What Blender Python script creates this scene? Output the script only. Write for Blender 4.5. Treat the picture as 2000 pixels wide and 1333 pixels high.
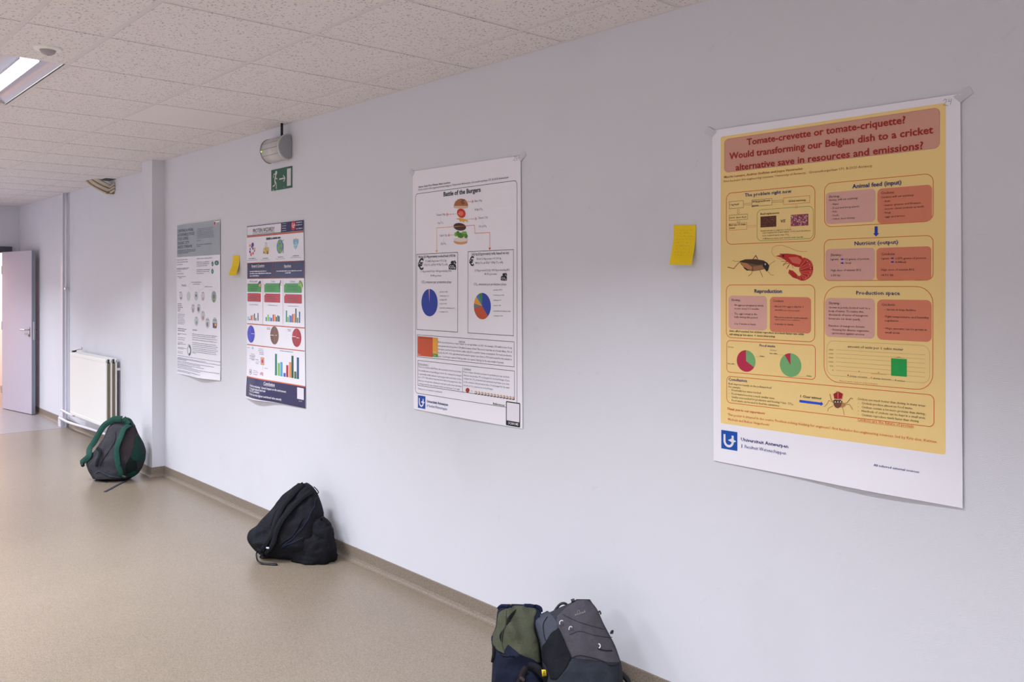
import bpy, bmesh, math, random
from mathutils import Vector, noise
from math import sin, cos, pi
for _o in list(bpy.data.objects): bpy.data.objects.remove(_o)
SC = bpy.context.scene
COL = SC.collection
H = 2.5786                       # ceiling height
# ------------------------------------------------------------------ camera
cd = bpy.data.cameras.new('camera'); cam = bpy.data.objects.new('camera', cd); COL.objects.link(cam)
cam.location = (0, -2.582, 1.5549); cam.rotation_euler = (pi/2, 0, 0.8423)
cd.sensor_width = 36; cd.lens = 1686*36/2000; cd.shift_y = -0.0543; cd.clip_start = .05
SC.camera = cam
# ------------------------------------------------------------------ world, colour management, lights
wd = bpy.data.worlds.new('world'); SC.world = wd; wd.use_nodes = True
wd.node_tree.nodes['Background'].inputs[0].default_value = (.75, .8, .9, 1)
wd.node_tree.nodes['Background'].inputs[1].default_value = .3
SC.view_settings.view_transform = 'Standard'; SC.view_settings.look = 'None'
SC.view_settings.gamma = 1; SC.view_settings.use_curve_mapping = False
SC.view_settings.exposure = 0
def area(name, loc, sx, sy, power, col, rot=(0, 0, 0), spread=180):
    l = bpy.data.lights.new(name, 'AREA'); l.shape = 'RECTANGLE'; l.size = sx; l.size_y = sy
    l.energy = power; l.color = col; l.spread = math.radians(spread)
    o = bpy.data.objects.new(name, l); COL.objects.link(o); o.location = loc; o.rotation_euler = rot
    return o
LX = [-10.952, -7.952, -4.952, -1.952, 1.048]
LBANDS = (-1.612, -4.612)  # second row is added out of view, made stronger to brighten the lower wall
for ly in LBANDS:
    for lx in LX:
        area('louvre_lamp', (lx, ly, H-.012), 1.16, .075, 43*(1.0 if ly > -2 else 2.8)*{1.048: .8, -1.952: .85, -4.952: 1.1}.get(lx, 1), (.87,.92,1.0), spread=121 if ly > -2 else 151)
area('corridor_lamp', (-14.2, -.9, 2.5), 2.2, 1.2, 95, (1.0, .80, .76))

# ------------------------------------------------------------------ helpers
def lin(c):
    return tuple(((v/255)/12.92 if v/255 <= .04045 else ((v/255+.055)/1.055)**2.4) for v in c)
MATS = {}
def mat(key, col=(200, 200, 200), rough=.6, spec=.4, metal=0, build=None):
    if key in MATS: return MATS[key]
    m = bpy.data.materials.new(key); m.use_nodes = True
    b = m.node_tree.nodes['Principled BSDF']
    b.inputs['Base Color'].default_value = (*lin(col), 1); b.inputs['Roughness'].default_value = rough
    b.inputs['Specular IOR Level'].default_value = spec; b.inputs['Metallic'].default_value = metal
    if build: build(m.node_tree, b, lin(col))
    MATS[key] = m; return m
def nd(t, kind, **kw):
    n = t.nodes.new(kind)
    for k, v in kw.items():
        if k in n.inputs: n.inputs[k].default_value = v
        else: setattr(n, k, v)
    return n
def coords(t, kind='Object', scale=(1, 1, 1), rnd=False):
    tc = nd(t, 'ShaderNodeTexCoord'); mp = nd(t, 'ShaderNodeMapping'); mp.inputs['Scale'].default_value = scale
    t.links.new(tc.outputs[kind], mp.inputs['Vector'])
    if rnd:
        oi = nd(t, 'ShaderNodeObjectInfo'); m = nd(t, 'ShaderNodeMath', operation='MULTIPLY'); m.inputs[1].default_value = 37
        t.links.new(oi.outputs['Random'], m.inputs[0]); t.links.new(m.outputs[0], mp.inputs['Location'])
    return mp.outputs[0]
def ramp(t, src, stops):
    r = nd(t, 'ShaderNodeValToRGB'); e = r.color_ramp.elements
    while len(e) < len(stops): e.new(.5)
    for i, (p, c) in enumerate(stops):
        e[i].position = p; e[i].color = (*c, 1) if len(c) == 3 else c
    t.links.new(src, r.inputs[0]); return r.outputs[0]
def bump(t, b, src, dist, strength=1):
    n = nd(t, 'ShaderNodeBump'); n.inputs['Distance'].default_value = dist; n.inputs['Strength'].default_value = strength
    t.links.new(src, n.inputs['Height']); t.links.new(n.outputs[0], b.inputs['Normal']); return n
def mixc(t, fac, a, b_, mode='MIX'):
    m = nd(t, 'ShaderNodeMix', data_type='RGBA', blend_type=mode)
    if isinstance(fac, (int, float)): m.inputs[0].default_value = fac
    else: t.links.new(fac, m.inputs[0])
    for i, v in ((6, a), (7, b_)):
        if isinstance(v, tuple): m.inputs[i].default_value = (*v[:3], 1)
        else: t.links.new(v, m.inputs[i])
    return m.outputs[2]
def sc3(c, k): return tuple(min(1, v*k) for v in c)

def b_wall(t, b, c):
    v = coords(t)
    mp2 = coords(t, scale=(1, 1, 1))
    wv = nd(t, 'ShaderNodeTexWave', wave_type='BANDS', bands_direction='Z'); wv.inputs['Scale'].default_value = 118
    wv.inputs['Distortion'].default_value = 2.2; wv.inputs['Detail'].default_value = 2; wv.inputs['Detail Scale'].default_value = 3
    t.links.new(v, wv.inputs['Vector'])
    ns = nd(t, 'ShaderNodeTexNoise'); ns.inputs['Scale'].default_value = 420; ns.inputs['Detail'].default_value = 3; t.links.new(v, ns.inputs['Vector'])
    br = nd(t, 'ShaderNodeTexBrick', offset=0); br.inputs['Scale'].default_value = 1
    br.inputs['Brick Width'].default_value = 1.0; br.inputs['Row Height'].default_value = 30; br.inputs['Mortar Size'].default_value = .0016
    br.inputs['Color1'].default_value = (1, 1, 1, 1); br.inputs['Color2'].default_value = (1, 1, 1, 1); br.inputs['Mortar'].default_value = (.3, .3, .3, 1)
    sp = nd(t, 'ShaderNodeSeparateXYZ'); cb = nd(t, 'ShaderNodeCombineXYZ'); ad = nd(t, 'ShaderNodeMath', operation='ADD'); ad.inputs[1].default_value = .535+20
    t.links.new(v, sp.inputs[0]); t.links.new(sp.outputs[0], ad.inputs[0]); t.links.new(ad.outputs[0], cb.inputs[0]); t.links.new(sp.outputs[2], cb.inputs[1]); t.links.new(cb.outputs[0], br.inputs['Vector'])
    a = nd(t, 'ShaderNodeMath', operation='MULTIPLY_ADD'); t.links.new(ns.outputs[0], a.inputs[0]); a.inputs[1].default_value = .35; t.links.new(wv.outputs['Fac'], a.inputs[2])
    a2 = nd(t, 'ShaderNodeMath', operation='ADD'); t.links.new(a.outputs[0], a2.inputs[0]); t.links.new(br.outputs['Color'], a2.inputs[1])
    bump(t, b, a2.outputs[0], .0008, .22)
    # faint scuffs and grime
    n1 = nd(t, 'ShaderNodeTexNoise'); n1.inputs['Scale'].default_value = 1.7; n1.inputs['Detail'].default_value = 5; t.links.new(v, n1.inputs['Vector'])
    r1 = ramp(t, n1.outputs[0], [(.58, c), (.78, sc3(c, .95))])
    st = coords(t, scale=(5, 5, 9)); n2 = nd(t, 'ShaderNodeTexNoise'); n2.inputs['Scale'].default_value = 1.3; n2.inputs['Detail'].default_value = 6; n2.inputs['Distortion'].default_value = 1.5; t.links.new(st, n2.inputs['Vector'])
    r2 = ramp(t, n2.outputs[0], [(.69, (1, 1, 1)), (.74, (.95, .95, .95)), (.78, (1, 1, 1))])
    t.links.new(mixc(t, 1.0, r1, r2, 'MULTIPLY'), b.inputs['Base Color'])
def b_floor(t, b, c):
    v = coords(t)
    n1 = nd(t, 'ShaderNodeTexNoise'); n1.inputs['Scale'].default_value = 210; n1.inputs['Detail'].default_value = 3; n1.inputs['Roughness'].default_value = .7; t.links.new(v, n1.inputs['Vector'])
    r1 = ramp(t, n1.outputs[0], [(.34, sc3(c, .50)), (.46, sc3(c, .92)), (.56, c), (.68, sc3(c, 1.35))])
    n2 = nd(t, 'ShaderNodeTexNoise'); n2.inputs['Scale'].default_value = 2.2; n2.inputs['Detail'].default_value = 4; t.links.new(v, n2.inputs['Vector'])
    r2 = ramp(t, n2.outputs[0], [(.35, (.95, .95, .95)), (.7, (1.0, 1.0, 1.0))])
    t.links.new(mixc(t, 1.0, r1, r2, 'MULTIPLY'), b.inputs['Base Color'])
    bump(t, b, n1.outputs[0], .0004, .35)
def b_tile(t, b, c, k=1.0):
    v = coords(t, scale=(1, 1, 1), rnd=True)
    d = nd(t, 'ShaderNodeTexNoise'); d.inputs['Scale'].default_value = 22; d.inputs['Detail'].default_value = 2; t.links.new(v, d.inputs['Vector'])
    dm = nd(t, 'ShaderNodeVectorMath', operation='MULTIPLY_ADD'); t.links.new(d.outputs['Color'], dm.inputs[0]); dm.inputs[1].default_value = (.028, .02, .02); t.links.new(v, dm.inputs[2])
    vo = nd(t, 'ShaderNodeTexVoronoi'); vo.inputs['Scale'].default_value = 88; vo.inputs['Randomness'].default_value = 1; t.links.new(dm.outputs[0], vo.inputs['Vector'])
    wn = nd(t, 'ShaderNodeTexWhiteNoise'); t.links.new(vo.outputs['Color'], wn.inputs['Vector'])
    th = nd(t, 'ShaderNodeMath', operation='MULTIPLY'); t.links.new(wn.outputs['Value'], th.inputs[0]); th.inputs[1].default_value = .36
    sb = nd(t, 'ShaderNodeMath', operation='SUBTRACT'); t.links.new(vo.outputs['Distance'], sb.inputs[0]); t.links.new(th.outputs[0], sb.inputs[1])
    hole = ramp(t, sb.outputs[0], [(-.0, (0, 0, 0)), (.10, (1, 1, 1))])
    f = nd(t, 'ShaderNodeTexNoise'); f.inputs['Scale'].default_value = 240; t.links.new(v, f.inputs['Vector'])
    r = ramp(t, f.outputs[0], [(.3, sc3(c, .93)), (.6, c)])
    t.links.new(mixc(t, hole, sc3(c, 1-.42*k), r), b.inputs['Base Color'])
    bump(t, b, hole, .001, .35*k)
def b_fab(t, b, c):
    v = coords(t)
    n = nd(t, 'ShaderNodeTexNoise'); n.inputs['Scale'].default_value = 700; n.inputs['Detail'].default_value = 2; t.links.new(v, n.inputs['Vector'])
    r = ramp(t, n.outputs[0], [(.35, sc3(c, .70)), (.65, sc3(c, 1.28))]); t.links.new(r, b.inputs['Base Color'])
    n2 = nd(t, 'ShaderNodeTexNoise'); n2.inputs['Scale'].default_value = 28; n2.inputs['Detail'].default_value = 5; t.links.new(v, n2.inputs['Vector'])
    bump(t, b, n2.outputs[0], .008, .8)
def emis(key, col, s):
    if key in MATS: return MATS[key]
    m = mat(key, col); b = m.node_tree.nodes['Principled BSDF']; b.inputs['Emission Color'].default_value = (*lin(col), 1); b.inputs['Emission Strength'].default_value = s; return m
M_WALL = mat('textured_white_wall_paint', (222, 222, 230), .62, .35, build=b_wall)
M_FLOOR = mat('speckled_beige_vinyl', (144, 130, 114), .30, .5, build=b_floor)
M_FLOOR2 = mat('speckled_grey_floor', (152, 146, 148), .34, .5, build=b_floor)
M_BASE = mat('speckled_baseboard_vinyl', (140, 127, 114), .5, .4, build=b_floor)
M_TILE = mat('fissured_ceiling_tile', (234, 228, 230), .9, .1, build=b_tile)
M_TILE2 = mat('plain_ceiling_tile', (234, 228, 230), .9, .1, build=lambda t, b, c: b_tile(t, b, c, .12))
M_GRID = mat('white_ceiling_grid', (222, 215, 218), .5, .3)
M_WHITE = mat('white_painted_metal', (240, 239, 236), .35, .5)
M_REFL = mat('satin_aluminium_reflector', (205, 205, 215), .28, .5, metal=.85)
M_PIPE = mat('white_painted_pipe', (222, 221, 232), .35, .5)
M_CREAM = mat('cream_radiator_fins', (150, 140, 118), .6, .3)
M_DOOR = mat('lilac_grey_door_laminate', (196, 188, 203), .5, .4)
M_FRAME = mat('dark_grey_door_frame', (84, 84, 96), .5, .4)
M_EDGE = mat('grey_door_edge', (140, 146, 158), .5, .4)
M_CHROME = mat('satin_steel', (200, 198, 200), .25, .5, metal=1)
M_BLACK = mat('black_plastic', (28, 28, 32), .5, .4)
M_PAPER = mat('poster_paper', (246, 243, 252), .5, .35)
M_GLOSS = mat('glossy_poster_paper', (244, 241, 250), .22, .5)

def newobj(name, verts, faces, m=None, parent=None, smooth=False, loc=None):
    me = bpy.data.meshes.new(name); me.from_pydata([tuple(v) for v in verts], [], faces); me.update()
    o = bpy.data.objects.new(name, me); COL.objects.link(o)
    if m: me.materials.append(m)
    if parent: o.parent = parent
    if loc: o.location = loc
    if smooth:
        for p in me.polygons: p.use_smooth = True
    return o
def boxvf(x0, x1, y0, y1, z0, z1):
    v = [(x, y, z) for x in (x0, x1) for y in (y0, y1) for z in (z0, z1)]
    f = [(0, 1, 3, 2), (4, 6, 7, 5), (0, 4, 5, 1), (2, 3, 7, 6), (0, 2, 6, 4), (1, 5, 7, 3)]
    return v, f
def box(name, x0, x1, y0, y1, z0, z1, m, parent=None, bev=0):
    cx, cy, cz = (x0+x1)/2, (y0+y1)/2, (z0+z1)/2
    v, f = boxvf(x0-cx, x1-cx, y0-cy, y1-cy, z0-cz, z1-cz)
    o = newobj(name, v, f, m, parent, loc=(cx, cy, cz))
    if bev:
        bm = bmesh.new(); bm.from_mesh(o.data); bmesh.ops.bevel(bm, geom=bm.edges[:], offset=bev, segments=2, affect='EDGES', profile=.5); bm.to_mesh(o.data); bm.free()
    return o
def wbox(name, x0, x1, y0, y1, z0, z1, m, parent=None, bev=0):      # mesh kept in world coordinates
    v, f = boxvf(x0, x1, y0, y1, z0, z1); o = newobj(name, v, f, m, parent)
    if bev:
        bm = bmesh.new(); bm.from_mesh(o.data); bmesh.ops.bevel(bm, geom=bm.edges[:], offset=bev, segments=2, affect='EDGES', profile=.5); bm.to_mesh(o.data); bm.free()
    return o
def empty(name, loc, label, cat, group=None):
    o = bpy.data.objects.new(name, None); COL.objects.link(o); o.location = loc; o.empty_display_size = .1
    tag(o, label, cat, group); return o
def tag(o, label, cat, group=None):
    o['label'] = label; o['category'] = cat
    if group: o['group'] = group
def struct(o): o['kind'] = 'structure'; return o
def catmull(pts, n):
    pts = [Vector(p) for p in pts]
    if len(pts) < 3: return [pts[0].lerp(pts[-1], i/n) for i in range(n+1)]
    P = [2*pts[0]-pts[1]]+pts+[2*pts[-1]-pts[-2]]; out = []; seg = len(pts)-1
    for i in range(n+1):
        t = i/n*seg; k = min(int(t), seg-1); t -= k; a, b, c, d = P[k:k+4]
        out.append(.5*((2*b)+(c-a)*t+(2*a-5*b+4*c-d)*t*t+(3*b-a-3*c+d)*t**3))
    return out
def tube(name, pts, r, m, parent=None, n=16, k=8, smooth=True, raw=False):
    P = [Vector(p) for p in pts] if raw else catmull(pts, n)
    V = []; F = []; up = Vector((.13, .21, .97))
    for i, p in enumerate(P):
        d = (P[min(i+1, len(P)-1)]-P[max(i-1, 0)]).normalized()
        a = d.cross(up)
        if a.length < 1e-3: a = d.cross(Vector((1, 0, 0)))
        a.normalize(); b = d.cross(a)
        for j in range(k):
            t = 2*pi*j/k; V.append(p+a*r*cos(t)+b*r*sin(t))
    for i in range(len(P)-1):
        for j in range(k):
            F.append((i*k+j, i*k+(j+1) % k, (i+1)*k+(j+1) % k, (i+1)*k+j))
    F.append(tuple(range(k))[::-1]); F.append(tuple((len(P)-1)*k+j for j in range(k)))
    o = newobj(name, V, F, m, None, smooth)
    if parent: attach(o, parent)
    return o
def attach(o, parent):
    # keep world-space vertices while the parent Empty sits at its base point
    o.parent = parent; o.location = -Vector(parent.location)

# ------------------------------------------------------------------ room shell
XE = -12.55; XR = 3.0; YB = -6.0
floor = struct(box('floor', XE-3.2, XR, YB, .12, -.06, 0, M_FLOOR))
fs = wbox('grey_floor_zone', XE-.05, -10.275, YB+.02, .099, 0, .0012, M_FLOOR2, floor); fs.location = -Vector(floor.location)  # thin slab giving the door end a greyer floor colour
wall_right = struct(wbox('wall_right', -7.165, XR, 0, .14, 0, H+.1, M_WALL))
wall_column = struct(wbox('wall_right_column', -7.40, -7.165, -.10, .14, 0, H+.1, M_WALL))
wall_far = struct(wbox('wall_right_recess', XE-.12, -7.40, .10, .24, 0, H+.1, M_WALL))
DY0, DY1, DZ = -1.02, -.03, 2.0
VW, FW = [], []
for a in [(XE-.12, XE, DY1, .1, 0, H+.1), (XE-.12, XE, DY0, DY1, DZ, H+.1), (XE-.12, XE, YB, DY0, 0, H+.1)]:
    v, f = boxvf(*a); n = len(VW); VW += v; FW += [tuple(i+n for i in q) for q in f]
struct(newobj('wall_end', VW, FW, M_WALL))
struct(wbox('wall_near', XR, XR+.1, YB, .14, 0, H+.1, M_WALL))
# window wall behind the photographer: parapet, lintel and daylight opening
VW, FW = [], []
for a in [(XE, XR, YB-.1, YB, 0, .9), (XE, XR, YB-.1, YB, 2.2, H+.1), (XE, -10.4, YB-.1, YB, .9, 2.2), (1.4, XR, YB-.1, YB, .9, 2.2)]:
    v, f = boxvf(*a); n = len(VW); VW += v; FW += [tuple(i+n for i in q) for q in f]
struct(newobj('wall_left', VW, FW, M_WALL))
# corridor beyond the doorway
VW, FW = [], []
for a in [(XE-3.2, XE-3.1, -2.6, .5, 0, H+.1), (XE-3.2, XE-.12, .4, .5, 0, H+.1), (XE-3.2, XE-.12, -2.7, -2.6, 0, H+.1)]:
    v, f = boxvf(*a); n = len(VW); VW += v; FW += [tuple(i+n for i in q) for q in f]
struct(newobj('wall_corridor', VW, FW, mat('corridor_paint', (240, 228, 226), .6)))
struct(wbox('floor_corridor', XE-3.2, XE-.12, .12, .5, -.06, 0, M_FLOOR)); struct(wbox('ceiling_corridor', XE-3.2, XE-.12, -2.7, .5, H, H+.1, M_WHITE))
struct(wbox('baseboard_corridor', XE-3.1, XE-3.08, -2.6, .4, 0, .1, M_BASE))

def skirting(name, pts, m):          # coved sheet-vinyl skirting swept along a path in plan; room lies to the path's left... outward normal given
    prof = [(0, .078), (.0045, .078), (.0055, .074), (.006, .022), (.010, .010), (.018, .003), (.03, .0005), (0, 0)]
    V = []; F = []; n = len(prof)
    for i, (x, y, nx, ny) in enumerate(pts):
        for (o_, z) in prof: V.append((x+nx*o_, y+ny*o_, z))
    for i in range(len(pts)-1):
        for j in range(n):
            a = i*n+j; b = i*n+(j+1) % n; F.append((a, b, b+n, a+n))
    return struct(newobj(name, V, F, m))
skirting('baseboard_right', [(XE, .10, 0, -1), (-7.40, .10, -1, -1), (-7.40, -.10, -1, -1), (-7.165, -.10, 1, -1), (-7.165, 0, 1, -1), (XR, 0, 0, -1)], M_BASE)
skirting('baseboard_end', [(XE, .10, 1, 0), (XE, 0, 1, 0)], M_BASE)
skirting('baseboard_end.001', [(XE, -1.15, 1, 0), (XE, YB, 1, 0)], M_BASE)
skirting('baseboard_left', [(XE, YB, 0, 1), (XR, YB, 0, 1)], M_BASE)
# ------------------------------------------------------------------ suspended ceiling
ceiling = struct(box('ceiling', XE-.12, XR+.1, YB-.1, .24, H+.10, H+.16, M_WHITE))
C0 = Vector(ceiling.location)
def cpart(name, me_, loc):
    o = bpy.data.objects.new(name, me_); COL.objects.link(o); o.parent = ceiling; o.location = Vector(loc)-C0; return o
YR = [.10, -.2474, -.8481, -1.4596, -1.7645, -2.364, -2.964, -3.564, -4.164, -4.4596, -4.7645, -5.364, -5.964]
XS = [-3.152+.6*k for k in range(10, -16, -1)]
XS = [x for x in XS if XE < x < XR]
XB = [XR]+XS+[XE]
def meshbox(name, sx, sy, z0, z1, m, bevb=0):
    v, f = boxvf(-sx/2, sx/2, -sy/2, sy/2, z0, z1)
    if bevb:
        # stepped (tegular) edge: face drops below a wider rim
        v2, f2 = boxvf(-sx/2+bevb, sx/2-bevb, -sy/2+bevb, sy/2-bevb, z0-.006, z0); n = len(v); v += v2; f += [tuple(i+n for i in q) for q in f2]
    me = bpy.data.meshes.new(name); me.from_pydata(v, [], f); me.materials.append(m); return me
for i, y in enumerate(YR[1:]):
    cpart('main_runner', meshbox('main_runner', XR-XE, .024, .0, .03, M_GRID), ((XR+XE)/2, y, H))
TC = {}; ntile = 0
lit = [(lx-.6, lx+.6) for lx in LX]
for j in range(len(YR)-1):
    y1, y0 = YR[j], YR[j+1]; sy = y1-y0
    for i in range(len(XB)-1):
        x1, x0 = XB[i], XB[i+1]; cx = (x0+x1)/2; sx = x1-x0
        if j in (3, 9) and any(a < cx < b for a, b in lit): continue
        if j == 0 and (cx > -7.1): yy1 = 0.0
        elif j == 0 and cx > -7.45: yy1 = -.10
        else: yy1 = y1
        plain = (j == 1 and abs(cx+5.252) < .1)
        key = (round(sx, 2), round(yy1-y0, 3), plain)
        if key not in TC: TC[key] = meshbox('ceiling_tile', sx-.007, yy1-y0-.007, .004, .018, M_TILE2 if plain else M_TILE, .0085)
        cpart('ceiling_tile', TC[key], (cx, (yy1+y0)/2, H)); ntile += 1
        if i and j < 6:
            k2 = ('t', round(yy1-y0, 3))
            if k2 not in TC: TC[k2] = meshbox('cross_tee', .024, yy1-y0-.024, .0, .03, M_GRID)
            cpart('cross_tee', TC[k2], (x1, (yy1+y0)/2, H+.0005))
wa = []
for k, a in enumerate([(-7.165, XR, -.02, 0), (-7.4, -7.165, -.12, -.1), (XE, -7.4, .08, .1)]):
    o = wbox('wall_angle_trim', a[0], a[1], a[2], a[3], H-.002, H+.03, M_GRID, ceiling); o.location = -C0
# light fittings
M_LAMP = emis('lamp_diffuser', (240, 244, 255), 6)
def fitting(cx, cy, label):
    e = empty('recessed_light', (cx, cy, H+.0), label, 'ceiling light', 'recessed strip lights in the ceiling')
    def p(name, a, m, bev=0):
        o = wbox(name, *a, m, e, bev); return o
    w = .1455
    v, f = [], []
    for a in [(-.6, .6, -w, -w+.006, 0, .06), (-.6, .6, w-.006, w, 0, .06), (-.6, -.592, -w, w, 0, .06), (.592, .6, -w, w, 0, .06)]:
        vv, ff = boxvf(*a); n = len(v); v += vv; f += [tuple(i+n for i in q) for q in ff]
    newobj('frame', v, f, M_WHITE, e)
    for s in (-1, 1):
        V = []; F = []
        for i in range(9):
            t = i/8; y = s*(.046+(w-.008-.046)*t); z = .004+.035*sin(pi*t*.5)*(1-t)*1.2
            V += [(-.592, y, z), (.592, y, z)]
        for i in range(8): F.append((2*i, 2*i+1, 2*i+3, 2*i+2))
        newobj('reflector', V, F, M_REFL, e, True)
    v, f = boxvf(-.592, .592, -.0375, .0375, -.004, .012); newobj('diffuser', v, f, M_LAMP, e)
    for s in (-1, 1):
        v, f = boxvf(-.592, .592, s*.042-.0035, s*.042+.0035, -.006, .012); newobj('side_rail', v, f, M_REFL, e)
    v, f = boxvf(-.592, .592, -w, w, .058, .062); newobj('back_plate', v, f, M_WHITE, e)
for b_, ly in enumerate(LBANDS):
    for i, lx in enumerate(LX):
        fitting(lx, ly, 'recessed white strip light cut by the left edge, beside the round ceiling sensor' if (b_ == 0 and i == 2) else 'recessed strip light of the row %s, %s' % (('nearer the poster wall', 'added out of view to brighten the lower wall')[b_], ('first from the door end', 'second from the door end', 'third from the door end', 'fourth from the door end', 'fifth from the door end')[i]))
# round ceiling sensor
se = empty('ceiling_sensor', (-4.098, -1.60, H-.002), 'round white ceiling sensor with grey dome, just beyond the strip light', 'sensor')
def lathe(name, prof, m, parent, n=32):
    V = []; F = []
    for (r, z) in prof:
        for j in range(n): V.append((r*cos(2*pi*j/n), r*sin(2*pi*j/n), z))
    for i in range(len(prof)-1):
        for j in range(n): F.append((i*n+j, i*n+(j+1) % n, (i+1)*n+(j+1) % n, (i+1)*n+j))
    F.append(tuple(range(n))); F.append(tuple((len(prof)-1)*n+j for j in range(n))[::-1])
    return newobj(name, V, F, m, parent, True)
lathe('base_ring', [(.056, 0), (.056, -.004), (.050, -.009), (.036, -.011), (.032, -.011)], M_WHITE, se)
lathe('sensor_dome', [(.031, -.009), (.030, -.016), (.025, -.024), (.016, -.029), (.004, -.031)], mat('grey_dome', (168, 160, 164), .4), se)

# ------------------------------------------------------------------ door, frame
dr = empty('door_open', (-12.41, -.132, 0), 'open lilac-grey door leaf resting back against the wall in the far corner', 'door')
A = Vector((-12.39, -.136, 0)); Bv = Vector((-11.548, .010, 0)); ax = (Bv-A).normalized(); nn = Vector((-ax.y, ax.x, 0))
ang = math.atan2(ax.y, ax.x); L = (Bv-A).length
def dpart(name, a, m, bev=0, par=dr):
    v, f = boxvf(*a); o = newobj(name, v, f, m)
    if bev:
        bm = bmesh.new(); bm.from_mesh(o.data); bmesh.ops.bevel(bm, geom=bm.edges[:], offset=bev, segments=2, affect='EDGES'); bm.to_mesh(o.data); bm.free()
    for vv in o.data.vertices:
        q = A+ax*vv.co.x+nn*vv.co.y+Vector((0, 0, vv.co.z)); vv.co = q-Vector(dr.location)
    o.parent = par
    if par is not dr: o.parent = par
    return o
dpart('door_leaf', (0, L-.003, 0, .042, .008, 1.975), M_DOOR, .0015)
dpart('door_edge_band', (L-.003, L, 0, .042, .008, 1.975), M_EDGE)
hd = dpart('door_handle', (L-.075, L-.045, -.008, 0, .93, 1.05), M_CHROME, .004)
def dtube(name, pts, r, m):
    P = [A+ax*x+nn*y+Vector((0, 0, z)) for x, y, z in pts]; o = tube(name, P, r, m, None, 12); o.parent = dr; o.location = -Vector(dr.location); return o
dtube('handle_lever', [(L-.06, 0, 1.02), (L-.06, -.05, 1.02), (L-.09, -.056, 1.021), (L-.19, -.056, 1.022)], .009, M_CHROME)
dtube('lock_cylinder', [(L-.06, 0, .955), (L-.06, -.014, .955)], .014, mat('dull_brass', (150, 140, 120), .4, metal=.8))
dtube('handle_lever', [(L-.06, .042, 1.02), (L-.06, .075, 1.02), (L-.09, .078, 1.02), (L-.17, .078, 1.02)], .009, M_CHROME)
for z in (.25, 1.05, 1.75): dtube('hinge', [(-.006, .002, z-.05), (-.006, .002, z+.05)], .008, M_CHROME)
dpart('lock_plate', (L, L+.0015, .012, .030, .90, 1.12), M_CHROME)
fr = struct(bpy.data.objects.new('door_1', None)); COL.objects.link(fr)
for nm, a in [('door_jamb', (XE-.12, XE+.02, DY1-.02, .0, 0, 2.05)), ('door_jamb', (XE-.12, XE+.02, DY0-.07, DY0+.0, 0, 2.05)), ('door_lintel', (XE-.12, XE+.035, DY0-.07, .004, 1.975, 2.052))]:
    wbox(nm, *a, M_FRAME, fr, .002)

# ------------------------------------------------------------------ radiator and pipes
rd = empty('radiator', (-9.15, .03, .2), 'white panel radiator on the recessed wall behind the green backpack', 'radiator')
RX0, RX1, RZ0, RZ1 = -9.76, -8.578, .215, .862
def rp(name, a, m, bev=0):
    o = wbox(name, *a, m, None, bev); attach(o, rd); return o
for k, y in enumerate((-.034, .010, .054)):
    rp('panel', (RX0, RX1, y, y+.013, RZ0, RZ1-.012), M_WHITE, .004)
    rp('top_rail', (RX0, RX1, y-.002, y+.016, RZ1-.04, RZ1), M_WHITE, .006)
    rp('bottom_rail', (RX0, RX1, y-.002, y+.016, RZ0, RZ0+.035), M_WHITE, .006)
for y in (-.020, .024):
    v, f = [], []
    for i in range(58):
        x = RX0+.02+i*(RX1-RX0-.04)/57; vv, ff = boxvf(x-.002, x+.002, y, y+.029, RZ0+.04, RZ1-.045); n = len(v); v += vv; f += [tuple(q+n for q in g) for g in ff]
    o = newobj('convector_fins', v, f, M_CREAM); o['kind'] = 'stuff'; attach(o, rd)
rp('top_grille', (RX0+.02, RX1-.03, -.03, .066, RZ1-.006, RZ1-.002), M_WHITE)
for z in (.76, .30): rp('wall_bracket', (RX1-.03, RX1-.01, .06, .10, z-.012, z+.012), M_WHITE)
for z in (.76, .30): rp('wall_bracket', (RX0+.05, RX0+.07, .06, .10, z-.012, z+.012), M_WHITE)
rp('valve_body', (RX0-.055, RX0+.0, -.005, .03, RZ1-.05, RZ1+.012), M_BLACK, .006)
for o in [tube('valve_lever', [(RX0-.03, .01, RZ1+.01), (RX0+.06, .04, RZ1+.03), (RX0+.10, .05, RZ1+.028), (RX0+.11, .05, RZ1+.05)], .006, M_CHROME)]: attach(o, rd)
pp = empty('heating_pipe', (-10.32, .065, 0), 'thin white vertical heating pipe right of the trunking, from ceiling to radiator', 'pipe')
tube('riser', [(-10.315, .072, H), (-10.315, .072, 1.2), (-10.315, .072, .0)], .013, M_PIPE, pp, 12)
tube('supply_pipe', [(-10.36, .03, .185), (-10.3, .03, .19), (-9.9, .01, .188), (-9.74, .0, .20)], .012, M_PIPE, rd, 16)
tube('return_pipe', [(-10.52, .06, .09), (-10.42, .03, .095), (-10.3, .02, .10), (-9.9, .0, .105), (-9.2, .02, .12), (-8.66, .02, .14), (-8.62, .02, .22)], .014, M_PIPE, rd, 24)
for z in (1.52,):
    o = wbox('pipe_clip', -10.335, -10.285, .055, .099, z-.012, z+.012, M_CHROME); attach(o, pp)
o = lathe('ceiling_collar', [(.03, 0), (.03, -.008), (.016, -.012)], M_PIPE, pp); o.location = (.005, .007, H-.001)
o = lathe('floor_collar', [(.026, .006), (.024, .0), (.016, .0)], M_PIPE, pp); o.location = (.005, .007, .001)
tk = empty('cable_trunking', (-10.42, .08, 0), 'white square trunking running from ceiling to floor left of the thin pipe', 'trunking')
for nm, a in [('trunking_body', (-10.455, -10.385, .062, .099, .085, H-.001)), ('trunking_lid', (-10.458, -10.382, .052, .064, .085, H-.001)), ('foot_cover', (-10.47, -10.37, .028, .094, .0, .088))]:
    o = wbox(nm, *a, M_PIPE, None, .003); attach(o, tk)

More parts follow.
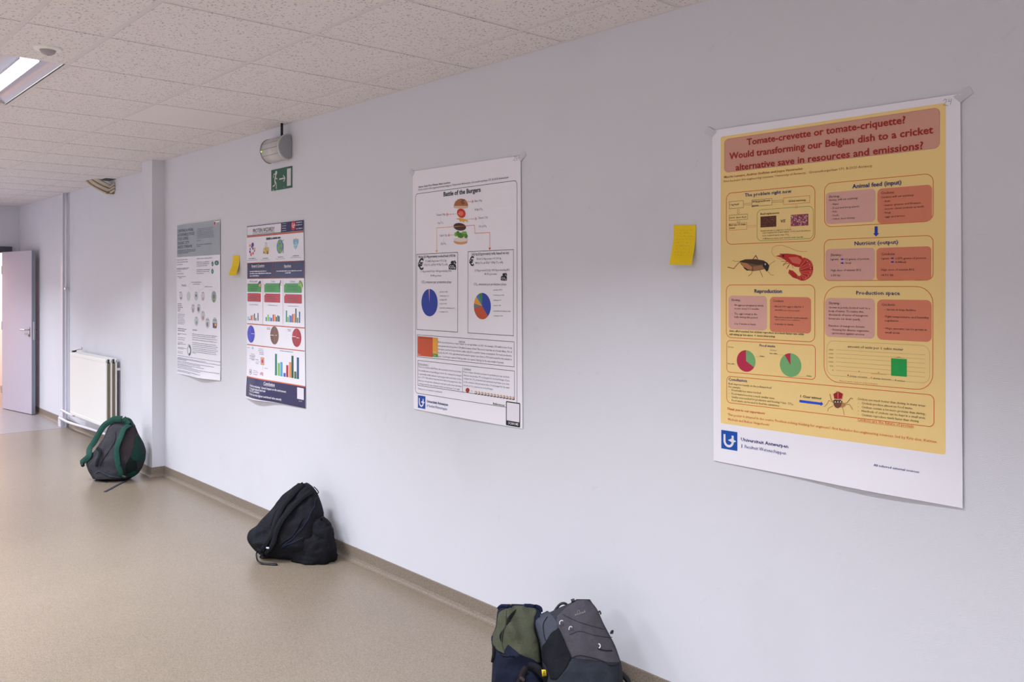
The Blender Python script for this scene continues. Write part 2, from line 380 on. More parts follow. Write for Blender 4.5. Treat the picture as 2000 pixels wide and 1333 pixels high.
# ------------------------------------------------------------------ cable loops at the ceiling
cb = empty('cable_bundle', (-8.80, .05, H), 'bundle of cream cables looping out of a hole where ceiling meets recessed wall', 'cables')
M_CAB = mat('cream_cable', (208, 198, 186), .6)
for i in range(7):
    t = i/6
    tube('cable', [(-9.05+.22*t, -.085+.02*t, H+.01), (-8.99+.17*t, -.05+.02*t, H-.045+.006*i), (-8.87+.05*t, .01+.008*i, H-.110+.010*i), (-8.785, .045+.006*i, H-.138+.012*i), (-8.74, .098, H-.10+.010*i)], .0105, [M_CAB, mat('tan_cable', (140, 120, 92), .6)][i % 3 == 1], cb, 16)
o = wbox('dark_opening', -8.92, -8.70, .0, .098, H-.0035, H-.0005, M_BLACK); attach(o, cb)
o = wbox('cable_saddle', -8.80, -8.76, .03, .098, H-.142, H-.125, mat('tan_cable'), None, .003); attach(o, cb)

# ------------------------------------------------------------------ emergency light and exit sign
el = empty('emergency_light', (-5.09, 0, 2.43), 'white drum-shaped emergency light on the wall above the green exit sign', 'emergency light')
def drum(name, x0, x1, R, cy, cz, m, flat=-.004, n=40):
    V = []; F = []; ring = []
    for j in range(n):
        a = 2*pi*j/n; y = cy-(R-.010)*cos(a)*(1 if cos(a) > 0 else .35); z = cz+R*1.02*sin(a); ring.append((min(y, flat), z))
    for x in (x0, x1):
        for (y, z) in ring: V.append((x, y, z))
    for j in range(n): F.append((j, (j+1) % n, n+(j+1) % n, n+j))
    F.append(tuple(range(n))[::-1]); F.append(tuple(range(n, 2*n)))
    o = newobj(name, V, F, m, None, True)
    for p in o.data.polygons:
        if len(p.vertices) > 4: p.use_smooth = False
    attach(o, el); return o
drum('light_cover', -5.225, -4.985, .076, -.022, 2.425, mat('ribbed_frosted_cover', (206, 203, 203), .35, .5))
drum('end_rim', -4.992, -4.975, .080, -.023, 2.425, mat('white_plastic', (206, 204, 206), .4))
drum('end_cap', -4.975, -4.968, .074, -.022, 2.425, mat('grey_plastic_cap', (158, 160, 164), .5))
drum('end_rim', -5.234, -5.224, .079, -.022, 2.425, mat('grey_plastic_cap'))
for a in (.5, .0, -.55):
    y = -.022-.0665*cos(a); z = 2.425+.0778*sin(a)
    tube('cover_ridge', [(-5.21, y, z), (-5.0, y, z)], .0016, mat('grey_plastic_cap'), el, 2, raw=True)
o = lathe('indicator_lamp', [(.0035, 0), (.003, -.003), (.001, -.004)], emis('green_indicator', (190, 235, 60), 2.5), el, 12)
o.rotation_euler = (-pi/2, 0, 0); o.location = (-5.215+5.09, -.089, 2.415-2.43); 
tube('cable_entry', [(-5.02, -.045, 2.49), (-5.02, -.045, H)], .008, M_BLACK, el, 2, raw=True)
o = wbox('wall_plate', -5.19, -4.98, -.006, 0, 2.36, 2.49, mat('grey_plastic_cap')); attach(o, el)

# ------------------------------------------------------------------ flat print toolkit
def clipcolor(c): return mat('ink_%d_%d_%d' % tuple(c), tuple(c), INKR)
INKR = .45
class Layer:
    def __init__(s): s.v = []; s.f = []; s.m = []; s.mats = []
    def mi(s, c, pre):
        m = mat('%s_%d_%d_%d' % ((pre,)+tuple(c)), tuple(c), INKR, .35)
        if m not in s.mats: s.mats.append(m)
        return s.mats.index(m)
    def add(s, v, f, mi):
        n = len(s.v); s.v += v; s.f += [tuple(i+n for i in q) for q in f]; s.m += [mi]*len(f)
def tri_poly(pts):
    from mathutils.geometry import tessellate_polygon
    return tessellate_polygon([[Vector((p[0], p[1], 0)) for p in pts]])
def rr(a0, b0, a1, b1, r, n=6):
    if r <= 0: return [(a0, b0), (a1, b0), (a1, b1), (a0, b1)]
    r = min(r, (a1-a0)/2, (b1-b0)/2); out = []
    for cx, cy, t0 in ((a1-r, b0+r, -pi/2), (a1-r, b1-r, 0), (a0+r, b1-r, pi/2), (a0+r, b0+r, pi)):
        for i in range(n+1): t = t0+pi/2*i/n; out.append((cx+r*cos(t), cy+r*sin(t)))
    return out
def thick_line(pts, w):
    V = []; F = []
    n = len(pts)
    for i, p in enumerate(pts):
        q0 = pts[max(i-1, 0)]; q1 = pts[min(i+1, n-1)]; d0 = Vector((p[0]-q0[0], p[1]-q0[1])); d1 = Vector((q1[0]-p[0], q1[1]-p[1]))
        if d0.length < 1e-9: d0 = d1
        if d1.length < 1e-9: d1 = d0
        d0 = d0.normalized(); d1 = d1.normalized(); d = (d0+d1)
        if d.length < 1e-3: d = d0
        d = d.normalized(); k = min(1.6, 1/max(.3, d.dot(d0))); o_ = Vector((-d.y, d.x))*w/2*k
        V += [(p[0]+o_.x, p[1]+o_.y), (p[0]-o_.x, p[1]-o_.y)]
    for i in range(n-1): F.append((2*i, 2*i+1, 2*i+3, 2*i+2))
    return V, F
STEP = .0003
FONTS = []      # deferred text jobs
def text_jobs(jobs):
    objs = []
    for (s, bold, it, cap) in jobs:
        c = bpy.data.curves.new('t', 'FONT'); c.body = s; c.size = 1; c.resolution_u = 2 if cap > .012 else 1
        if bold: c.offset = .018 if cap > .012 else .012
        if it: c.shear = .25
        o = bpy.data.objects.new('t', c); COL.objects.link(o); objs.append(o)
    dg = bpy.context.evaluated_depsgraph_get(); dg.update(); out = []
    for o in objs:
        e = o.evaluated_get(dg); me = e.to_mesh()
        V = [(v.co.x, v.co.y) for v in me.vertices]; F = [tuple(p.vertices) for p in me.polygons]; e.to_mesh_clear()
        out.append((V, F))
    for o in objs:
        c = o.data; bpy.data.objects.remove(o); bpy.data.curves.remove(c)
    return out
CAPH = max(v[1] for v in text_jobs([('H', 0, 0, 1)])[0][0])
def make_poster(dat, label, bulge, paper, inkr, curl_group='posters taped along the wall'):
    global INKR
    INKR = inkr; pre = 'ink%d' % int(inkr*100)
    x0, z0 = dat['x0'], dat['z0']; tl, tr, bl, br = dat['corners']
    root = empty('poster', (x0, 0, z0), label, 'poster', curl_group)
    W = (tr[0]+br[0])/2; Hh = (bl[1]+br[1])/2
    def place(v, lv):
        a, b = v; y = -.0045-bulge(a/W, b/Hh)-lv*STEP
        return (a, y, -b)
    NU, NV = 36, 48; V = []; F = []
    for j in range(NV+1):
        for i in range(NU+1):
            u, w = i/NU, j/NV
            a = (1-w)*((1-u)*tl[0]+u*tr[0])+w*((1-u)*bl[0]+u*br[0]); b = (1-w)*((1-u)*tl[1]+u*tr[1])+w*((1-u)*bl[1]+u*br[1])
            V.append(place((a, b), 0))
    for j in range(NV):
        for i in range(NU): q = j*(NU+1)+i; F.append((q, q+1, q+NU+2, q+NU+1))
    sh = newobj('paper_sheet', V, F, paper, root, True)
    parts = dat['parts']; L = [Layer() for _ in parts]
    jobs = [e for e in dat['els'] if e[0] == 't']; tm = text_jobs([(e[2], e[8], e[9], e[6]) for e in jobs]); ti = 0
    rnd = random.Random(11)
    for e in dat['els']:
        k = e[0]; ly = L[e[1]]
        if k == 'r':
            _, _, a0, b0, a1, b1, c, r, lv = e; mi = ly.mi(c, pre)
            if r > 0:
                pts = rr(a0, b0, a1, b1, r); T_ = tri_poly(pts); nx, ny = max(1, int((a1-a0)/.04)), max(1, int((b1-b0)/.04))
                # core grid + rounded rim
                r_ = min(r, (a1-a0)/2-1e-4, (b1-b0)/2-1e-4)
                xs = [a0]+[a0+r_+(a1-a0-2*r_)*i/nx for i in range(nx+1)]+[a1]; ys = [b0+r_+(b1-b0-2*r_)*i/ny for i in range(ny+1)]
                for i in range(len(xs)-1):
                    for j in range(ny): ly.add([place(q, lv) for q in ((xs[i], ys[j]), (xs[i+1], ys[j]), (xs[i+1], ys[j+1]), (xs[i], ys[j+1]))], [(0, 1, 2, 3)], mi)
                for yy, s in ((b0, 1), (b1, -1)):
                    for i in range(1, len(xs)-2): ly.add([place(q, lv) for q in ((xs[i], yy), (xs[i+1], yy), (xs[i+1], yy+s*r_), (xs[i], yy+s*r_))], [(0, 1, 2, 3)], mi)
                for cx, cy, t0 in ((a1-r_, b0+r_, -pi/2), (a1-r_, b1-r_, 0), (a0+r_, b1-r_, pi/2), (a0+r_, b0+r_, pi)):
                    vs = [(cx, cy)]+[(cx+r_*cos(t0+pi/2*i/6), cy+r_*sin(t0+pi/2*i/6)) for i in range(7)]
                    ly.add([place(q, lv) for q in vs], [(0, i, i+1) for i in range(1, 7)], mi)
            else:
                nx, ny = max(1, int((a1-a0)/.03)), max(1, int((b1-b0)/.03))
                vs = [place((a0+(a1-a0)*i/nx, b0+(b1-b0)*j/ny), lv) for j in range(ny+1) for i in range(nx+1)]
                ly.add(vs, [(j*(nx+1)+i, j*(nx+1)+i+1, (j+1)*(nx+1)+i+1, (j+1)*(nx+1)+i) for j in range(ny) for i in range(nx)], mi)
        elif k == 'o':
            _, _, a0, b0, a1, b1, c, r, th, lv = e; mi = ly.mi(c, pre)
            P = rr(a0, b0, a1, b1, r); P2 = rr(a0+th, b0+th, a1-th, b1-th, max(0, r-th) if r > 0 else 0)
            if r > 0 and r-th <= 0: P2 = rr(a0+th, b0+th, a1-th, b1-th, 1e-5)
            n = len(P)
            for i in range(n):
                j = (i+1) % n; dd = math.hypot(P[j][0]-P[i][0], P[j][1]-P[i][1]); m = max(1, int(dd/.03))
                lp = lambda A_, B_, t: (A_[0]+(B_[0]-A_[0])*t, A_[1]+(B_[1]-A_[1])*t)
                for q in range(m): ly.add([place(z, lv) for z in (lp(P[i], P[j], q/m), lp(P[i], P[j], (q+1)/m), lp(P2[i], P2[j], (q+1)/m), lp(P2[i], P2[j], q/m))], [(0, 1, 2, 3)], mi)
        elif k == 't':
            _, _, s, a0, a1, b, cap, c, bold, it, lv = e; V_, F_ = tm[ti]; ti += 1
            if not V_: continue
            mnx = min(v[0] for v in V_); mxx = max(v[0] for v in V_); sx = (a1-a0)/max(1e-6, mxx-mnx); sy = cap/CAPH
            ly.add([place((a0+(v[0]-mnx)*sx, b-v[1]*sy), lv) for v in V_], F_, ly.mi(c, pre))
        elif k == 'g':
            _, _, a0, a1, b, h, c, lv = e; mi = ly.mi(tuple(int(q*.8+235*.2) for q in c) if sum(c) < 500 else c, pre); x = a0
            while x < a1:
                w = min(rnd.uniform(1.2, 5)*h*.9, a1-x); hh = h*rnd.uniform(.55, .8)
                if w > h*.3: ly.add([place(q, lv) for q in ((x, b-hh), (x+w, b-hh), (x+w, b), (x, b))], [(0, 1, 2, 3)], mi)
                x += w+h*.5
        elif k == 'p':
            _, _, pts, c, lv = e; ly.add([place(q, lv) for q in pts], [tuple(t) for t in tri_poly(pts)], ly.mi(c, pre))
        elif k == 'l':
            _, _, pts, w, c, lv = e
            P = [pts[0]]
            for q in pts[1:]:
                p0 = P[-1]; dd = math.hypot(q[0]-p0[0], q[1]-p0[1]); m = max(1, int(dd/.03))
                for i in range(1, m+1): P.append((p0[0]+(q[0]-p0[0])*i/m, p0[1]+(q[1]-p0[1])*i/m))
            V_, F_ = thick_line(P, w); ly.add([place(q, lv) for q in V_], F_, ly.mi(c, pre))
        elif k == 'c':
            _, _, a, b, r, sl, lv = e
            for (t0, t1, c) in sl:
                n = max(1, int((t1-t0)/6)); vs = [(a, b)]+[(a+r*sin(math.radians(t0+(t1-t0)*i/n)), b-r*cos(math.radians(t0+(t1-t0)*i/n))) for i in range(n+1)]
                ly.add([place(q, lv) for q in vs], [(0, i+1, i+2) for i in range(n)], ly.mi(c, pre))
    for nm, ly in zip(parts, L):
        if not ly.v: continue
        o = newobj(nm, ly.v, ly.f, None, root)
        for m in ly.mats: o.data.materials.append(m)
        if nm in ('lettering', 'process_diagram', 'flow_diagram', 'soybean_picture'): o['kind'] = 'stuff'
        for p, mi in zip(o.data.polygons, ly.m): p.material_index = mi
    # strips of clear tape at the corners
    for (a, b, sx) in (((tl[0], tl[1], -1), (tr[0], tr[1], 1)) if inkr > .3 else ()):
        v = [(a-.012*sx*1.6, -.0062, -b-.006), (a+.022*sx, -.0012, -b+.018), (a+.034*sx, -.0012, -b-.002), (a+.0*sx, -.0062, -b-.026)]
        newobj('tape_strip', v, [(0, 1, 2, 3)] if sx > 0 else [(3, 2, 1, 0)], mat('matt_tape', (214, 212, 221), .4), root)
    return root
def sst(x): x = max(0, min(1, x)); return x*x*(3-2*x)
DATA = {'24': dict(x0=-1.8188, z0=2.1071, corners=((0.0, 0.0), (0.8393, 0.008), (0.0065, 1.1748), (0.8461, 1.1824)), parts=['lettering', 'printed_background', 'title_banner', 'text_box', 'flow_diagram', 'text_box', 'photo_of_crickets', 'photo_of_shrimps', 'cricket_picture', 'shrimp_picture', 'text_box', 'blue_arrow', 'text_box', 'text_box', 'bar_chart', 'text_box', 'text_box', 'leader_lines', 'pie_chart', 'pie_chart', 'text_box', 'blue_arrow', 'crowned_cricket_picture', 'logo', 'handwritten_number'], els=[
('r',1,0.0366,0.0275,0.7995,1.0384,(250,217,145),0.0072,1),
('o',2,0.0515,0.0384,0.7828,0.1558,(190,120,110),0.0162,0.0009,3),
('r',2,0.0515,0.0384,0.7828,0.1558,(216,160,142),0.0162,2),
('t', 0, 'Tomate-crevette or tomate-criquette?', 0.1427, 0.6849, 0.0703, 0.0214, (168, 34, 18), 1, 0, 6),
('t', 0, 'Would transforming our Belgian dish to a cricket', 0.0724, 0.765, 0.1107, 0.0215, (168, 34, 18), 1, 0, 6),
('t', 0, 'alternative save in resources and emissions?', 0.0986, 0.7367, 0.1527, 0.0213, (168, 34, 18), 1, 0, 6),
('t', 0, 'Maurits Lemaire, Andries Stoffelen and Joppe Vanstraelen', 0.0515, 0.3522, 0.1752, 0.0077, (172, 88, 50), 1, 0, 6),
('t', 0, 'First bachelor bio-engineering sciences, University of Antwerp,  Groenenborgerlaan 171, B-2020 Antwerp', 0.0509, 0.5845, 0.1899, 0.0077, (172, 88, 50), 0, 0, 6),
('o',3,0.0589,0.228,0.3964,0.4095,(222,98,45),0.0233,0.002,2),
('t', 0, 'The problem right now', 0.1352, 0.3125, 0.247, 0.0113, (38, 48, 120), 1, 0, 6),
('o',4,0.0713,0.2589,0.1295,0.2844,(60,50,40),0,0.0009,2),
('o',4,0.1618,0.2599,0.2406,0.283,(60,50,40),0,0.0009,2),
('o',4,0.2822,0.261,0.3778,0.2847,(222,98,45),0,0.0011,2),
('o',4,0.0711,0.3064,0.1461,0.3254,(60,50,40),0,0.0009,2),
('o',4,0.0711,0.3359,0.1435,0.3596,(222,98,45),0,0.001,2),
('t', 0, '1 kg beef', 0.0755, 0.1115, 0.2733, 0.006, (60, 42, 40), 1, 0, 6),
('t', 0, '24 kg greenhouse', 0.1641, 0.234, 0.2688, 0.006, (60, 42, 40), 1, 0, 6),
('t', 0, 'gasses', 0.1635, 0.1888, 0.2823, 0.006, (60, 42, 40), 1, 0, 6),
('t', 0, 'Global warming', 0.3008, 0.3629, 0.2772, 0.0058, (60, 42, 40), 1, 0, 6),
('t', 0, '15000  litere H₂O', 0.0748, 0.1418, 0.3191, 0.0061, (60, 42, 40), 0, 0, 6),
('t', 0, 'Bad use of clean', 0.0731, 0.1385, 0.3441, 0.0061, (60, 42, 40), 1, 0, 6),
('t', 0, 'water', 0.0731, 0.0969, 0.3544, 0.0057, (60, 42, 40), 1, 0, 6),
('l',4,((0.1294,0.2704),(0.1555,0.2707)),0.0007,(60,50,40),3),
('l',4,((0.1294,0.2756),(0.1555,0.276)),0.0006,(60,50,40),3),
('l',4,((0.1555,0.2673),(0.1608,0.2734),(0.1555,0.2789)),0.0006,(60,50,40),3),
('l',4,((0.2406,0.2683),(0.2772,0.2696)),0.0006,(60,50,40),3),
('l',4,((0.2406,0.2734),(0.2772,0.2746)),0.0006,(60,50,40),3),
('l',4,((0.2772,0.2662),(0.2822,0.2722),(0.2772,0.2774)),0.0006,(60,50,40),3),
('l',4,((0.1435,0.3468),(0.1753,0.347)),0.0006,(222,98,45),3),
('l',4,((0.1435,0.3521),(0.1753,0.3522)),0.0006,(222,98,45),3),
('l',4,((0.1753,0.3436),(0.1806,0.3496),(0.1753,0.3551)),0.0006,(222,98,45),3),
('l',4,((0.1061,0.2857),(0.1061,0.2998)),0.0007,(60,50,40),3),
('l',4,((0.1122,0.2861),(0.1122,0.3002)),0.0007,(60,50,40),3),
('l',4,((0.1023,0.2989),(0.1091,0.3041),(0.1159,0.2998)),0.0007,(60,50,40),3),
('l',4,((0.1067,0.3274),(0.1067,0.3321)),0.0007,(60,50,40),3),
('l',4,((0.1129,0.3277),(0.1129,0.3324)),0.0007,(60,50,40),3),
('l',4,((0.103,0.3313),(0.1098,0.3363),(0.1166,0.332)),0.0008,(60,50,40),3),
('l',4,((0.3271,0.2865),(0.3271,0.2957)),0.0006,(222,98,45),3),
('l',4,((0.3325,0.2869),(0.3325,0.296)),0.0007,(222,98,45),3),
('l',4,((0.3237,0.2949),(0.3298,0.2997),(0.3359,0.2957)),0.0007,(222,98,45),3),
('o',5,0.1826,0.295,0.3901,0.4015,(130,165,70),0.0174,0.0014,2),
('t', 0, 'Beef replacement', 0.1972, 0.2681, 0.3132, 0.0062, (60, 42, 40), 1, 0, 6),
('r',6,0.1962,0.3188,0.2562,0.3556,(92,52,40),0,2),
('l',6,((0.2123,0.3249),(0.2111,0.3261)),0.0013,(150,95,60),3),
('l',6,((0.2006,0.3386),(0.1999,0.343)),0.0012,(150,95,60),3),
('l',6,((0.2115,0.3388),(0.2113,0.341)),0.0012,(150,95,60),3),
('l',6,((0.2137,0.3521),(0.216,0.3528)),0.0012,(180,110,70),3),
('l',6,((0.2424,0.3295),(0.2416,0.3327)),0.0012,(180,110,70),3),
('l',6,((0.2042,0.3407),(0.2032,0.3379)),0.0012,(60,32,30),3),
('l',6,((0.2129,0.3306),(0.2154,0.3294)),0.0012,(45,25,30),3),
('l',6,((0.2445,0.3237),(0.2439,0.3271)),0.0012,(180,110,70),3),
('l',6,((0.2449,0.3397),(0.243,0.3414)),0.0012,(120,60,45),3),
('l',6,((0.2238,0.3297),(0.2237,0.3336)),0.0012,(150,95,60),3),
('l',6,((0.2021,0.3412),(0.2017,0.3444)),0.0012,(120,60,45),3),
('l',6,((0.2371,0.3276),(0.2365,0.3259)),0.0012,(60,32,30),3),
('l',6,((0.2336,0.337),(0.2344,0.3397)),0.0012,(45,25,30),3),
('l',6,((0.2168,0.3398),(0.218,0.3387)),0.0012,(150,95,60),3),
('l',6,((0.2375,0.3319),(0.2351,0.3298)),0.0012,(150,95,60),3),
('l',6,((0.2174,0.3276),(0.2162,0.328)),0.0013,(150,95,60),3),
('l',6,((0.2475,0.3542),(0.2472,0.3498)),0.0012,(150,95,60),3),
('l',6,((0.217,0.3322),(0.2183,0.3352)),0.0012,(45,25,30),3),
('l',6,((0.236,0.3254),(0.2339,0.3225)),0.0012,(180,110,70),3),
('l',6,((0.2069,0.3336),(0.2087,0.333)),0.0013,(150,95,60),3),
('l',6,((0.2191,0.3366),(0.2174,0.3395)),0.0012,(180,110,70),3),
('l',6,((0.2302,0.3367),(0.231,0.3409)),0.0012,(150,95,60),3),
('l',6,((0.2028,0.3227),(0.204,0.326)),0.0012,(60,32,30),3),
('l',6,((0.2321,0.3403),(0.2306,0.3389)),0.0012,(150,95,60),3),
('l',6,((0.2062,0.3383),(0.2065,0.3355)),0.0012,(60,32,30),3),
('l',6,((0.2252,0.3301),(0.2242,0.331)),0.0012,(120,60,45),3),
('l',6,((0.2234,0.3431),(0.222,0.344)),0.0013,(60,32,30),3),
('l',6,((0.2013,0.3291),(0.2013,0.3314)),0.0012,(60,32,30),3),
('l',6,((0.222,0.3305),(0.2207,0.3342)),0.0012,(180,110,70),3),
('l',6,((0.2299,0.3544),(0.2276,0.356)),0.0012,(150,95,60),3),
('l',6,((0.2261,0.3253),(0.2268,0.3294)),0.0012,(60,32,30),3),
('l',6,((0.2177,0.343),(0.2184,0.3398)),0.0012,(120,60,45),3),
('l',6,((0.2279,0.3435),(0.2273,0.3412)),0.0012,(120,60,45),3),
('l',6,((0.2506,0.3262),(0.2535,0.3255)),0.0012,(60,32,30),3),
('l',6,((0.202,0.3501),(0.2041,0.3533)),0.0013,(150,95,60),3),
('l',6,((0.2461,0.3456),(0.2441,0.3461)),0.0012,(120,60,45),3),
('l',6,((0.2491,0.3307),(0.252,0.3309)),0.0012,(150,95,60),3),
('l',6,((0.2323,0.331),(0.2302,0.3332)),0.0012,(120,60,45),3),
('l',6,((0.2465,0.3412),(0.2476,0.3397)),0.0012,(45,25,30),3),
('l',6,((0.2174,0.3506),(0.2177,0.3476)),0.0012,(45,25,30),3),
('l',6,((0.2232,0.3247),(0.2227,0.3228)),0.0012,(45,25,30),3),
('l',6,((0.2458,0.343),(0.247,0.3451)),0.0012,(45,25,30),3),
('l',6,((0.2479,0.3331),(0.2472,0.3347)),0.0012,(45,25,30),3),
('l',6,((0.224,0.3288),(0.2258,0.3285)),0.0012,(120,60,45),3),
('l',6,((0.2453,0.3363),(0.2478,0.3384)),0.0012,(180,110,70),3),
('l',6,((0.2271,0.3364),(0.2287,0.3334)),0.0012,(150,95,60),3),
('l',6,((0.2333,0.353),(0.2314,0.3497)),0.0012,(120,60,45),3),
('l',6,((0.2223,0.3479),(0.2237,0.3515)),0.0013,(60,32,30),3),
('l',6,((0.2374,0.3335),(0.2385,0.3317)),0.0012,(150,95,60),3),
('l',6,((0.2376,0.3232),(0.2368,0.3261)),0.0012,(120,60,45),3),
('l',6,((0.2416,0.3425),(0.2396,0.3419)),0.0012,(120,60,45),3),
('l',6,((0.2449,0.3349),(0.2452,0.3305)),0.0012,(150,95,60),3),
('l',6,((0.2358,0.3425),(0.2347,0.3463)),0.0012,(120,60,45),3),
('l',6,((0.2414,0.3415),(0.2434,0.3404)),0.0012,(120,60,45),3),
('l',6,((0.2325,0.3369),(0.2341,0.34)),0.0012,(180,110,70),3),
('l',6,((0.2522,0.3348),(0.2501,0.336)),0.0012,(45,25,30),3),
('l',6,((0.2092,0.3505),(0.2076,0.3528)),0.0012,(180,110,70),3),
('l',6,((0.2357,0.3513),(0.2378,0.353)),0.0012,(60,32,30),3),
('l',6,((0.2173,0.3338),(0.2186,0.3376)),0.0012,(45,25,30),3),
('l',6,((0.2006,0.3516),(0.2019,0.3482)),0.0012,(150,95,60),3),
('l',6,((0.2081,0.3402),(0.2059,0.3402)),0.0012,(150,95,60),3),
('l',6,((0.2403,0.3543),(0.242,0.3567)),0.0012,(60,32,30),3),
('l',6,((0.2327,0.3495),(0.2318,0.3535)),0.0012,(120,60,45),3),
('l',6,((0.2467,0.3312),(0.2451,0.3312)),0.0012,(180,110,70),3),
('l',6,((0.212,0.3321),(0.2099,0.3287)),0.0012,(120,60,45),3),
('l',6,((0.2268,0.3536),(0.226,0.3559)),0.0012,(45,25,30),3),
('l',6,((0.2003,0.3268),(0.1979,0.3257)),0.0012,(45,25,30),3),
('l',6,((0.2438,0.3363),(0.2428,0.3374)),0.0012,(45,25,30),3),
('l',6,((0.2032,0.3525),(0.2061,0.3523)),0.0012,(45,25,30),3),
('l',6,((0.2422,0.3525),(0.2422,0.3495)),0.0012,(120,60,45),3),
('l',6,((0.2473,0.3485),(0.2482,0.3505)),0.0012,(180,110,70),3),
('l',6,((0.2067,0.3227),(0.2049,0.3246)),0.0012,(45,25,30),3),
('l',6,((0.2289,0.3534),(0.2288,0.3561)),0.0012,(60,32,30),3),
('l',6,((0.2398,0.3297),(0.241,0.3292)),0.0012,(180,110,70),3),
('l',6,((0.2029,0.3531),(0.2022,0.3547)),0.0012,(60,32,30),3),
('l',6,((0.2387,0.3441),(0.2414,0.343)),0.0012,(150,95,60),3),
('l',6,((0.2296,0.3449),(0.2293,0.3417)),0.0012,(45,25,30),3),
('l',6,((0.2217,0.329),(0.2211,0.332)),0.0012,(120,60,45),3),
('l',6,((0.2086,0.3496),(0.2086,0.3524)),0.0012,(180,110,70),3),
('l',6,((0.2456,0.334),(0.2442,0.3358)),0.0012,(150,95,60),3),
('l',6,((0.2146,0.3435),(0.2137,0.3471)),0.0012,(150,95,60),3),
('l',6,((0.208,0.3487),(0.2087,0.3466)),0.0012,(45,25,30),3),
('l',6,((0.2,0.3503),(0.1972,0.3494)),0.0012,(120,60,45),3),
('l',6,((0.2527,0.3465),(0.2553,0.3446)),0.0012,(120,60,45),3),
('l',6,((0.2177,0.3274),(0.2162,0.3269)),0.0012,(120,60,45),3),
('l',6,((0.2328,0.3521),(0.232,0.3553)),0.0013,(120,60,45),3),
('l',6,((0.2318,0.3239),(0.2307,0.322)),0.0012,(45,25,30),3),
('l',6,((0.2161,0.3507),(0.2148,0.3487)),0.0012,(150,95,60),3),
('l',6,((0.2472,0.3522),(0.249,0.3499)),0.0012,(150,95,60),3),
('l',6,((0.232,0.3396),(0.2338,0.3395)),0.0012,(150,95,60),3),
('r',7,0.3099,0.32,0.3724,0.3576,(150,70,90),0,2),
('l',7,((0.3231,0.3236),(0.3191,0.3226),(0.319,0.3219)),0.0015,(225,150,150),3),
('l',7,((0.3154,0.3439),(0.3136,0.3484),(0.3096,0.3448)),0.0015,(225,150,150),3),
('l',7,((0.3516,0.3277),(0.3556,0.3271),(0.3569,0.3318)),0.0015,(190,80,80),3),
('l',7,((0.3594,0.3267),(0.3598,0.3309),(0.3566,0.3299)),0.0015,(232,190,200),3),
('l',7,((0.3622,0.3561),(0.3659,0.3567),(0.3662,0.3588)),0.0015,(225,150,150),3),
('l',7,((0.3332,0.3519),(0.3331,0.3458),(0.3379,0.3478)),0.0015,(110,40,70),3),
('l',7,((0.3604,0.3449),(0.3583,0.3471),(0.3562,0.344)),0.0014,(245,220,225),3),
('l',7,((0.3667,0.3492),(0.3686,0.3461),(0.3708,0.3492)),0.0015,(110,40,70),3),
('l',7,((0.3567,0.3471),(0.3543,0.3485),(0.3527,0.3453)),0.0015,(232,190,200),3),
('l',7,((0.3397,0.3374),(0.3426,0.3368),(0.3437,0.3403)),0.0015,(245,220,225),3),
('l',7,((0.3654,0.3548),(0.3622,0.3578),(0.3592,0.3531)),0.0015,(225,150,150),3),
('l',7,((0.3274,0.3392),(0.3302,0.3401),(0.33,0.3429)),0.0015,(110,40,70),3),
('l',7,((0.3505,0.3447),(0.3483,0.3417),(0.3502,0.3403)),0.0015,(225,150,150),3),
('l',7,((0.3475,0.3465),(0.35,0.3449),(0.3517,0.3483)),0.0015,(225,150,150),3),
('l',7,((0.3622,0.3407),(0.3644,0.3438),(0.3624,0.3452)),0.0015,(245,220,225),3),
('l',7,((0.3447,0.3301),(0.3475,0.3331),(0.3457,0.3352)),0.0015,(232,190,200),3),
('l',7,((0.3196,0.3538),(0.3186,0.3564),(0.3144,0.356)),0.0015,(225,150,150),3),
('l',7,((0.3631,0.3271),(0.3645,0.3247),(0.3673,0.3267)),0.0015,(232,190,200),3),
('l',7,((0.3549,0.3501),(0.3536,0.3463),(0.3564,0.3462)),0.0015,(190,80,80),3),
('l',7,((0.3312,0.3334),(0.3347,0.333),(0.3358,0.3371)),0.0015,(110,40,70),3),
('l',7,((0.3674,0.3301),(0.3674,0.3266),(0.3702,0.3279)),0.0015,(232,190,200),3),
('l',7,((0.3655,0.3469),(0.3677,0.3466),(0.3685,0.3492)),0.0015,(110,40,70),3),
('l',7,((0.352,0.3457),(0.3534,0.3427),(0.356,0.3452)),0.0015,(225,150,150),3),
('l',7,((0.3571,0.337),(0.3545,0.3339),(0.3564,0.332)),0.0015,(110,40,70),3),
('l',7,((0.3333,0.3471),(0.3353,0.3422),(0.3396,0.3462)),0.0015,(232,190,200),3),
('l',7,((0.3233,0.3339),(0.3224,0.3383),(0.3188,0.3358)),0.0015,(225,150,150),3),
('l',7,((0.3648,0.3467),(0.3623,0.3499),(0.3593,0.346)),0.0015,(232,190,200),3),
('l',7,((0.3651,0.3309),(0.3626,0.3361),(0.358,0.3315)),0.0015,(225,150,150),3),
('l',7,((0.3144,0.3255),(0.3133,0.3309),(0.3089,0.3278)),0.0015,(110,40,70),3),
('l',7,((0.3648,0.3408),(0.3675,0.3421),(0.3671,0.3447)),0.0015,(245,220,225),3),
('l',7,((0.3223,0.3547),(0.3201,0.3516),(0.3222,0.3502)),0.0015,(232,190,200),3),
('l',7,((0.3379,0.3275),(0.3418,0.3289),(0.3415,0.3327)),0.0015,(245,220,225),3),
('l',7,((0.325,0.3331),(0.3231,0.331),(0.3244,0.3296)),0.0015,(232,190,200),3),
('l',7,((0.3399,0.355),(0.3373,0.3542),(0.3374,0.3516)),0.0015,(190,80,80),3),
('l',7,((0.3266,0.3333),(0.3303,0.3342),(0.3303,0.3379)),0.0015,(245,220,225),3),
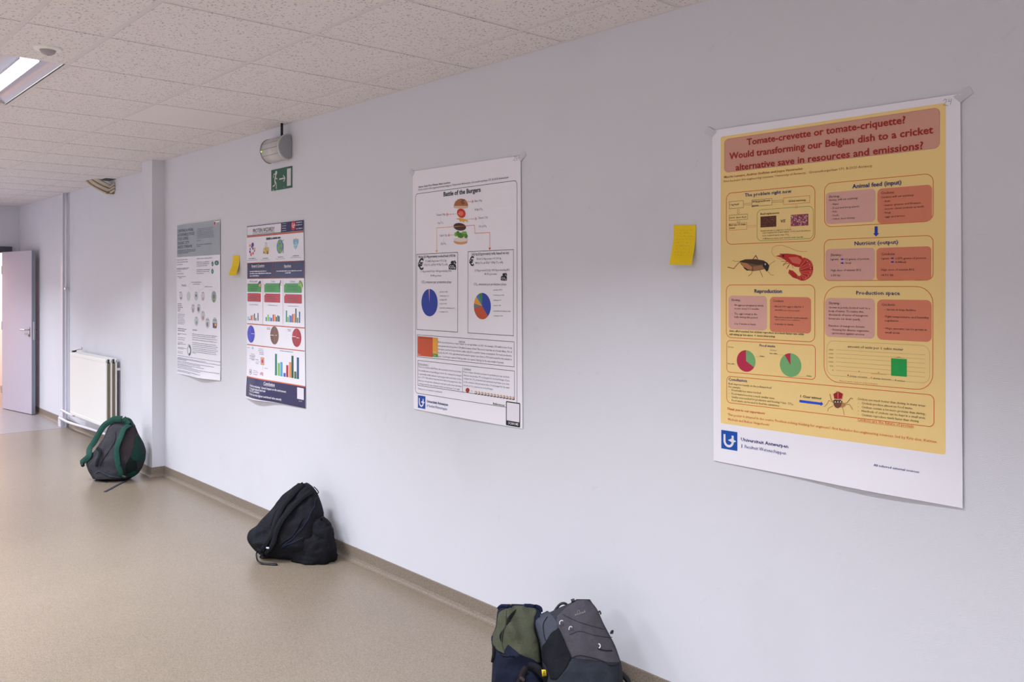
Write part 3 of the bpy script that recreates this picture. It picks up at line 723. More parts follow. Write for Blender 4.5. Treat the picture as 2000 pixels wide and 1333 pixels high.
('l',7,((0.3374,0.3492),(0.3389,0.3519),(0.337,0.3526)),0.0015,(225,150,150),3),
('l',7,((0.3466,0.3312),(0.3464,0.3261),(0.3504,0.3276)),0.0015,(110,40,70),3),
('l',7,((0.3227,0.3335),(0.3211,0.3288),(0.3245,0.3287)),0.0015,(190,80,80),3),
('l',7,((0.3647,0.3331),(0.363,0.3374),(0.3592,0.3339)),0.0015,(190,80,80),3),
('l',7,((0.3217,0.3408),(0.3237,0.3369),(0.3272,0.3405)),0.0015,(232,190,200),3),
('l',7,((0.3174,0.3424),(0.3182,0.3462),(0.3155,0.3458)),0.0015,(190,80,80),3),
('l',7,((0.3524,0.3434),(0.3562,0.3455),(0.3553,0.349)),0.0015,(232,190,200),3),
('l',7,((0.3523,0.3255),(0.3536,0.324),(0.3564,0.3249)),0.0015,(225,150,150),3),
('l',7,((0.3278,0.3243),(0.3238,0.3251),(0.3223,0.3221)),0.0015,(225,150,150),3),
('l',7,((0.3487,0.3485),(0.3449,0.3472),(0.3451,0.3434)),0.0015,(232,190,200),3),
('l',7,((0.362,0.3339),(0.3602,0.3354),(0.3586,0.3328)),0.0015,(190,80,80),3),
('l',7,((0.3465,0.3535),(0.3449,0.3565),(0.3422,0.3536)),0.0015,(232,190,200),3),
('l',7,((0.3573,0.3499),(0.3599,0.3508),(0.3596,0.3534)),0.0015,(225,150,150),3),
('l',7,((0.3583,0.3309),(0.3619,0.3279),(0.3649,0.333)),0.0015,(232,190,200),3),
('l',7,((0.3138,0.3217),(0.313,0.3266),(0.3089,0.3239)),0.0015,(245,220,225),3),
('l',7,((0.3169,0.339),(0.3155,0.3422),(0.3126,0.3396)),0.0015,(225,150,150),3),
('l',7,((0.3415,0.3412),(0.3406,0.3378),(0.343,0.338)),0.0015,(245,220,225),3),
('l',7,((0.3662,0.3537),(0.3694,0.3527),(0.3707,0.3567)),0.0015,(190,80,80),3),
('l',7,((0.332,0.3318),(0.3299,0.3297),(0.3311,0.3281)),0.0015,(190,80,80),3),
('l',7,((0.3172,0.3532),(0.3193,0.3564),(0.3158,0.3562)),0.0016,(190,80,80),3),
('l',7,((0.3487,0.3489),(0.3452,0.3451),(0.3474,0.3424)),0.0015,(225,150,150),3),
('l',7,((0.3422,0.3408),(0.3423,0.3463),(0.338,0.3444)),0.0015,(225,150,150),3),
('l',7,((0.3671,0.3572),(0.3651,0.3554),(0.3661,0.3538)),0.0015,(190,80,80),3),
('l',7,((0.3447,0.3298),(0.3483,0.3285),(0.35,0.333)),0.0015,(190,80,80),3),
('l',7,((0.3657,0.3394),(0.3643,0.3431),(0.3611,0.3402)),0.0015,(110,40,70),3),
('l',7,((0.3658,0.3523),(0.3649,0.3474),(0.3686,0.348)),0.0015,(190,80,80),3),
('l',7,((0.3294,0.3346),(0.3279,0.3308),(0.3307,0.3304)),0.0015,(225,150,150),3),
('l',7,((0.3571,0.3349),(0.3584,0.3316),(0.3613,0.3342)),0.0015,(232,190,200),3),
('l',7,((0.3667,0.3349),(0.3645,0.3343),(0.3645,0.3319)),0.0015,(232,190,200),3),
('l',7,((0.3614,0.3467),(0.3632,0.3525),(0.359,0.3525)),0.0015,(110,40,70),3),
('l',7,((0.3663,0.3375),(0.3665,0.3423),(0.3628,0.3409)),0.0015,(245,220,225),3),
('l',7,((0.3294,0.3255),(0.33,0.3226),(0.3329,0.3239)),0.0015,(232,190,200),3),
('l',7,((0.3357,0.3358),(0.3376,0.3407),(0.3342,0.3411)),0.0015,(232,190,200),3),
('l',7,((0.344,0.3552),(0.3424,0.3576),(0.3392,0.3558)),0.0015,(225,150,150),3),
('l',7,((0.3133,0.3335),(0.3135,0.3283),(0.3177,0.3303)),0.0015,(245,220,225),3),
('l',7,((0.3327,0.3415),(0.3305,0.3402),(0.331,0.3381)),0.0015,(225,150,150),3),
('l',7,((0.3181,0.3346),(0.3186,0.338),(0.3161,0.3374)),0.0015,(110,40,70),3),
('l',7,((0.3188,0.3261),(0.3161,0.3277),(0.3142,0.324)),0.0015,(245,220,225),3),
('l',7,((0.3308,0.3445),(0.3332,0.3417),(0.3359,0.3453)),0.0015,(232,190,200),3),
('l',7,((0.3572,0.3353),(0.3548,0.3387),(0.3517,0.3349)),0.0015,(232,190,200),3),
('l',7,((0.3524,0.3381),(0.3516,0.3319),(0.3562,0.3331)),0.0015,(190,80,80),3),
('l',7,((0.3603,0.3297),(0.3581,0.3313),(0.3564,0.3282)),0.0015,(190,80,80),3),
('l',7,((0.3152,0.3505),(0.3127,0.3463),(0.3155,0.3449)),0.0015,(225,150,150),3),
('l',7,((0.3471,0.3489),(0.3475,0.3539),(0.3436,0.3526)),0.0015,(245,220,225),3),
('l',7,((0.3376,0.3404),(0.3359,0.336),(0.339,0.3357)),0.0015,(232,190,200),3),
('t', 0, 'VS.', 0.2734, 0.2921, 0.3432, 0.0096, (60, 42, 40), 1, 1, 6),
('t', 0, 'Requirements to improve on beef', 0.1979, 0.3115, 0.3697, 0.0049, (60, 42, 40), 0, 0, 6),
('t', 0, 'Less required food and water  to be used elsewhere', 0.2053, 0.3807, 0.3766, 0.0048, (60, 42, 40), 0, 0, 6),
('t', 0, 'Less required space: less CO₂', 0.2053, 0.3032, 0.3861, 0.0049, (60, 42, 40), 0, 0, 6),
('t', 0, 'Sufficient proteins and vitamins with less fat', 0.2053, 0.3545, 0.3966, 0.0048, (60, 42, 40), 0, 0, 6),
('p',8,((0.1149,0.4691),(0.1368,0.4623),(0.1799,0.4627),(0.2092,0.4682),(0.2221,0.4756),(0.2301,0.4857),(0.226,0.5012),(0.2195,0.5057),(0.2125,0.4968),(0.1897,0.5013),(0.1668,0.5034),(0.1502,0.5003),(0.1335,0.4913),(0.12,0.4794)),(120,82,55),2),
('p',8,((0.1149,0.4682),(0.1368,0.4623),(0.1799,0.4627),(0.2092,0.4682),(0.2076,0.481),(0.1832,0.482),(0.1568,0.4772),(0.1301,0.4738)),(72,50,38),3),
('p',8,((0.1183,0.4721),(0.1435,0.4755),(0.1651,0.4903),(0.1618,0.499),(0.1468,0.4973),(0.1301,0.4869)),(190,130,82),3),
('p',8,((0.1284,0.4869),(0.1468,0.4973),(0.1601,0.4998),(0.1435,0.5013),(0.1335,0.4942)),(35,25,25),4),
('p',8,((0.2076,0.471),(0.2221,0.4756),(0.2301,0.4857),(0.226,0.5007),(0.2195,0.5051),(0.2141,0.4954),(0.206,0.4867)),(45,32,30),4),
('p',8,((0.1668,0.4875),(0.2028,0.4838),(0.2092,0.4953),(0.1897,0.5008),(0.1701,0.502)),(165,115,80),3),
('l',8,((0.1183,0.4692),(0.1047,0.4791),(0.091,0.4936),(0.0651,0.4879)),0.0023,(125,78,58),3),
('l',8,((0.1149,0.4682),(0.0996,0.4688),(0.0859,0.4655)),0.0011,(125,78,58),3),
('l',8,((0.1668,0.4629),(0.1783,0.4502),(0.1855,0.4619)),0.0028,(125,78,58),3),
('l',8,((0.1668,0.4976),(0.1618,0.512),(0.1485,0.5205)),0.0016,(125,78,58),3),
('l',8,((0.193,0.4979),(0.1995,0.5123),(0.2053,0.5244)),0.0017,(125,78,58),3),
('l',8,((0.2221,0.5012),(0.2349,0.5161),(0.247,0.5174)),0.0009,(125,78,58),3),
('l',8,((0.226,0.4865),(0.2381,0.4773),(0.2524,0.4691)),0.0011,(125,78,58),3),
('p',8,((0.2182,0.4812),(0.218,0.4824),(0.2176,0.4834),(0.2169,0.4842),(0.216,0.4848),(0.215,0.4849),(0.2141,0.4847),(0.2132,0.4842),(0.2125,0.4833),(0.2121,0.4823),(0.2119,0.4811),(0.2121,0.4799),(0.2125,0.4789),(0.2132,0.478),(0.2141,0.4775),(0.215,0.4773),(0.216,0.4775),(0.2169,0.4781),(0.2176,0.479),(0.218,0.48)),(225,225,235),5),
('p',8,((0.216,0.4826),(0.2159,0.4834),(0.2156,0.4841),(0.2152,0.4847),(0.2147,0.485),(0.2141,0.4851),(0.2135,0.485),(0.2129,0.4846),(0.2125,0.484),(0.2122,0.4833),(0.2121,0.4825),(0.2122,0.4817),(0.2125,0.481),(0.2129,0.4804),(0.2135,0.4801),(0.2141,0.48),(0.2147,0.4801),(0.2152,0.4805),(0.2156,0.4811),(0.2159,0.4818)),(20,20,30),5),
('p',9,((0.254,0.4536),(0.2728,0.4507),(0.2665,0.4469),(0.2977,0.4469),(0.3253,0.4504),(0.3464,0.456),(0.3554,0.4658),(0.3509,0.4864),(0.3434,0.4931),(0.3253,0.4909),(0.3038,0.4786),(0.2853,0.4656),(0.2728,0.4592)),(196,44,34),2),
('p',9,((0.3008,0.459),(0.3344,0.4584),(0.3494,0.4698),(0.3419,0.4834),(0.3161,0.4774)),(225,110,90),3),
('p',9,((0.3554,0.4612),(0.3689,0.4648),(0.3419,0.4931),(0.3464,0.4904)),(205,55,42),3),
('l',9,((0.3689,0.4648),(0.3419,0.4931)),0.0009,(240,150,130),4),
('p',9,((0.3689,0.4648),(0.3822,0.4746),(0.3398,0.4972),(0.3419,0.4931)),(182,38,30),3),
('l',9,((0.3822,0.4746),(0.3398,0.4972)),0.0008,(240,150,130),4),
('p',9,((0.3722,0.4739),(0.3721,0.4749),(0.3717,0.4757),(0.3711,0.4763),(0.3704,0.4767),(0.3695,0.4769),(0.3687,0.4767),(0.3679,0.4763),(0.3673,0.4756),(0.367,0.4748),(0.3668,0.4738),(0.367,0.4729),(0.3673,0.4721),(0.3679,0.4714),(0.3687,0.471),(0.3695,0.4709),(0.3704,0.4711),(0.3711,0.4715),(0.3717,0.4722),(0.3721,0.473)),(232,120,95),4),
('p',9,((0.3822,0.4746),(0.3887,0.4884),(0.3404,0.5027),(0.3398,0.4972)),(205,55,42),3),
('l',9,((0.3887,0.4884),(0.3404,0.5027)),0.0008,(240,150,130),4),
('p',9,((0.38,0.4844),(0.3799,0.4853),(0.3795,0.4861),(0.3789,0.4867),(0.3781,0.4872),(0.3773,0.4873),(0.3765,0.4871),(0.3757,0.4867),(0.3751,0.486),(0.3747,0.4852),(0.3746,0.4843),(0.3747,0.4833),(0.3751,0.4825),(0.3757,0.4819),(0.3765,0.4815),(0.3773,0.4813),(0.3781,0.4815),(0.3789,0.4819),(0.3795,0.4826),(0.3799,0.4834)),(232,120,95),4),
('p',9,((0.3887,0.4884),(0.3896,0.5034),(0.3419,0.5069),(0.3404,0.5027)),(182,38,30),3),
('l',9,((0.3896,0.5034),(0.3419,0.5069)),0.0008,(240,150,130),4),
('p',9,((0.3831,0.4971),(0.383,0.4981),(0.3826,0.4989),(0.382,0.4995),(0.3813,0.5),(0.3804,0.5001),(0.3796,0.4999),(0.3789,0.4995),(0.3783,0.4988),(0.3779,0.498),(0.3778,0.4971),(0.3779,0.4961),(0.3783,0.4953),(0.3789,0.4947),(0.3796,0.4943),(0.3804,0.4941),(0.3813,0.4943),(0.382,0.4947),(0.3826,0.4954),(0.383,0.4962)),(232,120,95),4),
('p',9,((0.3896,0.5034),(0.3846,0.5183),(0.344,0.5111),(0.3419,0.5069)),(205,55,42),3),
('l',9,((0.3846,0.5183),(0.344,0.5111)),0.0008,(240,150,130),4),
('p',9,((0.3817,0.5102),(0.3816,0.5111),(0.3812,0.5119),(0.3806,0.5126),(0.3798,0.513),(0.379,0.5131),(0.3782,0.513),(0.3774,0.5125),(0.3768,0.5119),(0.3765,0.511),(0.3763,0.5101),(0.3765,0.5092),(0.3768,0.5084),(0.3774,0.5077),(0.3782,0.5073),(0.379,0.5072),(0.3798,0.5073),(0.3806,0.5078),(0.3812,0.5084),(0.3816,0.5093)),(232,120,95),4),
('p',9,((0.3846,0.5183),(0.3748,0.5292),(0.3464,0.5144),(0.344,0.5111)),(182,38,30),3),
('l',9,((0.3748,0.5292),(0.3464,0.5144)),0.0009,(240,150,130),4),
('p',9,((0.376,0.5215),(0.3759,0.5224),(0.3755,0.5232),(0.3749,0.5239),(0.3741,0.5243),(0.3733,0.5245),(0.3725,0.5243),(0.3717,0.5239),(0.3711,0.5232),(0.3708,0.5224),(0.3706,0.5215),(0.3708,0.5205),(0.3711,0.5197),(0.3717,0.519),(0.3725,0.5186),(0.3733,0.5185),(0.3741,0.5186),(0.3749,0.5191),(0.3755,0.5197),(0.3759,0.5206)),(232,120,95),4),
('p',9,((0.3748,0.5292),(0.3599,0.5365),(0.3464,0.518),(0.3464,0.5144)),(205,55,42),3),
('l',9,((0.3599,0.5365),(0.3464,0.518)),0.0008,(240,150,130),4),
('p',9,((0.3663,0.5295),(0.3662,0.5305),(0.3658,0.5313),(0.3652,0.532),(0.3645,0.5324),(0.3636,0.5325),(0.3628,0.5324),(0.362,0.5319),(0.3614,0.5313),(0.361,0.5304),(0.3609,0.5295),(0.361,0.5286),(0.3614,0.5278),(0.362,0.5271),(0.3628,0.5267),(0.3636,0.5265),(0.3645,0.5267),(0.3652,0.5271),(0.3658,0.5278),(0.3662,0.5286)),(232,120,95),4),
('p',9,((0.3599,0.5365),(0.3449,0.5364),(0.3434,0.5207),(0.3464,0.518)),(182,38,30),3),
('l',9,((0.3449,0.5364),(0.3434,0.5207)),0.0008,(240,150,130),4),
('p',9,((0.3449,0.5364),(0.3338,0.5309),(0.3344,0.522),(0.3434,0.5207)),(205,55,42),3),
('l',9,((0.3338,0.5309),(0.3344,0.522)),0.0009,(240,150,130),4),
('p',9,((0.3359,0.5317),(0.3176,0.526),(0.3008,0.5111),(0.3038,0.5),(0.3176,0.5038),(0.3313,0.5151),(0.3368,0.522)),(196,44,34),3),
('l',9,((0.3344,0.5262),(0.3176,0.5149),(0.3044,0.5023)),0.0009,(140,25,25),4),
('l',9,((0.3344,0.5289),(0.313,0.5191),(0.3014,0.51)),0.0008,(140,25,25),4),
('l',9,((0.2853,0.4651),(0.2665,0.4638),(0.2476,0.4535),(0.2387,0.4391),(0.2429,0.425),(0.2571,0.419),(0.2791,0.4192),(0.3038,0.4276),(0.3313,0.439),(0.3494,0.4417),(0.3689,0.442)),0.0009,(200,110,90),3),
('l',9,((0.3038,0.4758),(0.2915,0.4727),(0.2744,0.4715)),0.0014,(180,60,50),3),
('l',9,((0.3038,0.4786),(0.2915,0.4797),(0.2806,0.4874)),0.0014,(180,60,50),3),
('l',9,((0.3069,0.48),(0.3008,0.4869),(0.2946,0.498)),0.0013,(180,60,50),3),
('l',9,((0.313,0.4843),(0.3161,0.4899),(0.3192,0.4955)),0.0013,(180,60,50),3),
('l',9,((0.2977,0.4729),(0.2853,0.4796),(0.2822,0.4846)),0.0014,(180,60,50),3),
('l',9,((0.3069,0.4795),(0.2992,0.4924),(0.294,0.4965)),0.0014,(180,60,50),3),
('p',9,((0.2859,0.4539),(0.2858,0.4551),(0.2852,0.4562),(0.2844,0.4571),(0.2833,0.4577),(0.2822,0.4579),(0.281,0.4576),(0.28,0.457),(0.2791,0.4561),(0.2786,0.4549),(0.2784,0.4537),(0.2786,0.4524),(0.2791,0.4513),(0.28,0.4504),(0.281,0.4499),(0.2822,0.4497),(0.2833,0.4499),(0.2844,0.4505),(0.2852,0.4515),(0.2858,0.4526)),(40,15,25),5),
('o',10,0.4275,0.2264,0.7656,0.3669,(222,98,45),0.0245,0.0018,2),
('t', 0, 'Animal feed (input)', 0.5206, 0.6729, 0.2505, 0.0124, (38, 48, 120), 1, 0, 6),
('r',10,0.4327,0.257,0.5939,0.3574,(226,174,162),0.013,2),
('r',10,0.5999,0.2587,0.7611,0.3651,(224,134,104),0.014,2),
('t', 0, 'Shrimp:', 0.4432, 0.481, 0.2743, 0.0075, (60, 42, 40), 0, 0, 6),
('t', 0, 'Shrimp will eat anything:', 0.4432, 0.5389, 0.2842, 0.0057, (60, 42, 40), 0, 0, 6),
('t', 0, '- Algae;', 0.4509, 0.4764, 0.2975, 0.0056, (60, 42, 40), 0, 0, 6),
('t', 0, '- Dead and living plants;', 0.4506, 0.5437, 0.3101, 0.0055, (60, 42, 40), 0, 0, 6),
('t', 0, '- Fish;', 0.4509, 0.4712, 0.3213, 0.0055, (60, 42, 40), 0, 0, 6),
('t', 0, '- Snails;', 0.4509, 0.4783, 0.3333, 0.0055, (60, 42, 40), 0, 0, 6),
('t', 0, '- Other dead shrimp;', 0.4509, 0.531, 0.3445, 0.0055, (60, 42, 40), 0, 0, 6),
('t', 0, '- ...', 0.4509, 0.4595, 0.3559, 0.0049, (60, 42, 40), 0, 0, 6),
('t', 0, 'Crickets:', 0.6115, 0.6521, 0.276, 0.0074, (60, 42, 40), 0, 0, 6),
('t', 0, 'Crickets will eat anything:', 0.6115, 0.7096, 0.2881, 0.0056, (60, 42, 40), 0, 0, 6),
('t', 0, '- fruit;', 0.6171, 0.6411, 0.3003, 0.0054, (60, 42, 40), 0, 0, 6),
('t', 0, '- leaves, grasses and flowers;', 0.6171, 0.7305, 0.3123, 0.0055, (60, 42, 40), 0, 0, 6),
('t', 0, '- insects (dead crickets as well);', 0.6171, 0.7403, 0.3237, 0.0054, (60, 42, 40), 0, 0, 6),
('t', 0, '- fungi;', 0.6171, 0.6427, 0.335, 0.0054, (60, 42, 40), 0, 0, 6),
('t', 0, '- eggs and larvae;', 0.6171, 0.6844, 0.3474, 0.0054, (60, 42, 40), 0, 0, 6),
('t', 0, '- ...', 0.6171, 0.625, 0.3586, 0.0047, (60, 42, 40), 0, 0, 6),
('p',11,((0.5915,0.3725),(0.601,0.3727),(0.601,0.3935),(0.6055,0.3934),(0.5963,0.4031),(0.587,0.3934),(0.5915,0.3932)),(35,60,180),4),
('o',12,0.4266,0.4059,0.7653,0.5376,(222,98,45),0.0196,0.0018,2),
('t', 0, 'Nutriënt (output)', 0.5282, 0.6632, 0.4279, 0.0118, (38, 48, 120), 1, 0, 6),
('r',12,0.4315,0.4368,0.592,0.536,(226,174,162),0.0131,2),
('r',12,0.5974,0.4382,0.7594,0.5378,(224,134,104),0.0124,2),
('t', 0, 'Shrimp:', 0.45, 0.4877, 0.4596, 0.0078, (60, 42, 40), 0, 0, 6),
('t', 0, '1gram', 0.45, 0.4757, 0.4724, 0.0062, (60, 42, 40), 0, 0, 6),
('t', 0, '0,2 grams of protein', 0.4956, 0.5749, 0.4734, 0.0061, (60, 42, 40), 0, 0, 6),
('t', 0, '1kcal', 0.4978, 0.5166, 0.4848, 0.0061, (60, 42, 40), 0, 0, 6),
('t', 0, 'High dose of vitamin B12', 0.45, 0.5491, 0.5074, 0.0062, (60, 42, 40), 0, 0, 6),
('t', 0, '0,3% fat', 0.45, 0.482, 0.5235, 0.0062, (60, 42, 40), 0, 0, 6),
('t', 0, 'Crickets:', 0.6128, 0.6551, 0.4608, 0.0075, (60, 42, 40), 0, 0, 6),
('t', 0, '1gram', 0.6137, 0.6371, 0.4736, 0.0059, (60, 42, 40), 0, 0, 6),
('t', 0, '0,573 grams of protein', 0.6551, 0.7449, 0.4745, 0.0058, (60, 42, 40), 0, 0, 6),
('t', 0, '4,44kcal', 0.6551, 0.6865, 0.4854, 0.0058, (60, 42, 40), 0, 0, 6),
('t', 0, 'High dose of vitamin B12', 0.6128, 0.7112, 0.5079, 0.0059, (60, 42, 40), 0, 0, 6),
('t', 0, '18,5% fat', 0.6128, 0.6493, 0.5239, 0.0059, (60, 42, 40), 0, 0, 6),
('p',12,((0.483,0.4683),(0.4884,0.4684),(0.4884,0.4666),(0.4934,0.4703),(0.4884,0.4738),(0.4884,0.472),(0.483,0.4719)),(35,60,180),4),
('p',12,((0.483,0.48),(0.4884,0.4801),(0.4884,0.4783),(0.4934,0.482),(0.4884,0.4856),(0.4884,0.4837),(0.483,0.4836)),(35,60,180),4),
('p',12,((0.6415,0.4687),(0.6464,0.4689),(0.6464,0.4671),(0.6511,0.4707),(0.6464,0.474),(0.6464,0.4723),(0.6415,0.4722)),(35,60,180),4),
('p',12,((0.6415,0.48),(0.6464,0.4801),(0.6464,0.4784),(0.6511,0.4819),(0.6464,0.4853),(0.6464,0.4836),(0.6415,0.4835)),(35,60,180),4),
('o',13,0.4266,0.5546,0.7653,0.8587,(222,98,45),0.049,0.0018,2),
('t', 0, 'Production space', 0.5337, 0.6688, 0.5807, 0.0114, (38, 48, 120), 1, 0, 6),
('r',13,0.4305,0.592,0.592,0.7152,(226,174,162),0.0147,2),
('r',13,0.5994,0.5948,0.7607,0.7167,(224,134,104),0.0155,2),
('t', 0, 'Shrimp:', 0.4435, 0.482, 0.6119, 0.0078, (60, 42, 40), 0, 0, 6),
('t', 0, 'Grown in ponds, located next to a', 0.4435, 0.5779, 0.6247, 0.0061, (60, 42, 40), 0, 0, 6),
('t', 0, 'body of water. To realise this,', 0.4435, 0.5582, 0.6363, 0.0062, (60, 42, 40), 0, 0, 6),
('t', 0, 'thousands of acres of mangrove', 0.4435, 0.571, 0.6479, 0.0062, (60, 42, 40), 0, 0, 6),
('t', 0, 'forest are cut down yearly.', 0.4435, 0.5475, 0.6601, 0.0062, (60, 42, 40), 0, 0, 6),
('t', 0, 'Function of mangrove forests:', 0.4435, 0.5613, 0.6827, 0.0062, (60, 42, 40), 0, 0, 6),
('t', 0, '- housing for diverse organisms', 0.4509, 0.574, 0.6946, 0.0062, (60, 42, 40), 0, 0, 6),
('t', 0, '- protection against erosion', 0.4509, 0.5598, 0.7059, 0.0062, (60, 42, 40), 0, 0, 6),
('t', 0, 'Crickets:', 0.6128, 0.6554, 0.6135, 0.0074, (60, 42, 40), 0, 0, 6),
('t', 0, '- Grown in large facilities', 0.6225, 0.716, 0.6276, 0.0059, (60, 42, 40), 0, 0, 6),
('t', 0, '-Tight temperature- and humidity', 0.6211, 0.7534, 0.6488, 0.0059, (60, 42, 40), 0, 0, 6),
('t', 0, 'regulation', 0.624, 0.664, 0.6609, 0.0059, (60, 42, 40), 0, 0, 6),
('t', 0, '- Huge amounts can be grown in', 0.6196, 0.7477, 0.6843, 0.0059, (60, 42, 40), 0, 0, 6),
('t', 0, 'small areas', 0.624, 0.6683, 0.6966, 0.0059, (60, 42, 40), 0, 0, 6),
('o',14,0.4367,0.7275,0.7556,0.8375,(170,140,80),0.0228,0.0006,2),
('t', 0, 'amount of units per 1 cubic meter', 0.5063, 0.6793, 0.746, 0.0074, (60, 42, 40), 0, 0, 6),
('l',14,((0.468,0.7551),(0.7427,0.7551)),0.0007,(190,155,95),2),
('t', 0, '2500', 0.4434, 0.4592, 0.7581, 0.0042, (90, 70, 50), 0, 0, 6),
('l',14,((0.468,0.7674),(0.7427,0.7674)),0.0007,(190,155,95),2),
('t', 0, '2000', 0.4434, 0.4592, 0.7705, 0.0042, (90, 70, 50), 0, 0, 6),
('l',14,((0.468,0.7798),(0.7427,0.7798)),0.0007,(190,155,95),2),
('t', 0, '1500', 0.4434, 0.4592, 0.783, 0.0042, (90, 70, 50), 0, 0, 6),
('l',14,((0.468,0.7934),(0.7427,0.7934)),0.0007,(190,155,95),2),
('t', 0, '1000', 0.4434, 0.4592, 0.7967, 0.0042, (90, 70, 50), 0, 0, 6),
('l',14,((0.468,0.8066),(0.7427,0.8066)),0.0007,(190,155,95),2),
('t', 0, '500', 0.4474, 0.4592, 0.8097, 0.0042, (90, 70, 50), 0, 0, 6),
('l',14,((0.468,0.8198),(0.7427,0.8198)),0.0007,(190,155,95),2),
('t', 0, '0', 0.4553, 0.4592, 0.8224, 0.0043, (90, 70, 50), 0, 0, 6),
('r',14,0.6422,0.7709,0.689,0.8231,(30,165,75),0,3),
('r',14,0.5807,0.8211,0.6271,0.8223,(240,170,40),0,3),
('t', 0, '1', 0.5426, 0.5443, 0.8196, 0.0038, (90, 70, 50), 0, 0, 6),
('t', 0, '20', 0.6018, 0.6071, 0.8183, 0.0037, (90, 70, 50), 0, 0, 6),
('t', 0, '2000', 0.6599, 0.6712, 0.7682, 0.0037, (90, 70, 50), 0, 0, 6),
('p',14,((0.5098,0.8326),(0.5091,0.8342),(0.5076,0.835),(0.5061,0.8345),(0.5054,0.8329),(0.5061,0.8313),(0.5076,0.8305),(0.5091,0.8311)),(190,30,40),3),
('p',14,((0.584,0.8336),(0.5834,0.8352),(0.5819,0.836),(0.5804,0.8355),(0.5798,0.834),(0.5804,0.8324),(0.5819,0.8316),(0.5834,0.8321)),(240,160,40),3),
('p',14,((0.658,0.8355),(0.6574,0.8371),(0.656,0.8379),(0.6545,0.8373),(0.654,0.8359),(0.6545,0.8343),(0.656,0.8336),(0.6574,0.8341)),(30,160,75),3),
('t', 0, 'shrimp extensive', 0.5127, 0.5696, 0.836, 0.0044, (60, 42, 40), 0, 0, 6),
('t', 0, 'shrimp intensive', 0.5876, 0.643, 0.8369, 0.0044, (60, 42, 40), 0, 0, 6),
('t', 0, 'cricket', 0.6607, 0.6828, 0.8385, 0.0043, (60, 42, 40), 0, 0, 6),
('t', 0, 'Mean of 1 shrimp = mean of 1 cricket = ± 3 grams', 0.4797, 0.6018, 0.8534, 0.003, (60, 42, 40), 0, 0, 6),
('o',15,0.0589,0.5493,0.3964,0.7356,(222,98,45),0.0216,0.002,2),
('t', 0, 'Reproduction', 0.1734, 0.278, 0.5773, 0.0122, (38, 48, 120), 1, 0, 6),
('r',15,0.0692,0.5877,0.2211,0.7043,(226,174,162),0.0144,2),
('r',15,0.2323,0.5905,0.3821,0.708,(224,134,104),0.0137,2),
('t', 0, 'Shrimp:', 0.0814, 0.12, 0.6065, 0.0079, (60, 42, 40), 0, 0, 6),
('t', 0, '40 eggs per pregnancy which', 0.0938, 0.2083, 0.6234, 0.0063, (60, 42, 40), 0, 0, 6),
('t', 0, 'occurs every 3-5 months', 0.0938, 0.1914, 0.6351, 0.0062, (60, 42, 40), 0, 0, 6),
('t', 0, 'The eggs remain in the', 0.0938, 0.1842, 0.6533, 0.0062, (60, 42, 40), 0, 0, 6),
('t', 0, 'belly during this period', 0.0938, 0.1855, 0.6645, 0.0062, (60, 42, 40), 0, 0, 6),
('t', 0, '2 to 3 weeks to hatch', 0.0938, 0.1789, 0.688, 0.0062, (60, 42, 40), 0, 0, 6),
('t', 0, '-', 0.0824, 0.0845, 0.623, 0.0054, (60, 42, 40), 0, 0, 6),
('t', 0, '-', 0.0824, 0.0845, 0.653, 0.0053, (60, 42, 40), 0, 0, 6),
('t', 0, '-', 0.0824, 0.0845, 0.6878, 0.0053, (60, 42, 40), 0, 0, 6),
('t', 0, 'Crickets', 0.2438, 0.2837, 0.6074, 0.0075, (60, 42, 40), 0, 0, 6),
('t', 0, '- About 100 eggs a day for 3', 0.2451, 0.3569, 0.6249, 0.006, (60, 42, 40), 0, 0, 6),
('t', 0, 'months', 0.2524, 0.2822, 0.6366, 0.0059, (60, 42, 40), 0, 0, 6),
('t', 0, '(up to 3000 per female)', 0.2853, 0.3419, 0.6368, 0.0041, (60, 42, 40), 0, 0, 6),
('t', 0, '- Placed in a moist environment', 0.2451, 0.3704, 0.6609, 0.006, (60, 42, 40), 0, 0, 6),
('t', 0, '(may be sandwich or even a sealed layer)', 0.2524, 0.3434, 0.6677, 0.0037, (60, 42, 40), 0, 0, 6),
('t', 0, '- 2 weeks to hatch', 0.2451, 0.3192, 0.6838, 0.006, (60, 42, 40), 0, 0, 6),
('t', 0, 'Same effort needed, but crickets reproduce at a much faster rate while', 0.0731, 0.3584, 0.7139, 0.0063, (60, 42, 40), 1, 0, 6),
('t', 0, 'still taking up less space  =  more interesting', 0.0731, 0.2514, 0.7257, 0.0063, (60, 42, 40), 1, 0, 6),
('o',16,0.061,0.744,0.3983,0.8566,(222,98,45),0.0144,0.002,2),
('t', 0, 'Food waste', 0.194, 0.253, 0.7592, 0.008, (38, 48, 120), 1, 0, 6),
('t', 0, 'Shrimp', 0.0669, 0.091, 0.7695, 0.0049, (150, 110, 80), 0, 0, 6),
('t', 0, 'Cricket', 0.2333, 0.2577, 0.7713, 0.0046, (150, 110, 80), 0, 0, 6),
('t', 0, 'Edible', 0.1956, 0.2131, 0.7941, 0.0042, (100, 70, 50), 1, 0, 6),
('t', 0, 'Not edible', 0.0669, 0.0951, 0.8275, 0.0043, (100, 70, 50), 1, 0, 6),
('t', 0, 'Not edible', 0.2324, 0.2618, 0.7822, 0.0042, (100, 70, 50), 1, 0, 6),
('t', 0, 'Edible', 0.368, 0.3851, 0.8473, 0.004, (100, 70, 50), 1, 0, 6),
('l',17,((0.1766,0.7947),(0.193,0.7948)),0.0006,(190,150,90),2),
('l',17,((0.0962,0.829),(0.1047,0.8296)),0.0005,(190,150,90),2),
('l',17,((0.2628,0.7832),(0.2853,0.7829)),0.0005,(190,150,90),2),
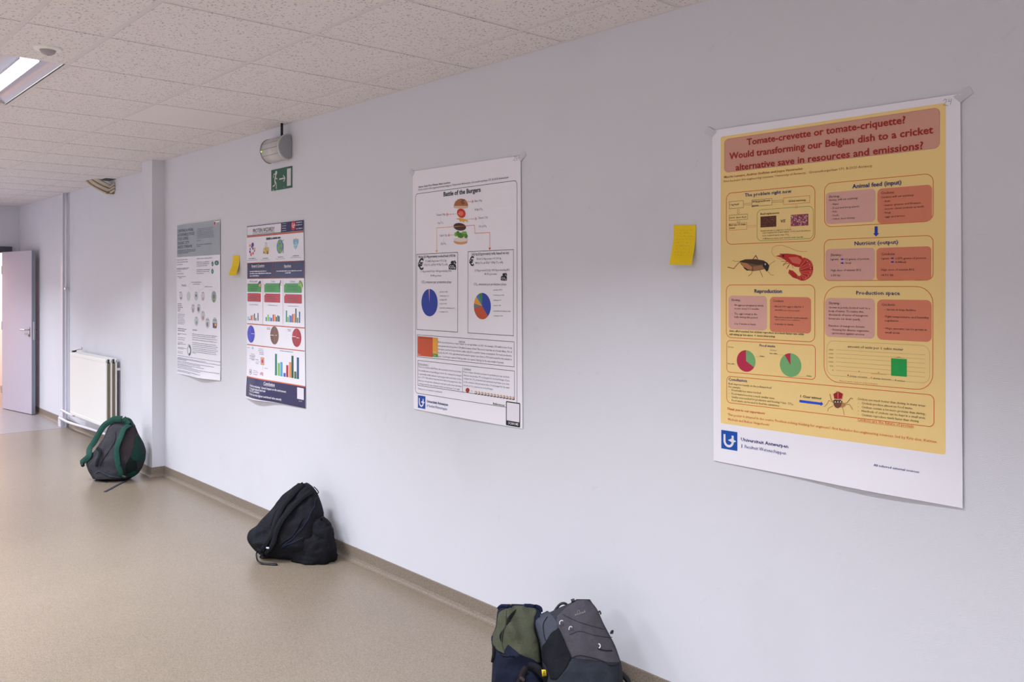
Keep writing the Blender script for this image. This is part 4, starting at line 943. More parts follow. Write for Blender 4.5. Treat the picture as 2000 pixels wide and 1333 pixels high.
('l',17,((0.3253,0.8506),(0.3659,0.8485)),0.0005,(190,150,90),2),
('c',18,0.1402,0.812,0.037,((0,122,(120,180,115)),(122,360,(190,40,75))),3),
('c',19,0.3091,0.8144,0.0388,((0,326,(120,180,115)),(326,360,(190,40,75))),3),
('o',20,0.061,0.869,0.7686,0.9636,(222,98,45),0.0162,0.002,2),
('t', 0, 'Conclusion', 0.0695, 0.1444, 0.8848, 0.01, (38, 48, 120), 1, 0, 6),
('t', 0, 'Both improve heavily on the pollutant beef', 0.0704, 0.2393, 0.8988, 0.0066, (80, 62, 50), 0, 0, 6),
('t', 0, 'For example:', 0.0704, 0.1189, 0.9095, 0.0066, (80, 62, 50), 0, 0, 6),
('t', 0, '-   Drastically less water needed;', 0.0716, 0.1998, 0.9199, 0.0067, (80, 62, 50), 0, 0, 6),
('t', 0, '-   Food waste becomes a much smaller issue;', 0.0716, 0.2519, 0.9326, 0.0066, (80, 62, 50), 0, 0, 6),
('t', 0, '-   Smaller area needed for production and housing = less  CO₂;', 0.0716, 0.32, 0.9441, 0.0066, (80, 62, 50), 0, 0, 6),
('t', 0, '-   Food waste can be used to feed the substitutes', 0.0716, 0.2682, 0.9556, 0.0066, (80, 62, 50), 0, 0, 6),
('t', 0, '1 Clear winner', 0.3456, 0.4195, 0.9169, 0.0077, (60, 42, 40), 1, 0, 6),
('p',21,((0.3417,0.9256),(0.417,0.927),(0.4175,0.9232),(0.4245,0.9314),(0.4153,0.9382),(0.4158,0.9346),(0.3417,0.9337)),(35,80,215),4),
('l',22,((0.4614,0.926),(0.4513,0.9125),(0.4469,0.8964)),0.0021,(165,115,70),3),
('l',22,((0.4623,0.9238),(0.4439,0.9174),(0.4368,0.9306),(0.4279,0.9386)),0.0014,(165,115,70),3),
('l',22,((0.4588,0.9324),(0.4425,0.9424),(0.4394,0.9519)),0.0014,(165,115,70),3),
('l',22,((0.4883,0.9232),(0.5033,0.9196),(0.5161,0.9029),(0.5233,0.9046)),0.0021,(165,115,70),3),
('l',22,((0.4926,0.9269),(0.5119,0.9229),(0.5233,0.9387)),0.0015,(165,115,70),3),
('l',22,((0.4883,0.9314),(0.4926,0.9453),(0.4948,0.9582)),0.0013,(165,115,70),3),
('l',22,((0.4754,0.8937),(0.4667,0.8842)),0.0007,(165,115,70),3),
('p',22,((0.4868,0.9213),(0.4861,0.9264),(0.4842,0.931),(0.4812,0.9349),(0.4774,0.9376),(0.4732,0.9388),(0.469,0.9385),(0.4652,0.9366),(0.4621,0.9333),(0.4602,0.929),(0.4595,0.9241),(0.4602,0.919),(0.4621,0.9143),(0.4652,0.9104),(0.469,0.9078),(0.4732,0.9066),(0.4774,0.907),(0.4812,0.9089),(0.4842,0.9121),(0.4861,0.9164)),(120,72,45),4),
('p',22,((0.4996,0.9262),(0.499,0.9287),(0.4971,0.9311),(0.4941,0.9332),(0.4903,0.9347),(0.4862,0.9356),(0.482,0.9356),(0.4782,0.9349),(0.4752,0.9334),(0.4733,0.9314),(0.4726,0.9289),(0.4733,0.9264),(0.4752,0.9239),(0.4782,0.9218),(0.482,0.9203),(0.4862,0.9195),(0.4903,0.9195),(0.4941,0.9202),(0.4971,0.9217),(0.499,0.9237)),(200,140,85),3),
('p',22,((0.4588,0.8961),(0.4658,0.8913),(0.4745,0.8855),(0.4832,0.8889),(0.4909,0.8922),(0.4883,0.9081),(0.4623,0.9106)),(170,20,40),5),
('l',22,((0.4614,0.9107),(0.4745,0.9119),(0.4892,0.908)),0.0023,(215,190,140),5),
('l',22,((0.4745,0.8855),(0.4745,0.9102)),0.0012,(215,190,140),5),
('l',22,((0.4614,0.9082),(0.4592,0.8969)),0.0013,(215,190,140),5),
('l',22,((0.4883,0.9056),(0.4909,0.8939)),0.0013,(215,190,140),5),
('l',22,((0.4588,0.9167),(0.4892,0.917)),0.0032,(35,28,35),5),
('p',22,((0.4678,0.9195),(0.4672,0.9213),(0.4658,0.9222),(0.4643,0.9216),(0.4637,0.92),(0.4643,0.9182),(0.4658,0.9173),(0.4672,0.9179)),(225,220,225),5),
('p',22,((0.4765,0.9187),(0.4759,0.9204),(0.4745,0.9213),(0.473,0.9207),(0.4724,0.9191),(0.473,0.9173),(0.4745,0.9165),(0.4759,0.917)),(225,220,225),5),
('p',22,((0.4852,0.9178),(0.4846,0.9196),(0.4832,0.9204),(0.4817,0.9199),(0.4811,0.9182),(0.4817,0.9164),(0.4832,0.9156),(0.4846,0.9162)),(225,220,225),5),
('t', 0, 'Crickets are much better than shrimp in many areas:', 0.538, 0.7445, 0.906, 0.0066, (80, 62, 50), 0, 0, 6),
('t', 0, 'Crickets produce almost no food waste;', 0.5518, 0.7069, 0.9179, 0.0066, (80, 62, 50), 0, 0, 6),
('t', 0, 'Crickets contain a lot more proteins than shrimp;', 0.5518, 0.7445, 0.93, 0.0066, (80, 62, 50), 0, 0, 6),
('t', 0, 'Hundreds of crickets can be kept in a small area;', 0.5518, 0.7434, 0.9417, 0.0066, (80, 62, 50), 0, 0, 6),
('t', 0, 'Crickets reproduce much faster than shrimp', 0.5518, 0.7251, 0.9538, 0.0066, (80, 62, 50), 0, 0, 6),
('t', 0, '-', 0.5393, 0.5418, 0.9176, 0.0055, (60, 42, 40), 0, 0, 6),
('t', 0, '-', 0.5393, 0.5418, 0.9297, 0.0055, (60, 42, 40), 0, 0, 6),
('t', 0, '-', 0.5393, 0.5418, 0.9415, 0.0056, (60, 42, 40), 0, 0, 6),
('t', 0, '-', 0.5393, 0.5418, 0.9532, 0.0056, (60, 42, 40), 0, 0, 6),
('t', 0, 'Crickets are the future of protein', 0.538, 0.7088, 0.9707, 0.0079, (222, 98, 45), 0, 0, 6),
('l',0,((0.538,0.9727),(0.7088,0.9727)),0.0007,(222,98,45),6),
('t', 0, 'Thank you to our supervisors', 0.0644, 0.2138, 0.9875, 0.0077, (215, 70, 35), 1, 1, 6),
('t', 0, "This poster is situated in the course 'Problem solving thinking for engineers', first bachelor bio-engineering sciences, led by Kris dox, Katrien", 0.0665, 0.7748, 1.0077, 0.0082, (225, 105, 60), 0, 0, 6),
('t', 0, 'Michiels and Ruben Vingerhoets', 0.068, 0.231, 1.0242, 0.0083, (225, 105, 60), 0, 0, 6),
('t', 0, 'Universiteit Antwerpen', 0.1206, 0.3014, 1.0887, 0.0112, (38, 48, 120), 1, 0, 6),
('t', 0, 'Faculteit Wetenschappen', 0.1357, 0.2934, 1.1118, 0.0111, (70, 85, 150), 0, 0, 6),
('r',23,0.0394,1.0615,0.105,1.1265,(10,80,175),0,3),
('l',23,((0.0532,1.0745),(0.0532,1.0973),(0.0532,1.0979),(0.0539,1.1027),(0.0559,1.107),(0.0591,1.1107),(0.0631,1.1133),(0.0678,1.1146),(0.0727,1.1146),(0.0773,1.1133),(0.0814,1.1107),(0.0846,1.107),(0.0866,1.1027),(0.0873,1.0979),(0.0866,1.0758)),0.0085,(236,232,242),5),
('p',23,((0.067,1.094),(0.0827,1.0862),(0.1017,1.094),(0.0866,1.1018),(0.0788,1.0979)),(236,232,242),5),
('r',23,0.1223,1.1007,0.1248,1.1131,(20,60,150),0,3),
('t', 0, 'All referred external sources:', 0.5909, 0.727, 1.1019, 0.0062, (38, 48, 120), 1, 0, 6),
('l',24,((0.7935,0.0221),(0.7974,0.0171),(0.8016,0.019),(0.801,0.0251),(0.7927,0.0349),(0.7971,0.0335),(0.8066,0.038)),0.0009,(60,60,75),6),
('l',24,((0.8104,0.018),(0.8069,0.0261),(0.8134,0.0259)),0.0009,(60,60,75),6),
('l',24,((0.8157,0.0182),(0.8128,0.0356)),0.0008,(60,60,75),6)]),
'23': dict(x0=-3.6578, z0=2.1426, corners=((0.0, 0.0), (0.8264, 0.0111), (0.0091, 1.2225), (0.8398, 1.2222)), parts=['lettering', 'printed_frame', 'burger_picture', 'text_box', 'text_box', 'weight_icon', 'weight_icon', 'pie_chart', 'pie_chart', 'text_box', 'area_chart', 'text_box', 'burger_row_picture', 'logo', 'scan_code_frame', 'handwritten_number'], els=[
('t', 0, 'Hannes Cauyn, Floor Waeyes, Hanne Lauridsen', 0.055, 0.3193, 0.0895, 0.0091, (35, 35, 42), 1, 0, 6),
('t', 0, 'Eerste bachelor Bio-ingenieurswetenschappen, Universiteit Antwerpen, Groenenborgerlaan 171, B-2020 Antwerpen', 0.055, 0.7465, 0.1042, 0.0094, (35, 35, 42), 0, 0, 6),
('o',1,0.0249,0.118,0.8043,1.1394,(35,35,42),0.021,0.0021,2),
('t', 0, 'Battle of the Burgers', 0.265, 0.5501, 0.1497, 0.0217, (35, 35, 42), 1, 0, 6),
('p',2,((0.346,0.2111),(0.3473,0.1981),(0.3569,0.1821),(0.3779,0.1725),(0.4018,0.1706),(0.4283,0.1751),(0.4471,0.1868),(0.4558,0.2038),(0.4529,0.2183),(0.4283,0.2192),(0.3689,0.2152)),(172,108,66),2),
('p',2,((0.3509,0.2021),(0.4517,0.209),(0.4529,0.2183),(0.4283,0.2192),(0.3689,0.2152),(0.346,0.2111)),(222,190,160),3),
('p',2,((0.4322,0.1894),(0.4315,0.1931),(0.4293,0.1963),(0.4258,0.1988),(0.4214,0.2002),(0.4166,0.2005),(0.4117,0.1995),(0.4073,0.1975),(0.4038,0.1945),(0.4015,0.1909),(0.4008,0.1871),(0.4015,0.1833),(0.4038,0.1801),(0.4073,0.1776),(0.4117,0.1762),(0.4166,0.176),(0.4214,0.1769),(0.4258,0.179),(0.4293,0.182),(0.4315,0.1855)),(140,78,44),3),
('p',2,((0.4323,0.2332),(0.4365,0.2402),(0.4375,0.2473),(0.4354,0.2537),(0.4303,0.2589),(0.4227,0.2624),(0.4133,0.2637),(0.403,0.2628),(0.3928,0.2598),(0.3838,0.2549),(0.3769,0.2486),(0.3726,0.2415),(0.3715,0.2343),(0.3737,0.2278),(0.3789,0.2226),(0.3867,0.2191),(0.3962,0.2179),(0.4065,0.2188),(0.4166,0.2219),(0.4255,0.2269)),(205,50,32),3),
('p',2,((0.4191,0.2377),(0.4211,0.2414),(0.4213,0.2453),(0.4196,0.2488),(0.4161,0.2518),(0.4112,0.2538),(0.4054,0.2548),(0.3992,0.2545),(0.3933,0.2531),(0.3882,0.2506),(0.3844,0.2473),(0.3823,0.2436),(0.3821,0.2397),(0.3838,0.2361),(0.3873,0.2331),(0.3923,0.2311),(0.3981,0.2302),(0.4043,0.2305),(0.4102,0.2319),(0.4153,0.2344)),(230,120,90),4),
('p',2,((0.3581,0.2639),(0.3988,0.2637),(0.4517,0.2748),(0.4558,0.2878),(0.4342,0.2793),(0.4224,0.286),(0.4077,0.2779),(0.3988,0.2836),(0.3869,0.2711)),(238,180,70),3),
('p',2,((0.4411,0.3124),(0.4374,0.3176),(0.4294,0.3215),(0.4178,0.3239),(0.4037,0.3245),(0.3885,0.3233),(0.3736,0.3203),(0.3605,0.3158),(0.3506,0.3103),(0.3448,0.3043),(0.3438,0.2984),(0.3476,0.2932),(0.3558,0.2892),(0.3677,0.2869),(0.382,0.2863),(0.3972,0.2877),(0.412,0.2908),(0.4248,0.2953),(0.4345,0.3007),(0.4401,0.3067)),(72,45,36),3),
('p',2,((0.3765,0.341),(0.3734,0.3478),(0.3653,0.3512),(0.3561,0.3495),(0.3501,0.3435),(0.3501,0.3361),(0.3561,0.3306),(0.3653,0.3297),(0.3734,0.3338)),(130,185,70),3),
('p',2,((0.3915,0.3361),(0.3883,0.3429),(0.3803,0.3463),(0.3711,0.3446),(0.3652,0.3386),(0.3652,0.3312),(0.3711,0.3257),(0.3803,0.3249),(0.3883,0.329)),(60,130,40),3),
('p',2,((0.4122,0.3444),(0.4091,0.3512),(0.4011,0.3545),(0.3921,0.3529),(0.3861,0.3469),(0.3861,0.3395),(0.3921,0.3341),(0.4011,0.3332),(0.4091,0.3373)),(60,130,40),3),
('p',2,((0.4152,0.3537),(0.412,0.3605),(0.4041,0.3639),(0.395,0.3622),(0.3891,0.3563),(0.3891,0.3489),(0.395,0.3435),(0.4041,0.3426),(0.412,0.3466)),(60,130,40),3),
('p',2,((0.4328,0.3398),(0.4297,0.3466),(0.4218,0.3499),(0.4128,0.3482),(0.4069,0.3423),(0.4069,0.3349),(0.4128,0.3295),(0.4218,0.3287),(0.4297,0.3327)),(130,185,70),3),
('p',2,((0.4475,0.3404),(0.4444,0.3472),(0.4365,0.3505),(0.4275,0.3489),(0.4217,0.343),(0.4217,0.3356),(0.4275,0.3302),(0.4365,0.3294),(0.4444,0.3334)),(130,185,70),3),
('p',2,((0.4544,0.3535),(0.4514,0.3603),(0.4435,0.3636),(0.4346,0.362),(0.4287,0.3561),(0.4287,0.3488),(0.4346,0.3434),(0.4435,0.3425),(0.4514,0.3465)),(60,130,40),3),
('p',2,((0.4004,0.3475),(0.3972,0.3544),(0.3892,0.3577),(0.3801,0.3561),(0.3742,0.3501),(0.3742,0.3427),(0.3801,0.3373),(0.3892,0.3364),(0.3972,0.3404)),(95,160,50),3),
('p',2,((0.427,0.3487),(0.4238,0.3555),(0.4159,0.3588),(0.4069,0.3572),(0.401,0.3513),(0.401,0.3439),(0.4069,0.3385),(0.4159,0.3376),(0.4238,0.3416)),(95,160,50),3),
('p',2,((0.451,0.3779),(0.4484,0.3825),(0.4411,0.3864),(0.4296,0.3893),(0.415,0.391),(0.3988,0.3911),(0.3825,0.3898),(0.3677,0.3871),(0.3559,0.3833),(0.3483,0.3787),(0.3456,0.3739),(0.3483,0.3692),(0.3559,0.3652),(0.3677,0.3623),(0.3825,0.3607),(0.3988,0.3606),(0.415,0.362),(0.4296,0.3648),(0.4411,0.3686),(0.4484,0.3731)),(222,160,110),3),
('p',2,((0.3448,0.3619),(0.3629,0.3582),(0.4371,0.3612),(0.4517,0.3669),(0.4488,0.3771),(0.3988,0.3796),(0.3509,0.3726)),(235,222,210),4),
('t', 0, 'Bun: 50g', 0.5082, 0.5591, 0.1948, 0.0094, (90, 88, 98), 0, 0, 6),
('t', 0, '93,8g CO₂', 0.5065, 0.5641, 0.2352, 0.0094, (90, 88, 98), 0, 0, 6),
('t', 0, 'Tomato: 20g', 0.2065, 0.2774, 0.2426, 0.01, (90, 88, 98), 0, 0, 6),
('t', 0, '10g CO₂', 0.2179, 0.265, 0.2825, 0.0099, (90, 88, 98), 0, 0, 6),
('t', 0, 'Cheese: 21g', 0.5321, 0.6008, 0.2758, 0.0094, (90, 88, 98), 0, 0, 6),
('t', 0, '121 g CO₂', 0.5394, 0.5936, 0.3158, 0.0094, (90, 88, 98), 0, 0, 6),
('t', 0, 'Salad: 13g', 0.235, 0.2929, 0.3461, 0.0099, (90, 88, 98), 0, 0, 6),
('t', 0, '21g CO₂', 0.2419, 0.2867, 0.3862, 0.0098, (90, 88, 98), 0, 0, 6),
('l',2,((0.536,0.2022),(0.536,0.222)),0.0006,(150,150,160),2),
('l',2,((0.2419,0.2504),(0.2419,0.2713)),0.0006,(150,150,160),2),
('l',2,((0.5658,0.2838),(0.5658,0.3035)),0.0006,(150,150,160),2),
('l',2,((0.2638,0.353),(0.2638,0.3738)),0.0007,(150,150,160),2),
('l',2,((0.4254,0.1874),(0.4341,0.1878)),0.0025,(240,180,90),5),
('l',2,((0.4398,0.1881),(0.4484,0.1886)),0.0024,(240,180,90),5),
('l',2,((0.4542,0.1889),(0.4627,0.1893)),0.0024,(225,95,55),5),
('l',2,((0.4685,0.1896),(0.477,0.1901)),0.0024,(225,95,55),5),
('l',2,((0.4827,0.1904),(0.4911,0.1908)),0.0024,(225,95,55),5),
('l',2,((0.4865,0.1831),(0.4968,0.1911),(0.4865,0.1976)),0.0024,(225,95,55),5),
('l',2,((0.3929,0.2419),(0.3803,0.2417)),0.0024,(240,180,90),5),
('l',2,((0.3719,0.2416),(0.3593,0.2414)),0.0025,(240,180,90),5),
('l',2,((0.3509,0.2413),(0.3382,0.2411)),0.0025,(225,95,55),5),
('l',2,((0.3297,0.2409),(0.3169,0.2407)),0.0025,(225,95,55),5),
('l',2,((0.3083,0.2406),(0.2954,0.2404)),0.0025,(225,95,55),5),
('l',2,((0.2978,0.2334),(0.2867,0.2402),(0.2978,0.2484)),0.0025,(225,95,55),5),
('l',2,((0.4517,0.2734),(0.4601,0.2735)),0.0025,(240,180,90),5),
('l',2,((0.4657,0.2736),(0.474,0.2737)),0.0024,(240,180,90),5),
('l',2,((0.4795,0.2738),(0.4878,0.2739)),0.0024,(225,95,55),5),
('l',2,((0.4934,0.274),(0.5016,0.2741)),0.0024,(225,95,55),5),
('l',2,((0.5071,0.2742),(0.5153,0.2743)),0.0024,(225,95,55),5),
('l',2,((0.5105,0.2666),(0.5208,0.2744),(0.5105,0.2811)),0.0024,(225,95,55),5),
('l',2,((0.3521,0.3417),(0.3461,0.3418)),0.0024,(240,180,90),5),
('l',2,((0.3422,0.3418),(0.3362,0.3419)),0.0025,(240,180,90),5),
('l',2,((0.3322,0.3419),(0.3262,0.342)),0.0025,(225,95,55),5),
('l',2,((0.3222,0.342),(0.3162,0.342)),0.0025,(225,95,55),5),
('l',2,((0.3122,0.3421),(0.3062,0.3421)),0.0025,(225,95,55),5),
('l',2,((0.3132,0.3352),(0.3021,0.3422),(0.3132,0.3501)),0.0025,(225,95,55),5),
('l',2,((0.3929,0.3029),(0.3418,0.3029),(0.2084,0.3018),(0.2084,0.4148),(0.2074,0.4213)),0.002,(240,165,60),5),
('p',2,((0.1979,0.4134),(0.2169,0.4132),(0.2074,0.4251)),(240,190,70),5),
('l',2,((0.3929,0.304),(0.5037,0.3031),(0.5094,0.3421),(0.6167,0.3434),(0.6165,0.4154)),0.002,(225,95,55),5),
('p',2,((0.6083,0.4134),(0.6247,0.4132),(0.6165,0.4261)),(225,95,55),5),
('o',3,0.0362,0.4271,0.3782,0.8142,(35,35,42),0,0.0024,2),
('o',4,0.4549,0.426,0.7808,0.8145,(35,35,42),0,0.0022,2),
('t', 0, '150,0g (21,00g proteins) cooked beef, 10% fat', 0.0528, 0.3608, 0.4482, 0.012, (35, 35, 42), 1, 0, 6),
('t', 0, '€', 0.0494, 0.0986, 0.507, 0.0523, (35, 35, 42), 1, 0, 6),
('t', 0, '€ 1,68/21,00g proteins = € 11,20g', 0.1157, 0.2876, 0.4703, 0.0099, (90, 88, 98), 0, 0, 6),
('t', 0, '63,0g CO₂ eq/150g = 41,5kg CO₂ eq/kg', 0.1039, 0.3, 0.4883, 0.0099, (90, 88, 98), 0, 0, 6),
('t', 0, '21,00g proteins/150,0g = 140,0g proteins/kg (14%)', 0.0721, 0.3287, 0.521, 0.0099, (90, 88, 98), 0, 0, 6),
('t', 0, '40,080 g proteins', 0.1574, 0.2472, 0.5431, 0.0097, (90, 88, 98), 0, 0, 6),
('t', 0, 'CO₂ emissions per production phase', 0.0808, 0.3287, 0.5765, 0.0125, (90, 88, 98), 0, 0, 6),
('t', 0, '262,0g (21g proteins) tofu, based on soy', 0.4839, 0.7502, 0.4457, 0.0117, (35, 35, 42), 1, 0, 6),
('t', 0, '€', 0.4672, 0.5017, 0.4945, 0.0413, (35, 35, 42), 1, 0, 6),
('t', 0, '€3,06/ 21,00g proteins = € 3,90/ kg', 0.5228, 0.6959, 0.4683, 0.0093, (90, 88, 98), 0, 0, 6),
('t', 0, '484,3g CO₂ eq/ 262g = 1,85kg CO₂ eq/kg', 0.5114, 0.7092, 0.4862, 0.0094, (90, 88, 98), 0, 0, 6),
('t', 0, '21,00g proteins/262,0g = 80,00g proteins/kg (8%)', 0.5074, 0.7549, 0.5216, 0.0094, (90, 88, 98), 0, 0, 6),
('t', 0, '40,050 g proteins', 0.579, 0.6665, 0.5392, 0.0093, (90, 88, 98), 0, 0, 6),
('t', 0, 'CO₂ emissions per production phase', 0.5011, 0.7329, 0.5874, 0.0118, (90, 88, 98), 0, 0, 6),
('p',5,((0.3067,0.5086),(0.3067,0.4917),(0.3147,0.4833),(0.3269,0.482),(0.3208,0.4744),(0.3312,0.4679),(0.3445,0.4682),(0.3512,0.475),(0.3451,0.4812),(0.359,0.4833),(0.3645,0.4946),(0.3626,0.5116),(0.336,0.5105)),(22,22,26),3),
('p',5,((0.3482,0.4675),(0.3554,0.4662),(0.3663,0.479),(0.3614,0.4834),(0.3542,0.4795)),(22,22,26),3),
('t', 0, 'CO₂', 0.3141, 0.359, 0.5042, 0.0137, (236, 232, 242), 1, 0, 6),
('p',6,((0.6936,0.5642),(0.6936,0.551),(0.6995,0.5443),(0.7084,0.5432),(0.7039,0.5373),(0.7115,0.5321),(0.7212,0.5322),(0.7261,0.5375),(0.7217,0.5425),(0.7318,0.544),(0.7358,0.5528),(0.7345,0.5662),(0.715,0.5655)),(22,22,26),3),
('p',6,((0.7239,0.5317),(0.7292,0.5306),(0.7371,0.5406),(0.7336,0.544),(0.7283,0.5411)),(22,22,26),3),
('t', 0, 'CO₂', 0.699, 0.7318, 0.5607, 0.0107, (236, 232, 242), 1, 0, 6),
('c',7,0.1477,0.6742,0.0686,((0,352,(40,66,170)),(352,355,(205,105,90)),(355,357,(60,80,180)),(357,360,(236,230,240))),3),
('c',8,0.5623,0.6842,0.0616,((0,138,(40,66,170)),(138,259,(200,82,45)),(259,281,(120,125,140)),(281,315,(238,165,45)),(315,333,(75,130,205)),(333,360,(70,135,60))),3),
('t', 0, '- agriculture 97,98%', 0.2296, 0.2981, 0.622, 0.0063, (35, 35, 42), 0, 0, 6),
('t', 0, '- transformation 1,1%', 0.2296, 0.3092, 0.6418, 0.0063, (35, 35, 42), 0, 0, 6),
('t', 0, '- packaging 0,4%', 0.2296, 0.292, 0.6612, 0.0063, (35, 35, 42), 0, 0, 6),
('t', 0, '- transport 0,3%', 0.2296, 0.2907, 0.6802, 0.0063, (35, 35, 42), 0, 0, 6),
('t', 0, '- supermarket and distribution 0,2%', 0.2296, 0.3572, 0.7012, 0.0064, (35, 35, 42), 0, 0, 6),
('t', 0, '- consumption 0,1%', 0.2296, 0.3024, 0.7202, 0.0064, (35, 35, 42), 0, 0, 6),
('t', 0, '- agriculture 38,7%', 0.6395, 0.7039, 0.6108, 0.0059, (35, 35, 42), 0, 0, 6),
('t', 0, '- transformation 33,98%', 0.6395, 0.7182, 0.6348, 0.0059, (35, 35, 42), 0, 0, 6),
('t', 0, '- packaging 6,0%', 0.6395, 0.6975, 0.6577, 0.0059, (35, 35, 42), 0, 0, 6),
('t', 0, '- transport 9,8%', 0.6395, 0.6959, 0.6821, 0.0059, (35, 35, 42), 0, 0, 6),
('t', 0, '- supermarket and distribution 4,8%', 0.6395, 0.7616, 0.7072, 0.0059, (35, 35, 42), 0, 0, 6),
('t', 0, '- consumption 7,0%', 0.6395, 0.7082, 0.7291, 0.0059, (35, 35, 42), 0, 0, 6),
('o',9,0.0406,0.8392,0.7849,0.9533,(35,35,42),0,0.0021,2),
('r',10,0.046,0.847,0.1752,0.9467,(212,88,52),0,2),
('r',10,0.1748,0.8478,0.2186,0.9289,(240,170,60),0,2),
('r',10,0.1748,0.9289,0.2186,0.9443,(85,165,75),0,2),
('t', 0, 'Land area used in m² per kg', 0.0616, 0.1718, 0.8567, 0.0058, (35, 35, 42), 0, 0, 6),
('t', 0, 'Beef', 0.0511, 0.0735, 0.9424, 0.0068, (236, 232, 242), 0, 0, 6),
('t', 0, 'Pork', 0.1832, 0.2053, 0.9216, 0.0056, (236, 232, 242), 0, 0, 6),
('t', 0, 'Soy', 0.1852, 0.2053, 0.9392, 0.0057, (236, 232, 242), 0, 0, 6),
('t', 0, 'Land use', 0.3877, 0.4361, 0.86, 0.0083, (35, 35, 42), 0, 0, 6),
('l',0,((0.3877,0.8621),(0.4361,0.8621)),0.0008,(35,35,42),6),
('t', 0, 'Both soy and meat have a major impact on our agriculture. In 2021, for example, 353 million tons of soy', 0.222, 0.7713, 0.8721, 0.0086, (75, 72, 82), 0, 0, 6),
('t', 0, 'were grown and took up about 128 million hectares of land. This is more land than all of South Africa. 70% of', 0.222, 0.7713, 0.8905, 0.0086, (75, 72, 82), 0, 0, 6),
('t', 0, 'this land is used for food production, while only 20% is used for human consumption. For meat production,', 0.222, 0.7713, 0.9073, 0.0086, (75, 72, 82), 0, 0, 6),
('t', 0, 'besides the 30% of the agricultural land needed to grow crops, there is 70% land needed for the animals to', 0.222, 0.7713, 0.9241, 0.0086, (75, 72, 82), 0, 0, 6),
('t', 0, 'graze. 1 beef burger requires 56.4m²/pp while soy requires 0.4m²/pp for the same weight of protein.', 0.222, 0.7164, 0.9421, 0.0086, (75, 72, 82), 0, 0, 6),
('o',11,0.046,0.9695,0.7876,1.0993,(35,35,42),0,0.0021,2),
('l',11,((0.4162,0.9804),(0.4162,1.1006)),0.0019,(35,35,42),2),
('t', 0, 'Did you know...?', 0.0532, 0.1433, 0.9917, 0.0089, (35, 35, 42), 0, 0, 6),
('l',0,((0.0532,0.9939),(0.1433,0.9939)),0.0008,(35,35,42),6),
('t', 0, 'There is a company called Moolec who presented a brand new product', 0.0546, 0.4095, 1.006, 0.0084, (85, 85, 120), 0, 0, 6),
('t', 0, 'this partially plant and partially pig. In short, the company has managed', 0.0546, 0.4095, 1.0245, 0.0084, (85, 85, 120), 0, 0, 6),
('t', 0, 'to genetically modify soybeans to grow pig protein inside them. In fact,', 0.0546, 0.4095, 1.0422, 0.0084, (85, 85, 120), 0, 0, 6),
('t', 0, 'up to 27% of the plant protein has been replaced by pig protein. Also', 0.0546, 0.4095, 1.0582, 0.0083, (85, 85, 120), 0, 0, 6),
('t', 0, 'when you cut open the soybean you even get a pink colour and when', 0.0546, 0.4095, 1.0759, 0.0083, (85, 85, 120), 0, 0, 6),
('t', 0, 'cooking you get the same chemical reaction as meat meat. Cool, right?', 0.0546, 0.3971, 1.0916, 0.0084, (85, 85, 120), 0, 0, 6),
('t', 0, 'Conclusion', 0.4256, 0.4807, 0.9893, 0.0083, (35, 35, 42), 0, 0, 6),
('l',0,((0.4256,0.9914),(0.4807,0.9914)),0.0008,(35,35,42),6),
('t', 0, 'If you compare the land use based on proteins you can conclude', 0.4256, 0.7539, 1.004, 0.0081, (85, 85, 110), 0, 0, 6),
('t', 0, 'that you can produce 75 soy burgers for one beef burger. If you', 0.4256, 0.7539, 1.0202, 0.0081, (85, 85, 110), 0, 0, 6),
('t', 0, 'compare the CO₂ from beef and soy based on proteins, you come', 0.4256, 0.7539, 1.0356, 0.0081, (85, 85, 110), 0, 0, 6),
('t', 0, 'to the conclusion that you can produce 13 soy burgers for the same', 0.4256, 0.7539, 1.0518, 0.0081, (85, 85, 110), 0, 0, 6),
('t', 0, 'amount of CO₂ emissions as one beef burger.', 0.4256, 0.6422, 1.0684, 0.0081, (85, 85, 110), 0, 0, 6),
('p',12,((0.4692,1.0849),(0.4685,1.0884),(0.4664,1.0917),(0.4632,1.0945),(0.4591,1.0965),(0.4545,1.0974),(0.4499,1.0973),(0.4458,1.0961),(0.4425,1.0939),(0.4404,1.091),(0.4397,1.0876),(0.4404,1.084),(0.4425,1.0807),(0.4458,1.0779),(0.4499,1.076),(0.4545,1.075),(0.4591,1.0752),(0.4632,1.0764),(0.4664,1.0786),(0.4685,1.0815)),(165,55,40),3),
('t', 0, '=', 0.4819, 0.4909, 1.091, 0.0073, (35, 35, 42), 0, 0, 6),
('p',12,((0.5258,1.0889),(0.5237,1.0929),(0.5183,1.0955),(0.5122,1.0953),(0.5082,1.0925),(0.5082,1.0884),(0.5122,1.0849),(0.5183,1.0836),(0.5237,1.0852)),(205,170,140),3),
('p',12,((0.5251,1.0942),(0.5231,1.0978),(0.5182,1.1001),(0.5126,1.1),(0.5089,1.0976),(0.5089,1.0939),(0.5126,1.0908),(0.5182,1.0897),(0.5231,1.091)),(95,65,50),3),
('p',12,((0.5195,1.0917),(0.5178,1.0943),(0.5139,1.0953),(0.5108,1.0939),(0.5108,1.0912),(0.5139,1.0892),(0.5178,1.0894)),(240,232,230),4),
('p',12,((0.5487,1.089),(0.5466,1.0931),(0.5412,1.0956),(0.5351,1.0955),(0.5312,1.0927),(0.5312,1.0886),(0.5351,1.0851),(0.5412,1.0838),(0.5466,1.0854)),(205,170,140),3),
('p',12,((0.5479,1.0944),(0.546,1.0979),(0.5411,1.1002),(0.5355,1.1001),(0.5319,1.0977),(0.5319,1.0941),(0.5355,1.091),(0.5411,1.0898),(0.546,1.0912)),(95,65,50),3),
